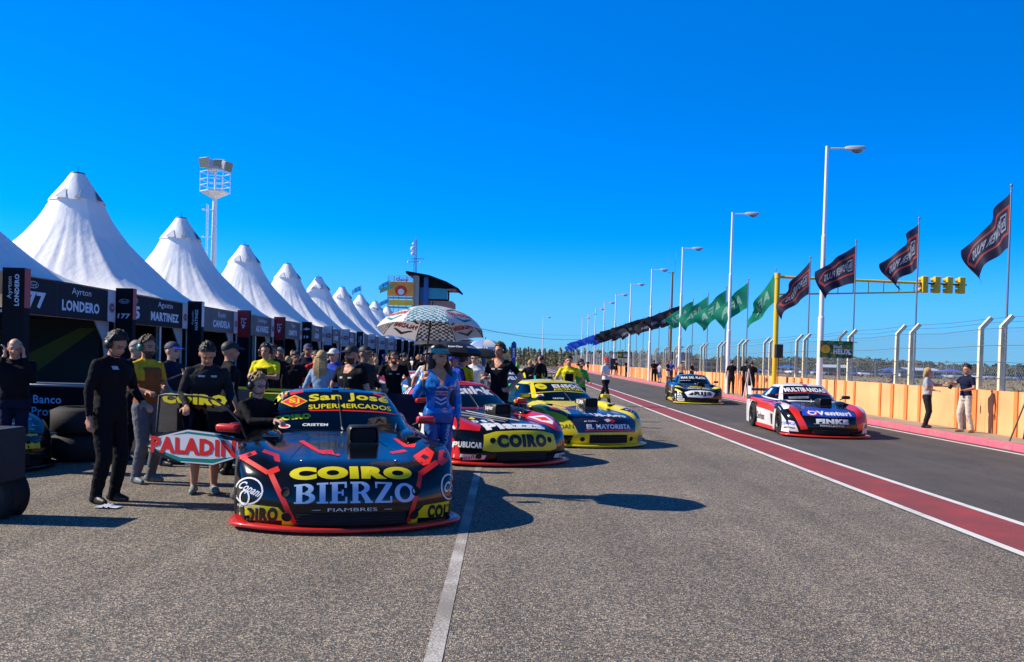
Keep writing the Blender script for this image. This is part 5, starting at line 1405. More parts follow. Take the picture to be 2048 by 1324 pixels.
# --- red, white and black car
redc = dict(band=P_DBL, base=P_BLK, side=P_CRED, roof=P_CRED, splitter=P_RED, mirror=P_RED, scoop=BLACK, scooptext='jupiter', sidenum=('133', D_WHT), grille=(.42, .10, .225, .0),
 holes=[(-.47, .40), (.50, .40), (-.66, .16)], skirt=P_RED, decals=[
  ('poly', 'B', 'F', P_CRED, [(-1.02, .76), (-1.0, .62), (-.62, .56), (-.54, .66), (-.60, .90), (-.80, .98), (-1.02, .90)]),
  ('poly', 'B', 'F', P_CRED, [(1.02, .76), (1.0, .52), (.70, .56), (.54, .70), (.50, .92), (.80, .98), (1.02, .90)]),
  ('poly', 'B', 'F', D_YEL, [(-.62, .27), (-.58, .50), (-.40, .545), (0, .555), (.40, .545), (.62, .50), (.66, .27), (.50, .24), (-.50, .24)]),
  ('txt', 'B', 'F', D_BLK, 'COIRO', (.01, .395, .84, .20), dict(bold=.08, z=1)),
  ('txt', 'B', 'F', D_WHT, 'Piazza', (-.02, .625, 1.0, .12), dict(bold=.07, arch=.02, z=1)),
  ('txt', 'B', 'F', D_WHT, 'D S T', (-.38, .735, .34, .05), dict(bold=.06, z=1, shear=.5)),
  ('poly', 'B', 'F', D_GRY, strip(-.50, .98, .06, .76, .04)), ('poly', 'B', 'F', D_WHT, strip(-.30, .97, .24, .74, .025), dict(z=1)), ('poly', 'B', 'F', D_GRY, strip(-.52, .90, -.05, .72, .03)), ('poly', 'B', 'F', D_YEL, [(-.50, .80), (-.42, .83), (-.40, .80), (-.46, .775)], dict(z=1)),
  ('poly', 'B', 'F', D_WHT, [(-1.02, .105), (-.60, .085), (-.56, .19), (-1.02, .245)]), ('poly', 'B', 'F', D_WHT, [(.60, .085), (1.02, .105), (1.02, .23), (.64, .19)]),
  ('txt', 'B', 'F', D_BLK, 'megaflex', (-.79, .165, .34, .075), dict(bold=.0, z=1)), ('ell', 'B', 'F', D_GRN, (-.985, .19, .022, .03), dict(z=1)), ('txt', 'B', 'F', D_BLK, 'm', (.86, .17, .08, .05), dict(bold=.0, z=1)), ('ell', 'B', 'F', D_GRN, (.78, .165, .022, .03), dict(z=1)),
  ('txt', 'B', 'F', D_WHT, 'PUBLICAR', (-.79, .36, .34, .09), dict(bold=.05, z=1, rot=-.12)), ('ell', 'B', 'F', D_RED, (-.985, .41, .03, .055), dict(z=1)),
  ('poly', 'B', 'F', D_WHT, [(.60, .83), (.62, .72), (.72, .66), (.80, .72), (.78, .84)], dict(z=1)), ('poly', 'B', 'F', D_RED, [(.64, .81), (.66, .74), (.74, .73), (.75, .80)], dict(z=2)), ('poly', 'B', 'F', D_BLK, [(.84, .72), (.92, .80), (.98, .70), (.90, .62)], dict(z=1)),
  ('poly', 'B', 'F', P_BLK, [(-1.05, .30), (-1.05, .60), (-.98, .60), (-.62, .50), (-.62, .30)]),
  ('txt', 'W', 'F', D_WHT, 'Utculak', (0, 1.37, 1.05, .16), dict(bold=.06, arch=.02, z=1)),
  ('poly', 'B', 'L', D_WHT, [(-2.9, .70), (-1.45, .70), (-1.30, .45), (-1.5, .30), (-3.0, .30), (-3.1, .5)]), ('txt', 'B', 'L', D_BLK, '150', (-2.2, .52, .72, .30), dict(bold=.07, z=1)),
  ('txt', 'B', 'L', D_WHT, 'VISUALGRAF', (-2.75, 1.165, .5, .035), dict(bold=.03)),
  ('txt', 'B', 'L', D_WHT, 'NOVEL', (-1.0, .55, .1, .06), dict(bold=.03)),
 ])
p2 = gp(1045, 934)
car2, b2 = make_car('race_car', 'red and black racing coupe with yellow nose band and white numbered flank', (p2.x, p2.y), R(27), redc)
# --- yellow and black car
yelc = dict(base=P_YEL, side=P_YEL, roof=P_YEL, splitter=P_YEL, mirror=P_YEL, scoop=BLACK, scooptext='KUMA', sidenum=('27', D_WHT), grille=(.40, .10, .27, -.004), holes=[(-.52, .17), (.52, .17)], decals=[
  ('poly', 'B', 'F', P_DBL, [(-.60, .30), (.62, .30), (.68, .52), (.60, .68), (.52, .86), (.0, .93), (-.36, .88), (-.56, .70), (-.74, .60), (-.66, .46)]),
  ('txt', 'B', 'F', D_WHT, 'RUS-Agro', (.06, .63, .86, .085), dict(bold=.06, z=1, rot=-.04)), ('txt', 'B', 'F', D_WHT, 'en Colon...', (-.34, .52, .26, .03), dict(bold=.02, shear=.3, z=1)),
  ('poly', 'B', 'F', D_RED, [(-.02, .57), (.10, .555), (.16, .52), (.10, .485), (.02, .49)], dict(z=1)), ('poly', 'B', 'F', D_WHT, [(-.08, .54), (.02, .56), (.06, .52), (-.02, .49)], dict(z=2)),
  ('txt', 'B', 'F', D_WHT, 'EL MAYORISTA', (.02, .41, .94, .095), dict(bold=.06, z=1)), ('poly', 'B', 'F', D_RED, [(-.48, .325), (.50, .315), (.50, .34), (-.48, .35)], dict(z=1)),
  ('poly', 'B', 'F', P_BLK, [(-1.02, .14), (-.72, .11), (-.68, .26), (-.9, .28), (-1.02, .26)]), ('poly', 'B', 'F', D_GRY, [(.74, .09), (1.02, .12), (1.02, .25), (.74, .27)]),
  ('txt', 'B', 'F', D_BLK, 'ADAN', (-.82, .43, .30, .085), dict(bold=-.005, z=1)),
  ('poly', 'B', 'F', P_BLK, [(-.98, .88), (-.72, .80), (-.60, .62), (-.70, .60), (-.86, .72), (-1.0, .78)]), ('poly', 'B', 'F', D_RED, strip(-.92, .86, -.70, .70, .02), dict(z=1)), ('poly', 'B', 'F', P_BLK, [(.66, .80), (.80, .84), (.92, .76), (.88, .58), (.78, .60), (.74, .70)]), ('poly', 'B', 'F', D_RED, strip(.74, .72, .86, .80, .02), dict(z=1)),
  ('poly', 'B', 'F', P_BLK, [(-.50, .84), (-.30, .80), (-.24, .70), (-.36, .68)]), ('poly', 'B', 'F', D_RED, strip(-.48, .96, -.30, .80, .02), dict(z=1)),
  ('poly', 'B', 'L', P_DBL, [(-2.9, .72), (-1.42, .72), (-1.30, .50), (-1.4, .22), (-3.2, .22)]), ('txt', 'B', 'L', D_WHT, 'Pollos', (-1.95, .52, .75, .20), dict(bold=.05, shear=.2, z=1)), ('ell', 'B', 'L', D_WHT, (-2.6, .55, .2, .13), dict(z=1)), ('ell', 'B', 'L', D_RED, (-2.52, .52, .08, .06), dict(z=2)),
  ('poly', 'W', 'F', D_YEL, [(-.80, 1.235), (0, 1.28), (.80, 1.235), (.80, 1.25), (0, 1.295), (-.80, 1.25)], dict(z=1)),
  ('ell', 'W', 'F', D_YEL, (-.40, 1.405, .115, .072), dict(z=1)), ('poly', 'W', 'F', D_BLK, [(-.48, 1.41), (-.40, 1.375), (-.40, 1.39)], dict(z=2)), ('poly', 'W', 'F', D_BLK, [(-.40, 1.375), (-.32, 1.415), (-.40, 1.39)], dict(z=2)), ('poly', 'W', 'F', D_BLK, [(-.42, 1.445), (-.41, 1.38), (-.39, 1.38)], dict(z=2)),
  ('txt', 'W', 'F', D_WHT, 'ENSOL', (.19, 1.41, .68, .09), dict(bold=.06, z=1, arch=.01)), ('txt', 'W', 'F', D_YEL, 'AVICULTURA', (.18, 1.32, .74, .055), dict(bold=.04, z=1, arch=.02)),
  ('poly', 'W', 'F', D_WHT, [(-.62, 1.15), (-.48, 1.16), (-.48, 1.22), (-.62, 1.215)], dict(z=1)), ('ell', 'W', 'F', D_RED, (-.55, 1.185, .04, .02), dict(z=2)), ('txt', 'W', 'F', D_WHT, 'CRISTEM', (-.22, 1.11, .24, .03), dict(bold=.04, z=1)),
 ])
p3 = gp(1218, 897)
car3, b3 = make_car('race_car', 'yellow racing coupe with dark bonnet panel and number 27 in the quarter window', (p3.x, p3.y), R(23), yelc)
# --- red, white and blue car rolling down the lane
whc = dict(base=P_BLK, side=P_WHT, roof=P_WHT, splitter=P_RED, mirror=BLACK, wing=BLACK, wingend=D_WHT, rim=mat('rim_dark', (.03, .03, .035), .4, .5), scoop=BLACK, grille=(.40, .10, .20, .0), decals=[
  ('poly', 'B', 'F', P_RED, [(-.66, .20), (-.52, .22), (-.66, .56), (-.62, .78), (-.74, .96), (-1.0, .92), (-.86, .70)]), ('poly', 'B', 'F', P_WHT, [(-1.04, .90), (-1.0, .70), (-.86, .72), (-.76, .84), (-.84, .98)], dict(z=1)),
  ('poly', 'B', 'F', P_RED, [(.66, .20), (.58, .40), (.64, .66), (.60, .80), (.78, .94), (.98, .86), (1.04, .60), (.92, .30)]), ('poly', 'B', 'F', P_WHT, [(.80, .90), (.84, .68), (.98, .58), (1.04, .70), (1.0, .88)], dict(z=1)),
  ('poly', 'B', 'F', D_BL2, [(-.58, .68), (-.62, .54), (0, .49), (.60, .53), (.62, .62), (.50, .74), (.0, .78), (-.30, .80)]), ('poly', 'B', 'F', P_BLU, [(-.60, .96), (-.46, .98), (-.30, .74), (-.46, .70)]),
  ('txt', 'B', 'F', D_WHT, 'Venturi', (.10, .60, .80, .12), dict(bold=.06, z=2)), ('ell', 'B', 'F', D_RED, (-.40, .60, .11, .065), dict(z=2)), ('ell', 'B', 'F', D_WHT, (-.40, .60, .09, .05), dict(z=3)), ('ell', 'B', 'F', D_BL2, (-.40, .60, .06, .03), dict(z=4)),
  ('txt', 'B', 'F', D_WHT, 'FINKE', (.02, .40, .74, .11), dict(bold=.08, z=1)), ('poly', 'B', 'F', D_YEL, [(-.40, .335), (.40, .335), (.40, .343), (-.40, .343)], dict(z=1)), ('txt', 'B', 'F', D_WHT, 'TINGLADOS', (.0, .295, .56, .04), dict(bold=.03, z=1)),
  ('txt', 'B', 'F', D_WHT, 'motorsport', (.0, .15, .5, .04), dict(bold=.05, z=1)), ('poly', 'B', 'F', P_RED, [(-.42, .13), (-.30, .13), (-.30, .18), (-.42, .18)], dict(z=1)), ('poly', 'B', 'F', D_BL2, [(.30, .13), (.40, .13), (.40, .18), (.30, .18)], dict(z=1)),
  ('poly', 'B', 'F', P_WHT, [(-1.05, .20), (-.70, .16), (-.80, .40), (-1.05, .48)]), ('txt', 'B', 'F', D_BL2, 'CORMAC S.A.', (-.88, .36, .22, .07), dict(bold=.03, z=1, rot=-.2)), ('txt', 'B', 'F', D_BLK, 'MATERIALES', (-.87, .26, .18, .04), dict(bold=.02, z=1, rot=-.2)), ('poly', 'B', 'F', P_WHT, [(.76, .16), (1.05, .20), (1.05, .46), (.80, .40)]), ('txt', 'B', 'F', D_BL2, 'MAC S.A.', (.92, .34, .16, .07), dict(bold=.03, z=1)),
  ('poly', 'B', 'L', P_RED, [(-3.95, .80), (-1.45, .76), (-1.30, .62), (-1.4, .50), (-3.5, .56), (-4.0, .56)]), ('txt', 'B', 'L', D_BLK, 'Dorleans', (-2.95, .34, .72, .19), dict(bold=.01, z=1)), ('poly', 'B', 'L', P_BLK, [(-3.6, .68), (-3.3, .68), (-3.3, .60), (-3.6, .62)], dict(z=1)), ('poly', 'B', 'L', P_BLK, [(-1.9, .46), (-1.55, .46), (-1.6, .2), (-1.8, .2)], dict(z=1)),
  ('txt', 'W', 'F', D_WHT, 'MULTIBANDAS', (.0, 1.37, 1.03, .13), dict(bold=.05, z=1, arch=.015)), ('poly', 'W', 'F', D_RED, [(-.80, 1.235), (0, 1.28), (.80, 1.235), (.80, 1.25), (0, 1.295), (-.80, 1.25)], dict(z=1)),
  ('poly', 'W', 'F', D_GRY, [(-.50, 1.10), (-.02, 1.12), (.0, 1.18), (-.5, 1.16)], dict(z=1)), ('txt', 'W', 'F', D_BLK, 'VALERYMEX', (-.25, 1.14, .4, .03), dict(bold=.02, z=2)),
  ('poly', 'B', 'F', P_CRED, [(.0, 1.50), (.12, 1.51), (.10, 1.56), (-.02, 1.56)]),
 ])
p4 = gp(1663, 878)
car4, b4 = make_car('race_car', 'white, red and blue racing coupe with black rear wing rolling down the pit lane', (p4.x, p4.y), R(-1.5), whc)
# --- black and yellow car behind it
bkc = dict(base=P_BLK, side=P_BLK, roof=paint('dull_blue_paint', (.03, .11, .22)), splitter=P_YEL, mirror=BLACK, wing=BLACK, scoop=BLACK, skirt=P_YEL, grille=(.55, .10, .24, .0), rim=mat('rim_dark', (.03, .03, .035), .4, .5), decals=[
  ('poly', 'B', 'F', D_WHT, [(-.62, .50), (-.50, .30), (0, .27), (.50, .30), (.64, .50), (.40, .57), (0, .59), (-.40, .57)]), ('txt', 'B', 'F', D_BLK, 'RIJS', (.12, .43, .72, .20), dict(bold=.07, z=1)), ('poly', 'B', 'F', D_BLK, [(-.44, .42), (-.30, .50), (-.24, .42), (-.32, .36), (-.46, .38)], dict(z=1)),
  ('txt', 'B', 'F', D_WHT, 'PROTEC RIOS', (.0, .70, .9, .06), dict(bold=.04, z=1)), ('poly', 'B', 'F', D_YEL, strip(-.30, .86, .20, .86, .04)), ('txt', 'B', 'F', D_YEL, 'STEELGROUP', (.0, .78, .8, .05), dict(bold=.03, z=1)),
  ('poly', 'B', 'F', D_YEL, [(-.98, .88), (-.70, .80), (-.58, .70), (-.70, .72), (-1.0, .80)]), ('poly', 'B', 'F', D_YEL, [(.56, .74), (.70, .84), (1.0, .86), (1.0, .78), (.70, .70)]), ('poly', 'B', 'F', D_YEL, [(-.96, .70), (-.76, .56), (-.70, .50), (-.76, .50), (-.98, .62)]),
  ('poly', 'B', 'F', P_WHT, [(-1.04, .16), (-.62, .13), (-.62, .24), (-1.04, .28)]), ('txt', 'B', 'F', D_RED, 'Monoplas', (-.83, .20, .30, .05), dict(bold=.02, z=1)), ('poly', 'B', 'F', P_WHT, [(-.96, .30), (-.70, .28), (-.70, .32), (-.96, .35)]), ('txt', 'B', 'F', D_WHT, 'LKL', (-.84, .42, .26, .10), dict(bold=.06, z=1)), ('poly', 'B', 'F', P_WHT, [(.80, .14), (1.04, .18), (1.04, .28), (.80, .25)]),
  ('poly', 'B', 'L', P_WHT, [(-2.4, .72), (-1.5, .72), (-1.45, .5), (-2.3, .46)]), ('txt', 'B', 'L', P_TEAL, 'REPARAR', (-1.9, .61, .6, .10), dict(bold=.03, z=1)), ('poly', 'B', 'L', D_YEL, strip(-3.2, .42, -1.9, .40, .04)), ('poly', 'B', 'L', D_YEL, strip(-3.2, .15, -2.2, .15, .05)), ('poly', 'B', 'L', D_YEL, [(-4.2, .80), (-4.0, .82), (-3.95, .68), (-4.1, .68)]),
  ('txt', 'W', 'F', D_WHT, 'MAR DEL PLATA', (.0, 1.375, 1.04, .12), dict(bold=.05, z=1, arch=.01)),
  ('txt', 'W', 'F', D_WHT, 'JAVIER SPORT', (-.36, 1.22, .44, .035), dict(bold=.02, z=1)),
 ])
p5 = gp(1400, 809)
car5, b5 = make_car('race_car', 'black and yellow racing coupe on the pit lane behind the white, red and blue one', (p5.x, p5.y), R(-3), bkc)

# --- cars queued farther back
def quick(base, side, roof, spl, band, word, wm, d2, word2=None, bm=P_BLK):
    dec = [('txt', 'W', 'F', wm, word, (0, 1.39, 1.05, .13), dict(bold=.05, z=1)),
           ('poly', 'B', 'F', d2, [(-.62, .30), (.62, .30), (.60, .56), (-.60, .56)]), ('poly', 'B', 'F', band, [(-1.0, .62), (-.62, .60), (-.56, .90), (-1.0, .92)]), ('poly', 'B', 'F', band, [(1.0, .62), (.62, .60), (.56, .90), (1.0, .92)]),
           ('poly', 'B', 'L', band, [(-3.4, .60), (-1.4, .60), (-1.4, .35), (-3.2, .35)])]
    if word2: dec.append(('txt', 'B', 'F', bm, word2, (0, .43, .9, .16), dict(bold=.05, z=1)))
    return dict(band=bm, base=base, side=side, roof=roof, splitter=spl, mirror=spl, decals=dec, far=True)
FARC = [
    (772, 762, 17.8, 20, quick(P_BLK, P_DBL, P_DBL, P_ORG, P_ORG, 'TA', D_WHT, P_WHT, 'W', P_RED), 'dark blue and orange racing coupe behind the bearded man in black polo'),
    (948, 748, 21.5, 24, quick(P_SKY, P_SKY, P_WHT, P_GRN, P_GRN, 'LOSOTTI', D_WHT, P_WHT, None, P_BLK), 'white roofed sky blue and green racing coupe left of the man with headset'),
    (1030, 750, 23.5, 28, quick(P_GRN, P_WHT, P_SKY, P_GRN, P_YEL, 'LUBRI', D_GRN, P_YEL, None, P_GRY), 'green and white racing coupe right of the man with headset'),
    (1098, 748, 25.0, 30, quick(P_WHT, P_RED, P_WHT, P_RED, P_BLU, 'PRADELLO', D_WHT, P_BLU, None, P_DBL), 'white, red and blue racing coupe behind the man in yellow shirt'),
    (1062, 735, 36, 26, quick(P_CRED, P_CRED, P_RED, P_RED, P_WHT, 'TORO', D_WHT, P_WHT, None, P_DBL), 'distant red racing coupe at the back of the queue'),
    (985, 735, 31, 26, quick(P_BLK, P_BLK, P_RED, P_BLK, P_RED, 'NOVA', D_YEL, P_WHT, None, P_BLK), 'distant black and red racing coupe half hidden in the queue'),
    (880, 745, 23.5, 22, quick(P_WHT, P_GRY, P_GRY, P_RED, P_RED, 'TITAN', D_WHT, P_BLK, None, P_RED), 'grey racing coupe with red windshield band behind the man in beige vest'),
    (1118, 733, 41, 28, quick(P_YEL, P_YEL, P_YEL, P_GRN, P_GRN, 'SOL', D_YEL, P_WHT, None, P_BLK), 'distant yellow racing coupe at the back of the queue'),
]
for px, py, Y, yw, q, lab in FARC:
    X = dp(px, 740, Y).x; make_car('race_car', lab, (X, Y), R(yw), q)
# nose of a car parked in the nearest box, and one deeper inside
q = quick(P_BLK, P_BLK, P_BLK, P_BLK, P_BLU, 'COIRO', D_YEL, D_YEL, 'COIRO', D_BLK)
make_car('race_car', 'black racing coupe with yellow lettered nose poking out behind the board at far left', (-6.5, 11.15), R(60), q)
q = quick(P_BLK, P_BLK, P_YEL, P_BLK, P_YEL, 'MASTER', D_YEL, P_BLK, None, P_BLK)
make_car('race_car', 'dark racing coupe on stands deep in the shade of the box numbered 177', (-12.0, 19.6), R(35), q)
# ------------------------------------------------------------------ people
SKIN = mat('skin_tan', (.50, .235, .135), .55, var=.06, vscale=9); SKIN2 = mat('skin_fair', (.58, .31, .20), .55, var=.06, vscale=9); SKIN3 = mat('skin_brown', (.30, .15, .09), .55, var=.06, vscale=9)
EYE = mat('eye_dark', (.02, .015, .012), .3); LIP = mat('lips', (.32, .10, .08), .5)
HB = mat('hair_black', (.010, .008, .007), .5, bump=.8, bscale=60); HBR = mat('hair_brown', (.06, .03, .015), .55, bump=.8, bscale=60); HBL = mat('hair_blond', (.46, .29, .11), .55, bump=.8, bscale=60); HGR = mat('hair_grey', (.25, .23, .21), .6, bump=.8, bscale=60); HDB = mat('hair_dark_blond', (.30, .17, .07), .55, bump=.8, bscale=60)
C_BLK = cloth('black_cloth', (.006, .006, .008)); C_NVY = cloth('navy_cloth', (.008, .012, .034)); C_DRK = cloth('charcoal_cloth', (.018, .019, .022)); C_GRY = cloth('grey_trousers', (.13, .13, .14)); C_JEAN = cloth('blue_denim', (.06, .12, .24)); C_LJEAN = cloth('pale_denim', (.24, .36, .50))
C_YEL = cloth('yellow_shirt', (.72, .62, .015)); C_GLD = cloth('golden_shirt', (.66, .38, .02)); C_RUST = cloth('rust_bib', (.30, .085, .02)); C_WHT = cloth('white_shirt', (.68, .68, .70)); C_LGR = cloth('light_grey_shirt', (.38, .39, .42)); C_BEI = cloth('beige_vest', (.40, .28, .16)); C_KHA = cloth('cream_trousers', (.60, .52, .42))
C_BLU = mat('shiny_blue_jacket', (.004, .14, .50), .30, coat=.35, bump=.7, bscale=6, var=.05); C_LEG = mat('blue_leggings', (.003, .065, .27), .5, bump=.25, bscale=12, var=.06); C_RED = cloth('red_cloth', (.6, .03, .03)); C_GRN = cloth('green_cloth', (.05, .35, .06)); C_RBL = cloth('royal_blue_cloth', (.02, .05, .35)); C_ORG = cloth('orange_cloth', (.75, .13, .02)); C_PUR = cloth('violet_cloth', (.10, .04, .30)); C_TURQ = cloth('turquoise_cloth', (.0, .35, .45)); C_OLV = cloth('olive_cloth', (.10, .11, .04))
SHOE = mat('black_shoe', (.015, .015, .017), .5); SHOEW = mat('white_sole', (.6, .6, .58), .6); SHOEG = mat('grey_trainer', (.16, .2, .2), .6)
LEAF_NAMES = {}
def rot2(v, a): c, s = math.cos(a), math.sin(a); return Vector((v.x * c - v.y * s, v.x * s + v.y * c, v.z))
def person_mesh(name, H, P, C, vox=.011):
    """P pose, C cloth colours; local frame: faces -y, base at the feet. returns mesh and a dict of landmark points"""
    w = P.get('w', 1.0); fem = P.get('fem', 0)
    S = lambda x, y, z: Vector((x, y, z)) * H
    crouch = P.get('crouch', 0.0)
    lean = Vector(P.get('lean', (0, 0)) + (0,)) * H
    hipz = .52 - crouch
    hip = S(0, P.get('hipy', 0), hipz); waist = hip + S(0, 0, .095) + lean * .25; chest = hip + S(0, -.005, .20) + lean * .65; neck = hip + S(0, .008, .305) + lean
    head = neck + S(0, -.012 - .0006 * P.get('headpitch', 0), .100 - .0004 * P.get('headpitch', 0)) + Vector(P.get('headoff', (0, 0, 0))) * H
    if crouch: pass
    hy, hp = R(P.get('headyaw', 0)), R(P.get('headpitch', 0))
    HM = Matrix.Translation(head) @ Matrix.Rotation(hy, 4, 'Z') @ Matrix.Rotation(hp, 4, 'X')
    shw = .112 * w * (1 - .07 * fem)
    tw = R(P.get('twist', 0))
    def tr(v, c): return c + rot2(v - c, tw)
    shL, shR = tr(neck + S(-shw + .008, 0, -.030), neck), tr(neck + S(shw - .008, 0, -.030), neck)
    segs = []            # (A, B, ra, rb, material)
    mb = MB(); M0 = C_BLK
    def seg(A, B, ra, rb, m, real=True, flat=1.0):
        A, B = Vector(A), Vector(B)
        segs.append((A, B, ra * H, rb * H, m))
        if real:
            n = 5; pts = [A.lerp(B, i / n) for i in range(n + 1)]; rs = [(ra + (rb - ra) * i / n) * H for i in range(n + 1)]
            mb.tube(pts, rs, M0, 12); mb.ell(A, (ra * H,) * 3, M0, 12, 8); mb.ell(B, (rb * H,) * 3, M0, 12, 8)
    top, bot = C['top'], C['bottom']; skin = C.get('skin', SKIN)
    jk = P.get('bulk', 1.0)
    # torso as a lofted trunk
    rings = [(hip + S(0, 0, -.045), .088 * (1 + .06 * fem), .066), (hip + S(0, 0, .01), .094 * (1 + .05 * fem), .070), (waist, .080 * (1 - .08 * fem), .060), (waist + S(0, 0, .05), .084 * (1 - .04 * fem), .062), (chest, .098, .070), (chest + S(0, 0, .05), .106, .066), (neck + S(0, 0, -.028), .090, .050), (neck + S(0, 0, -.005), .05, .042), (neck + S(0, 0, .02), .036, .036)]
    G = []
    for k in range(20):
        a = 2 * math.pi * k / 20; row = []
        for i, (c, rx, ry) in enumerate(rings):
            f = jk if i < 7 else 1
            rx *= w * f; ry *= (w * .5 + .5) * f
            sx, sy = superell(a, 2.5); v = Vector((rx * sx * H, ry * sy * H, 0)); v = rot2(v, tw * min(1, max(0, (i - 2) / 4)))
            if i == 4 and sy < 0: v.y -= (.022 * fem + P.get('belly', 0) * .3) * H * abs(math.sin(a * 1)) 
            if i in (2, 3) and sy < 0: v.y -= P.get('belly', 0) * H * abs(sy)
            row.append(c + v)
        G.append(row)
    mb.grid(G, M0, True, True)
    mb.add([g[0] for g in G], [tuple(reversed(range(20)))], M0); mb.add([g[-1] for g in G], [tuple(range(20))], M0)
    segs.append((hip + S(-.03, 0, -.03), hip + S(.03, 0, -.03), .075 * H, .075 * H, bot)); hem = P.get('hem', .03)
    segs.append((hip + S(-.03, 0, hem + .045), hip + S(.03, 0, hem + .045), .075 * H, .075 * H, top)); segs.append((waist, chest, .08 * H, .09 * H, top))
    segs.append((shL + S(.03, 0, 0), shR - S(.03, 0, 0), .055 * H, .055 * H, top))
    for sx in (-1, 1): seg(neck + S(0, .006, .012), neck + S(sx * shw * .8, .004, -.022), .030, .026, top)
    # neck and head
    seg(neck + S(0, 0, .0), head + S(0, .01, -.02), .034 if not fem else .028, .033 if not fem else .027, skin)
    mb2 = MB()
    hs = H * P.get('headscale', 1.06)
    mb2.ell((0, .008 * hs, .012 * hs), (.0445 * hs, .055 * hs, .058 * hs), M0, 16, 12); mb2.ell((0, -.012 * hs, -.024 * hs), (.035 * hs, .040 * hs, .040 * hs), M0, 14, 10)
    mb2.ell((0, -.030 * hs, -.048 * hs), (.018 * hs, .017 * hs, .014 * hs), M0, 10, 8)
    mb2.ell((0, -.053 * hs, -.012 * hs), (.0085 * hs, .012 * hs, .015 * hs), M0, 8, 6); mb2.ell((0, -.044 * hs, .012 * hs), (.030 * hs, .008 * hs, .006 * hs), M0, 10, 6)
    for sx in (-1, 1): mb2.ell((sx * .045 * hs, .008 * hs, -.005 * hs), (.007 * hs, .013 * hs, .018 * hs), M0, 8, 6)
    mb.add([HM @ Vector(v) for v in mb2.v], mb2.f, M0)
    segs.append((HM @ Vector((0, .005 * hs, .01 * hs)), HM @ Vector((0, -.015 * hs, -.03 * hs)), .05 * hs, .038 * hs, skin))
    # arms
    sl = P.get('sleeve', 'long'); tips = {}
    for side, sh in (('L', shL), ('R', shR)):
        sx = -1 if side == 'L' else 1
        el, ha, hd = P.get('arm' + side, ((.150, .015, -.175), (.160, -.035, -.325), None))
        el = neck + rot2(S(sx * el[0], el[1], el[2] + .0), tw); ha = neck + rot2(S(sx * ha[0], ha[1], ha[2]), tw)
        k = .62
        sk = skin if sl == 'short' else (C.get('under') or top)
        mid = sh.lerp(el, .62)
        seg(sh, mid, .034 * w * (jk * .5 + .5), .029 * jk, top); seg(mid, el, .030 * (jk if sl != 'short' else .88), .024 * (jk if sl != 'short' else 1), top if sl == 'long' else (skin if sl == 'short' else top))
        el2 = el.lerp(ha, .85)
        seg(el, el2, .026 * (jk if sl == 'long' else .95), .0185 * (jk if sl == 'long' else .9), top if sl == 'long' else skin)
        seg(el2, ha, .0165, .015, skin)
        # hand: palm, four fingers, thumb
        fwd = (ha - el).normalized()
        if hd is not None: fwd = rot2(Vector(hd[0]).normalized(), tw)
        nrm = Vector((0, 0, -1)) if hd is None or len(hd) < 2 else Vector(hd[1])
        if hd is None: nrm = Vector((-sx, 0, 0))
        sd = fwd.cross(nrm)
        if sd.length < .1: sd = Vector((0, 1, 0))
        sd.normalize(); nrm = sd.cross(fwd).normalized()
        pc = ha + fwd * .026 * H
        for q in (-1, -.33, .33, 1): seg(ha + sd * .008 * q * H, ha + fwd * .050 * H + sd * .0165 * q * H, .0085, .0078, skin)
        curl = P.get('curl' + side, P.get('curl', .5))
        for qi, q in enumerate((-1, -.33, .33, 1)):
            b0 = ha + fwd * .050 * H + sd * .0175 * q * H; ln = (.9, 1.05, 1.0, .8)[qi] * .021 * H
            d1 = (fwd * math.cos(curl) + nrm * math.sin(curl)); d2 = (fwd * math.cos(curl * 2.2) + nrm * math.sin(curl * 2.2))
            b1 = b0 + d1 * ln; b2 = b1 + d2 * ln * .9
            seg(b0, b1, .0068, .0063, skin); seg(b1, b2, .0063, .0055, skin)
        tb = ha + fwd * .014 * H + sd * (-.018 if True else .018) * H; t1 = tb + (fwd * .55 - sd * .75 + nrm * .35).normalized() * .024 * H; t2 = t1 + (fwd * .85 - sd * .1 + nrm * .5).normalized() * .018 * H
        seg(tb, t1, .009, .0075, skin); seg(t1, t2, .0072, .0062, skin)
        tips[side] = pc
    # legs
    st = P.get('feet', ((-.062, 0), (.062, 0)))
    short = P.get('shorts', False)
    for i, (side, sx) in enumerate((('L', -1), ('R', 1))):
        fx_, fy_ = st[i][0], st[i][1]; fz = st[i][2] if len(st[i]) > 2 else 0
        hj = hip + S(sx * .048, 0, -.01); an = S(fx_, fy_ + .02, .042 + fz)
        kb = P.get('knee' + side, P.get('knee', (.0, -.02)))
        L1, L2 = .245 * H, .235 * H
        d = an - hj; dist = min(d.length, (L1 + L2) * .999); dn = d.normalized()
        a_ = (L1 * L1 - L2 * L2 + dist * dist) / (2 * dist); hh = math.sqrt(max(0, L1 * L1 - a_ * a_))
        pole = Vector((kb[0] + sx * .05, -1 if kb[1] <= 0 else 1, .15)); pole = (pole - dn * pole.dot(dn)).normalized()
        kn = hj + dn * a_ + pole * hh
        lw = P.get('legw', 1.0)
        pants = bot
        kcut = .55
        if short:
            mk = hj.lerp(kn, .85); seg(hj, mk, .055 * lw, .047 * lw, pants); seg(mk, kn, .034, .031, skin); seg(kn, kn.lerp(an, .35), .031, .033, skin); seg(kn.lerp(an, .35), an, .033, .020, skin)
            seg(an + S(0, 0, .025), an, .022, .022, C.get('sock', SHOE))
        else:
            seg(hj, kn, .057 * lw, .040 * lw, pants); seg(kn, kn.lerp(an, .4), .040 * lw, .038 * lw, pants); seg(kn.lerp(an, .4), an + S(0, 0, -.012), .037 * lw, .029 * lw, pants)
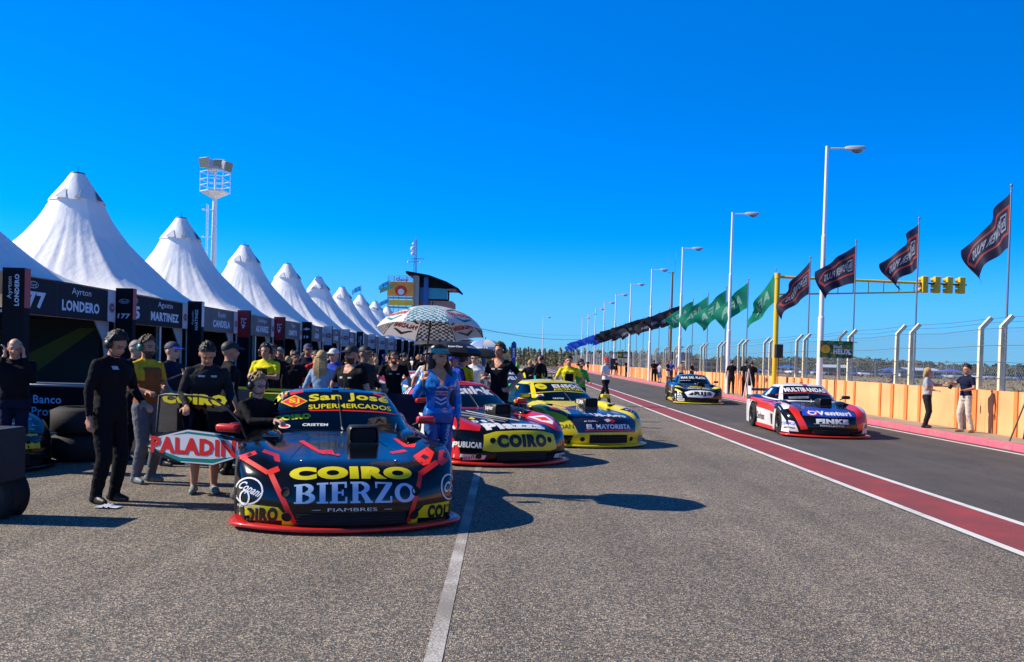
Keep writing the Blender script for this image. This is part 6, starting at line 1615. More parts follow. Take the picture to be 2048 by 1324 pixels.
        fa = R(P.get('toe', 12)) * sx + R(P.get('footyaw', 0)); fd = rot2(Vector((0, -1, 0)), fa)
        hl = an + rot2(S(0, .028, 0), fa); hl.z = (.024 + fz) * H; toe = an + fd * .092 * H; toe.z = (.018 + fz) * H
        ball = an + fd * .058 * H; ball.z = (.022 + fz) * H
        shm = C.get('shoe', SHOE)
        seg(hl, ball, .024, .023, shm); seg(ball, toe, .023, .017, shm); seg(an, ball, .024, .020, shm)
    bone = [s for s in segs]
    # the union of all these as one continuous surface
    o = mb.build('tmp_body'); md = o.modifiers.new('r', 'REMESH'); md.mode = 'VOXEL'; md.voxel_size = vox; md.use_smooth_shade = True
    sm = o.modifiers.new('s', 'SMOOTH'); sm.factor = .5; sm.iterations = 4
    dg = bpy.context.evaluated_depsgraph_get(); ev = o.evaluated_get(dg); me = bpy.data.meshes.new_from_object(ev, depsgraph=dg)
    bpy.data.objects.remove(o)
    me.name = 'body'; me.materials.clear()
    mats = []
    for s_ in bone:
        if s_[4] not in mats: mats.append(s_[4])
    n = len(me.polygons); cen = np.zeros(n * 3); me.polygons.foreach_get('center', cen); cen = cen.reshape(-1, 3)
    best = np.full(n, 1e9); idx = np.zeros(n, int)
    for A, B, ra, rb, m in bone:
        A_, B_ = np.array(A), np.array(B); d = B_ - A_; L = max(d @ d, 1e-9)
        t = np.clip(((cen - A_) @ d) / L, 0, 1); dist = np.linalg.norm(cen - (A_ + t[:, None] * d), axis=1); q = dist - (ra + (rb - ra) * t)
        k = q < best; best[k] = q[k]; idx[k] = mats.index(m)
    def add_mat(m):
        if m not in mats: mats.append(m)
        return mats.index(m)
    if vox < .015:      # folds of the cloth
        clo = {i for i, m_ in enumerate(mats) if m_.name.split('_')[-1] in ('cloth', 'denim', 'shirt', 'trousers', 'jacket', 'leggings', 'vest', 'bib')}
        amp = P.get('folds', .0065); vn = {}
        isc = np.isin(idx, list(clo)); vc = set()
        for p in me.polygons:
            if isc[p.index]: vc.update(p.vertices)
        for vi in vc:
            v = me.vertices[vi]; c = v.co
            f = noise.noise(Vector((c.x * 7 + 3, c.y * 7, c.z * 17 + c.x * 9))) + .6 * noise.noise(Vector((c.x * 16, c.y * 16 + 5, c.z * 26 - c.x * 20)))
            vn[vi] = v.normal * (f * amp)
        for vi, d_ in vn.items(): me.vertices[vi].co += d_
        me.update()
    # face marks
    Hi = HM.inverted(); hc = np.array([list(Hi @ Vector(c)) for c in cen]) / hs
    fr = (hc[:, 1] < -.02) & (np.abs(hc[:, 0]) < .05) & (np.abs(hc[:, 2]) < .09)
    hair = C.get('hair')
    if hair and (P.get('flat_hair') or vox > .018):
        hm = (np.linalg.norm(hc, axis=1) < .09) & (hc[:, 2] > -.02) & ((hc[:, 2] > .035) | (hc[:, 1] > .005)); idx[hm] = add_mat(hair)
    if vox < .02:
        for ex in (-.0185, .0185):
            e = fr & (np.abs(hc[:, 0] - ex) < .0085) & (np.abs(hc[:, 2] - .0) < .0035); idx[e] = add_mat(EYE)
            if hair:
                e = fr & (np.abs(hc[:, 0] - ex) < .013) & (np.abs(hc[:, 2] - .0125) < .0022); idx[e] = add_mat(hair)
        e = fr & (np.abs(hc[:, 0]) < .014) & (np.abs(hc[:, 2] + .037) < .0032); idx[e] = add_mat(LIP)
        if C.get('beard'):
            e = (np.abs(hc[:, 0]) < .05) & (hc[:, 1] < .01) & (hc[:, 2] < -.024) & (hc[:, 2] > -.075) & ~((np.abs(hc[:, 0]) < .012) & (np.abs(hc[:, 2] + .037) < .003)) & (idx == mats.index(skin)); idx[e] = add_mat(C['beard'])
    if C.get('stripe'):       # printed details given as (test, material)
        for test, m in C['stripe']:
            e = test(cen / H) & (np.isin(idx, [mats.index(top)])); idx[e] = add_mat(m)
    if C.get('open'):         # open collar
        v = cen - np.array(neck); e = (v[:, 1] < 0) & (np.abs(v[:, 0]) < (.012 + .55 * np.clip(v[:, 2] / H + .07, 0, 1)) * H) & (v[:, 2] > -C['open'] * H) & (idx == mats.index(top)); idx[e] = mats.index(skin)
    for m in mats: me.materials.append(m)
    me.polygons.foreach_set('material_index', idx.astype(np.int32)); me.polygons.foreach_set('use_smooth', [True] * n)
    me.update()
    return me, dict(HM=HM, hs=hs, neck=neck, tips=tips, hip=hip, chest=chest, tw=tw)
def hair_part(t, K, m, style, rnd):
    HM, hs = K['HM'], K['hs']; mb = MB(); G = []
    nu, nv = 40, 22
    for i in range(nu):
        a = 2 * math.pi * i / nu; row = []
        for j in range(nv + 1):
            # from the crown down to a hairline that is high over the face
            front = max(0, -math.sin(a)); low = {'short': .30, 'buzz': .26, 'bald': .15, 'curly': .30, 'long': .1, 'cap': .2}.get(style, .3)
            lim = math.pi * (.50 + low * .35 - front * (.29 if style != 'curly' else .25) - (.12 * (1 - abs(math.sin(a))) if style != 'long' else 0))
            if style == 'bald': lim = math.pi * .58
            p = lim * j / nv
            if style == 'bald': p = math.pi * (.36 + .24 * j / nv) if front < .3 else math.pi * .36
            ns_ = {'curly': .22, 'short': .22, 'buzz': .03, 'long': .06}.get(style, .06)
            f = 1.0 + ns_ * (noise.noise(Vector((math.cos(a) * 3, math.sin(a) * 3, p * 3 + rnd)) * 1.8)) + (.05 if style in ('short', 'long') else .12 if style == 'curly' else .015)
            if style == 'short': f += .05 + (.09 if front > .4 else .02) * (1 - j / nv) + .05 * noise.noise(Vector((math.cos(a) * 9, math.sin(a) * 9, p * 8 + rnd)))
            edge = 1 if j < nv else .93
            row.append(HM @ (Vector((.0465 * math.sin(p) * math.cos(a) * f * edge, .006 + .058 * math.sin(p) * math.sin(a) * f * edge, .014 + .060 * math.cos(p) * f)) * hs))
        G.append(row)
    mb.grid(G, m, True, True)
    if style == 'long':       # falling behind the shoulders
        nk = K['neck']; lenh = K.get('hairlen', .24) * hs
        for side in (-1, -.75, -.5, -.25, 0, .25, .5, .75, 1):
            a = HM @ (Vector((.036 * side, .038 - .01 * abs(side), .0)) * hs); b_ = a + Vector((.012 * side * hs, .018 * hs, -lenh * .5)); c = a + Vector((.010 * side * hs, .020 * hs, -lenh))
            mb.tube([a + Vector((0, 0, .02 * hs)), a, b_, c], [.02 * hs, .024 * hs, .021 * hs, .005 * hs], m, 8)
        if K.get('fronthair') and abs(side) == 1:
            a = HM @ (Vector((.046 * side, .0, .02)) * hs)
            mb.tube([a, HM @ (Vector((.052 * side, .0, -.04)) * hs), a + Vector((.022 * side * hs, -.035 * hs, -.15 * hs)), a + Vector((.03 * side * hs, -.055 * hs, -.24 * hs)), a + Vector((.028 * side * hs, -.06 * hs, -.33 * hs))], [.014 * hs, .018 * hs, .022 * hs, .020 * hs, .004 * hs], m, 8)
    mb.build('hair', t)
def cap_part(t, K, m, backwards=False, visor=False, brimm=None):
    HM, hs = K['HM'], K['hs']; mb = MB(); s = -1 if not backwards else 1
    if not visor:
        G = []
        for i in range(28):
            a = 2 * math.pi * i / 28; row = []
            for j in range(9):
                p = math.pi * .5 * j / 8; row.append(HM @ (Vector((.051 * math.sin(p) * math.cos(a), .006 + .062 * math.sin(p) * math.sin(a), .022 + .052 * math.cos(p))) * hs))
            G.append(row)
        mb.grid(G, m, True, True)
    else:
        G = [[HM @ (Vector((.0515 * math.cos(a), .006 + .062 * math.sin(a), z)) * hs) for z in (.022, .050)] for a in [2 * math.pi * i / 28 for i in range(28)]]
        mb.grid(G, m, True, True)
    mb.build('visor' if visor else 'cap', t)
    mb = MB(); top = []; bot_ = []
    for i in range(13):
        a = R(-62 + 124 * i / 12); top.append((math.sin(a), math.cos(a)))
    G = []
    for r in (.9, 1.25, 1.62):
        G.append([HM @ (Vector((.05 * x * (1 if r < 1 else 1.0 + (r - 1) * .25), .004 + s * .060 * (y * (1 if r < 1 else 1) + (r - .9) * .95 * y), .030 - (r - .9) * .024 + .006 * (1 - x * x))) * hs) for x, y in top])
    mb.grid(G, brimm or m, True); mb.grid([[p - Vector((0, 0, .004)) for p in r] for r in G], brimm or m, True, flip=True)
    mb.build('brim', t)
def headset_part(t, K, m, cup=None, mic=True):
    HM, hs = K['HM'], K['hs']; cup = cup or m; mb = MB()
    for sx in (-1, 1):
        Mx = HM @ Matrix.Translation(Vector((sx * .055, .006, -.002)) * hs)
        mb.lathe([(0, sx * .014 * hs), (.022 * hs, sx * .012 * hs), (.026 * hs, 0), (.024 * hs, -sx * .009 * hs), (0, -sx * .009 * hs)], cup, 16, 'X', M=Mx)
    mb.tube([HM @ (Vector((.060 * math.cos(a), .006, .0 + .080 * math.sin(a))) * hs) for a in [math.pi * i / 12 for i in range(13)]], .006 * hs, m, 6)
    if mic: mb.tube([HM @ (Vector(p) * hs) for p in ((-.058, 0, -.02), (-.045, -.045, -.045), (-.012, -.062, -.042))], .003 * hs, m, 5)
    mb.build('headset', t)
def glasses_part(t, K, m, sun=True):
    HM, hs = K['HM'], K['hs']; mb = MB()
    for sx in (-1, 1):
        if sun: mb.ell(HM @ (Vector((sx * .02, -.052, .001)) * hs), (.016 * hs, .006 * hs, .010 * hs), m, 10, 6)
        else: mb.tube([HM @ (Vector((sx * .02 + .015 * math.cos(a), -.054, .001 + .010 * math.sin(a))) * hs) for a in [2 * math.pi * i / 12 for i in range(13)]], .0016 * hs, m, 4)
        mb.tube([HM @ (Vector((sx * .034, -.050, .003)) * hs), HM @ (Vector((sx * .047, -.02, .003)) * hs), HM @ (Vector((sx * .047, .01, .0)) * hs)], .002 * hs, m, 4)
    mb.tube([HM @ (Vector((-.006, -.055, .003)) * hs), HM @ (Vector((.006, -.055, .003)) * hs)], .002 * hs, m, 4)
    mb.build('glasses', t)
ARM = dict(
    down=((.150, .015, -.175), (.160, -.035, -.325), None),
    hang=((.140, .02, -.175), (.150, .0, -.33), None),
    hip=((.215, .05, -.155), (.110, -.02, -.265), ((-.6, -.6, -.3), (0, -1, 0))),
    cross=((.150, -.045, -.155), (.035, -.115, -.145), ((-1, -.1, .1), (0, 1, 0))),
    front=((.150, -.01, -.17), (.09, -.14, -.20), ((-.3, -1, .0), (0, 0, -1))),
    table=((.150, .0, -.17), (.12, -.12, -.25), ((-.1, -1, -.3), (0, 0, -1))),
    lean=((.185, -.02, -.16), (.185, -.09, -.30), ((0, -.6, -.8), (0, -.8, .5))),
    phone=((.135, -.05, -.15), (.07, -.17, -.09), ((-.2, -.7, .6), (-1, 0, 0))),
    ear=((.125, -.06, -.14), (.062, -.055, .045), ((0, .1, 1), (-1, 0, 0))),
    pole=((.158, -.02, -.160), (.130, -.120, -.055), ((.0, -.5, .85), (1, 0, 0))),
    reach=((.13, -.12, -.12), (.06, -.27, -.11), ((-.1, -1, .0), (0, 0, -1))),
    swingf=((.14, -.05, -.165), (.13, -.14, -.28), None),
    swingb=((.14, .09, -.155), (.15, .12, -.31), None),
)
def person(label, px, py, Y, face, H=1.76, top=None, bottom=None, hair=HBR, style='short', skin=SKIN, armL='down', armR='down', vox=.011, grp=None, name='person', z=0.0, X=None, **k):
    """stands where the sight line px meets depth Y; face 0 looks to the camera, positive turns to the viewer's right"""
    top = top or C_BLK; bottom = bottom or C_BLK
    x = dp(px, py, Y).x if X is None else X
    t = empty(name, (x, Y, z), R(face)); tag(t, label, 'person', grp)
    C = dict(top=top, bottom=bottom, hair=hair, skin=skin)
    for q in ('shoe', 'beard', 'stripe', 'open', 'sock', 'under'):
        if q in k: C[q] = k[q]
    P = dict(k); P['armL'] = ARM[armL] if isinstance(armL, str) else armL; P['armR'] = ARM[armR] if isinstance(armR, str) else armR
    me, K = person_mesh(name, H, P, C, vox)
    o = bpy.data.objects.new('body', me); COL.objects.link(o); setparent(o, t)
    if k.get('hairlen'): K['hairlen'] = k['hairlen']
    K['fronthair'] = k.get('fronthair')
    if vox < .018:
        if k.get('cap'):
            if style == 'long': hair_part(t, K, hair, 'long', 1.3)
            else: hair_part(t, K, hair, 'buzz', 1.3)
            cap_part(t, K, k['cap'], visor=k.get('visor', False), backwards=k.get('capback', False), brimm=k.get('brimm'))
        elif style: hair_part(t, K, hair, style, px * .37)
        if k.get('headset'): headset_part(t, K, BLACK, k.get('cup'))
        if k.get('glasses'): glasses_part(t, K, BLACK, k['glasses'] == 'sun')
    elif k.get('cap'): cap_part(t, K, k['cap'])
    # small printed marks on the chest and sleeve, lying on the cloth
    marks = k.get('marks')
    if marks:
        bv = BVHTree.FromPolygons([v.co for v in me.vertices], [tuple(p.vertices) for p in me.polygons]); mb = MB()
        for (mx_, mz, w_, h_, s_, m_) in marks:
            if s_ is None: W, Fc = np.array([(-.5, -.5), (.5, -.5), (.5, .5), (-.5, .5)]), [(0, 1, 2, 3)]
            else: W, Fc, _ = text_shape(s_, .03, 1)
            V2, F2 = cut_grid([(p[0] * w_ + mx_, p[1] * h_ + mz) for p in W], Fc, .04)
            back = k.get('backmarks'); sg = -1 if back else 1
            pts = []
            for a, b_ in V2:
                hit = bv.ray_cast(Vector((a * sg, -2 * sg, b_)), Vector((0, sg, 0))); pts.append((hit[0] + hit[1] * .004) if hit[0] is not None else Vector((a, 0, b_)))
            mb.add(pts, F2, m_)
        mb.build('shirt_print', t)
    return t, K
WM = mat('print_pale', (.5, .5, .52), .6)

# ---- in front of the boxes, left
person('older balding man in dark jacket holding both hands to his ears at the left edge', 30, 700, 11.6, 25, 1.72, C_BLK, C_NVY, HGR, 'bald', SKIN2, 'ear', 'ear', bulk=1.15, w=1.1, belly=.02, headpitch=8)
person('tall man in black sweatshirt and black trousers with headset, looking down at left', 214, 1000, 9.4, 64, 1.82, C_BLK, C_BLK, HB, 'short', SKIN, 'hang', 'table', headset=True, headpitch=28, headyaw=10, lean=(.01, -.02), bulk=1.1, marks=[(-.05, 1.42, .07, .035, None, WM), (.06, 1.40, .06, .02, None, WM)][:1], legw=1.1, shoe=SHOE, toe=8)
rust = [(lambda c: (np.abs(c[:, 0]) < .075) & (c[:, 2] < .80), C_RUST)]
person('man in golden shirt with rust brown bib vest and green headset, grey trousers', 290, 950, 10.9, 62, 1.78, C_GLD, C_GRY, HBR, 'short', SKIN, 'front', 'front', sleeve='short', headset=True, cup=mat('cup_green', (.02, .12, .08), .4), stripe=[(lambda c: (c[:, 2] < .70) | ((np.abs(c[:, 0]) < .07) & (c[:, 2] < .79)), C_RUST)], belly=.02, beard=HBR, shoe=SHOEG, legw=1.08)
person('man with sunglasses standing behind the headset man at left', 272, 700, 13.2, 60, 1.75, C_BLK, C_BLK, HGR, 'buzz', SKIN2, 'down', 'down', glasses='sun')
person('man in navy jacket and blue and white cap looking at his phone', 340, 930, 12.6, 75, 1.74, C_NVY, C_NVY, HBR, 'short', SKIN2, 'phone', 'phone', cap=mat('cap_navy', (.02, .03, .09), .7), brimm=C_RBL, bulk=1.15)
person('young man in black sweatshirt and shorts bending over the open car door', 408, 970, 10.2, 22, 1.74, C_DRK, C_GRY, HB, 'short', SKIN, 'table', 'table', shorts=True, headpitch=35, headyaw=5, lean=(.0, -.05), bulk=1.12, marks=[(-.06, 1.34, .07, .02, None, WM), (.07, 1.34, .06, .02, None, WM)], shoe=SHOEG, sock=C_BLK)
person('man in black shirt and black cap turned away towards the boxes', 456, 900, 11.9, 120, 1.76, C_BLK, C_BLK, HB, 'short', SKIN, 'down', 'down', cap=mat('cap_black', (.012, .012, .014), .6), sleeve='short', w=1.05, marks=[(.05, 1.35, .05, .05, None, D_RED), (.02, 1.15, .06, .06, None, D_BL2)])
person('blond man with glasses and headset crouching at the open car door', 492, 900, 10.15, 55, 1.76, C_BLK, C_GRY, HDB, 'curly', SKIN2, 'reach', 'table', crouch=.21, lean=(.0, -.10), feet=((-.16, -.13), (.10, .14, .03)), kneeL=(-.1, -1), kneeR=(.1, -1), headset=True, glasses='clear', headpitch=5, bulk=1.05, shoe=SHOE)
ylw = [(lambda c: (c[:, 2] < .70) & (np.abs(c[:, 0]) < .2), C_BLK), (lambda c: (np.abs(c[:, 0]) < .06) & (c[:, 2] < .76), C_BLK)]
person('man in yellow and black shirt with folded arms and headset', 528, 860, 15.8, -14, 1.78, C_YEL, C_BLK, HB, 'short', SKIN, 'cross', 'cross', sleeve='short', headset=True, w=1.1, headyaw=10, stripe=ylw)
person('man in dark shirt and jeans covering his ears beside the red banner column', 556, 870, 18.4, 0, 1.72, C_BLK, C_JEAN, HGR, 'short', SKIN3, 'ear', 'ear', vox=.014)
person('dark dressed woman in shade under the number 19 board', 588, 870, 18.0, 30, 1.66, C_BLK, C_BLK, HB, 'short', SKIN3, 'down', 'front', vox=.014)
person('tall man in dark cap and navy shirt in the shade left of the blonde woman', 612, 870, 19.0, 20, 1.84, C_NVY, C_BLK, HB, 'short', SKIN3, 'down', 'down', cap=MATS['cap_navy'], vox=.014, w=1.1)
person('man in dark top between the folded arms man and the red column', 541, 850, 17.0, 10, 1.78, C_BLK, C_BLK, HBR, 'short', SKIN3, 'front', 'down', vox=.014)
person('boy in red cap partly hidden behind the blonde woman', 630, 800, 18.6, 40, 1.70, C_RED, C_BLK, HB, 'short', SKIN2, 'down', 'down', cap=mat('cap_black', (.012, .012, .014), .6), vox=.014)
person('blonde long haired woman in pale denim jacket and jeans seen from behind', 640, 870, 14.3, 172, 1.68, C_LJEAN, C_LJEAN, HBL, 'long', SKIN2, 'down', 'down', fem=1, hairlen=.20, bulk=1.06, w=.92)
person('person in white and gold cap with red and blue jacket beside the blonde woman', 664, 860, 16.6, -20, 1.74, C_RBL, C_RED, HB, 'short', SKIN2, 'down', 'down', cap=mat('cap_white', (.6, .6, .55), .6), vox=.014, sleeve='long')
person('broad bearded man in black polo and cap beside the front car roof', 698, 900, 12.9, -28, 1.76, C_BLK, C_BLK, HB, 'short', SKIN, 'lean', 'down', sleeve='short', cap=MATS['cap_black'], w=1.14, beard=HBR, open=.05, headyaw=-10, marks=[(-.07, 1.30, .05, .03, None, WM), (.08, 1.30, .06, .02, None, WM)])
person('man in black cap and dark jacket with grey sleeve patch behind the broad man', 726, 880, 14.4, 60, 1.78, C_DRK, C_JEAN, HB, 'short', SKIN3, 'down', 'front', cap=MATS['cap_black'], bulk=1.15)
person('bearded man in black polo with headset leaning over the red car', 783, 900, 18.2, 12, 1.74, C_BLK, C_BLK, HBR, 'buzz', SKIN, 'lean', 'lean', sleeve='short', headset=True, beard=HB, open=.06, w=1.16, headpitch=20, lean=(.0, -.04), marks=[(-.07, 1.27, .06, .03, None, WM), (.08, 1.27, .06, .02, None, WM)])
person('man in beige photographer vest and white shirt leaning on the red car', 858, 900, 18.8, -22, 1.74, C_WHT, C_BEI, HBR, 'short', SKIN, 'lean', 'down', sleeve='short', lean=(-.02, -.03), stripe=[(lambda c: (np.abs(c[:, 0]) < .095), C_BEI)])
# the woman with the umbrella
UW, UK = person('dark haired woman in shiny blue jacket and leggings holding the umbrella', 872, 1010, 10.8, 18, 1.77, C_BLU, C_LEG, HB, 'long', SKIN, 'pole', ((.132, .01, -.175), (.135, -.03, -.325), None), fem=1, hairlen=.28, fronthair=1, cap=mat('visor_teal', (.01, .28, .34), .6), visor=True, headyaw=22, bulk=1.14, w=.98, open=.11, vox=.0095,
   curlL=1.3, shoe=SHOEW, feet=((-.055, -.01), (.055, .02)), legw=1.0, toe=6)
person('person in yellow shirt half hidden behind the umbrella woman', 922, 900, 19.5, 160, 1.68, C_YEL, C_BLK, HBR, 'short', SKIN, 'down', 'down', sleeve='short')
person('grey haired man in white shirt and sunglasses behind the yellow shirted person', 945, 880, 20.8, -10, 1.76, C_WHT, C_NVY, HGR, 'short', SKIN2, 'down', 'down', glasses='sun', vox=.014)
person('dark haired man in black polo with headset, one hand on hip, holding a cup', 993, 950, 17.1, -22, 1.93, C_BLK, C_BLK, HBR, 'short', SKIN, ((.14, -.03, -.165), (.05, -.15, -.17), ((-.4, -.8, .2), (0, 0, -1))), 'hip', sleeve='short', headset=True, beard=HDB, open=.07, headyaw=-16, w=1.02, marks=[(-.07, 1.44, .07, .03, None, WM), (.07, 1.44, .08, .02, None, WM)])
person('man in bright yellow shirt with dark front panel behind the yellow car', 1134, 860, 22.7, 4, 1.76, C_YEL, C_BLK, HB, 'short', SKIN, 'lean', 'hip', sleeve='short', w=1.06, headyaw=-6, stripe=[(lambda c: (np.abs(c[:, 0]) < .062) & (c[:, 2] < .745) & (c[:, 1] < 0), C_BLK)], marks=[(-.05, 1.36, .06, .02, None, BLACK)])
person('person with green vest and headset behind the yellow shirted man', 1158, 860, 25, 30, 1.68, C_GRN, C_DRK, HB, 'short', SKIN, 'down', 'front', vox=.014, headset=True)
# on the lane and along the wall
person('man in white and red shirt and black trousers walking across the pit lane', 1211, 776, 33.5, 50, 1.80, C_WHT, C_BLK, HB, 'short', SKIN2, 'front', 'swingb', vox=.016, feet=((-.05, -.17), (.05, .20, .02)), sleeve='short', cap=C_RED, stripe=[(lambda c: c[:, 0] > .04, C_ORG)])
person('blonde woman marshal in light grey shirt and black trousers reaching out at the wall', 1850, 850, 23.6, 62, 1.57, C_LGR, C_DRK, HBL, 'long', SKIN, 'front', 'reach', fem=.6, hairlen=.10, w=1.08, belly=.02, sleeve='short', X=10.6, z=.15, feet=((-.08, 0), (.08, 0)), legw=1.15)
person('man in navy shirt and cream trousers handing over a device by the wall', 1932, 865, 22.2, -70, 1.66, C_NVY, C_KHA, HB, 'short', SKIN, ((.13, -.10, -.12), (.06, -.25, -.10), ((-.1, -1, .1), (0, 0, -1))), 'front', sleeve='short', X=10.92, z=.15, shoe=mat('tan_shoe', (.38, .2, .1), .6), feet=((-.07, -.02), (.07, .05)))
for px, py, Y, f, top, bot, lab, h in (
    (1462, 790, 43.0, 170, C_BLK, C_DRK, 'camera man in black t-shirt seen from behind, filming beside the second lamp post', 1.78),
    (1490, 790, 42.0, 165, C_BLK, C_BLK, 'man in black t-shirt seen from behind, left of a pair near the yellow pole', 1.78),
    (1502, 790, 41.0, 172, C_BLK, C_DRK, 'man in black shirt and shorts from behind, right of a pair near the yellow pole', 1.74),
    (1307, 760, 62, 170, C_BLK, C_BLK, 'man in black overalls seen from behind in the group by the far pavement', 1.78),
    (1319, 760, 60, 120, C_LGR, C_JEAN, 'person in grey top and denim shorts bending in the group by the far pavement', 1.6),
    (1335, 760, 59, 60, C_NVY, C_KHA, 'person in dark hoodie and cream trousers in the group by the far pavement', 1.76),
    (1314, 758, 63, -30, C_PUR, C_DRK, 'person in violet top at the back of the group by the far pavement', 1.74),
    (1341, 758, 61, -30, C_RBL, C_NVY, 'person in blue top at the right of the group by the far pavement', 1.76),
    (1362, 758, 56, 170, C_BEI, C_BLK, 'person in light brown coat seen from behind by the third lamp post', 1.70),
    (1355, 758, 58, 60, C_RED, C_DRK, 'person in red top beside the light brown coat', 1.62),
    (1383, 758, 55, 60, C_BLK, C_BLK, 'man in black carrying a striped cover behind the black and yellow car', 1.70),
    (1252, 748, 72, 40, C_BLK, C_BLK, 'man in black with outstretched arms by the far wall', 1.76),
    (1217, 745, 80, 10, C_DRK, C_BLK, 'left one of three small dark figures by the far kerb', 1.76),
    (1224, 745, 82, 10, C_BLK, C_BLK, 'small dark figure with yellow cap by the far kerb', 1.72),
    (1232, 745, 80, 10, C_DRK, C_BLK, 'right one of three small dark figures by the far kerb', 1.76),
    (1175, 742, 92, 10, C_NVY, C_NVY, 'tiny figure in navy by the marshal stand at the far kerb', 1.76)):
    X = {1319: 10.7, 1335: 10.75, 1341: 11.2, 1314: 11.25, 1355: 11.2}.get(px, 10.95); Y = X * F_PX / (px - 1043); z = .15
    person(lab, px, py, Y, f, h, top, bot, HB, 'short', SKIN, 'phone' if 'camera' in lab else 'front' if f < 100 else 'down', 'front' if f < 100 else 'down', vox=.02 if Y < 50 else .026, sleeve='short', X=X, z=z, shorts='shorts' in lab, cap=C_YEL if 'yellow cap' in lab else None)
person('head and shoulders of a man in dark top looking over the orange wall', 1705, 765, 29.5, 30, 1.70, C_DRK, C_BLK, HB, 'short', SKIN3, 'front', 'front', X=12.05, z=-.22, cap=MATS['cap_black'])

# ---- the crowd between and behind the cars
cr_specs = [(C_BLK, C_DRK, HB, SKIN, 'down', 'front', None, 'black', 1.76), (C_NVY, C_JEAN, HBR, SKIN2, 'phone', 'down', MATS['cap_navy'], 'navy', 1.74), (C_RBL, C_BLK, HB, SKIN, 'down', 'down', C_RBL, 'bright blue', 1.76),
   (C_WHT, C_JEAN, HBR, SKIN2, 'cross', 'cross', None, 'white', 1.72), (C_YEL, C_BLK, HB, SKIN, 'front', 'down', None, 'yellow', 1.74), (C_RED, C_BLK, HB, SKIN, 'down', 'phone', C_RED, 'red', 1.74), (C_DRK, C_BLK, HBL, SKIN2, 'down', 'hip', None, 'dark grey', 1.66), (C_TURQ, C_BLK, HBR, SKIN2, 'phone', 'phone', None, 'turquoise', 1.70), (C_GRN, C_DRK, HBR, SKIN, 'hip', 'down', None, 'green', 1.74), (C_ORG, C_BLK, HB, SKIN2, 'front', 'front', None, 'orange', 1.74), (C_OLV, C_DRK, HBL, SKIN2, 'down', 'down', None, 'olive', 1.66)]
protoP = []
for i, (tp, bt, hr, sk, aL, aR, cp, nm, h) in enumerate(cr_specs):
    t, K = person('', 1000 + i, 740, 50 + i, 0, h, tp, bt, hr, 'short', sk, aL, aR, vox=.024, cap=cp, flat_hair=True, sleeve='short' if i % 2 else 'long'); protoP.append(t)
rnd = random.Random(31)
slots = []
for i in range(95):
    Y = rnd.choice((19, 22, 24, 26, 28, 30, 33, 37, 42, 48, 55)) + rnd.uniform(-1, 1)
    px = rnd.uniform(700, 1085) if i % 4 else rnd.uniform(745, 960)
    if not in_car(dp(px, 730, Y).x, Y): slots.append((px, Y))
for i in range(16): slots.append((rnd.uniform(560, 760), rnd.uniform(21, 40)))
for n_, (px, Y) in enumerate(slots):
    k_ = rnd.choices(range(len(cr_specs)), [6, 4, 2, 2, 1, 1.5, 4, 1, 1, 1, 2])[0]
    if px < 745: k_ = rnd.choice((0, 1, 6))
    o = copy_tree(protoP[k_]); o.location = (dp(px, 730, Y).x, Y, 0); o.rotation_euler.z = R(rnd.uniform(-180, 180)); s_ = rnd.uniform(.94, 1.04); o.scale = (s_, s_, s_)
    tag(o, 'one of the onlookers in %s top crowded behind the parked race cars' % cr_specs[k_][7], 'person', 'onlookers in %s tops' % cr_specs[k_][7])
for t in protoP:
    for ch in kids(t): bpy.data.objects.remove(ch)
    KIDS.pop(t.name, None); bpy.data.objects.remove(t)
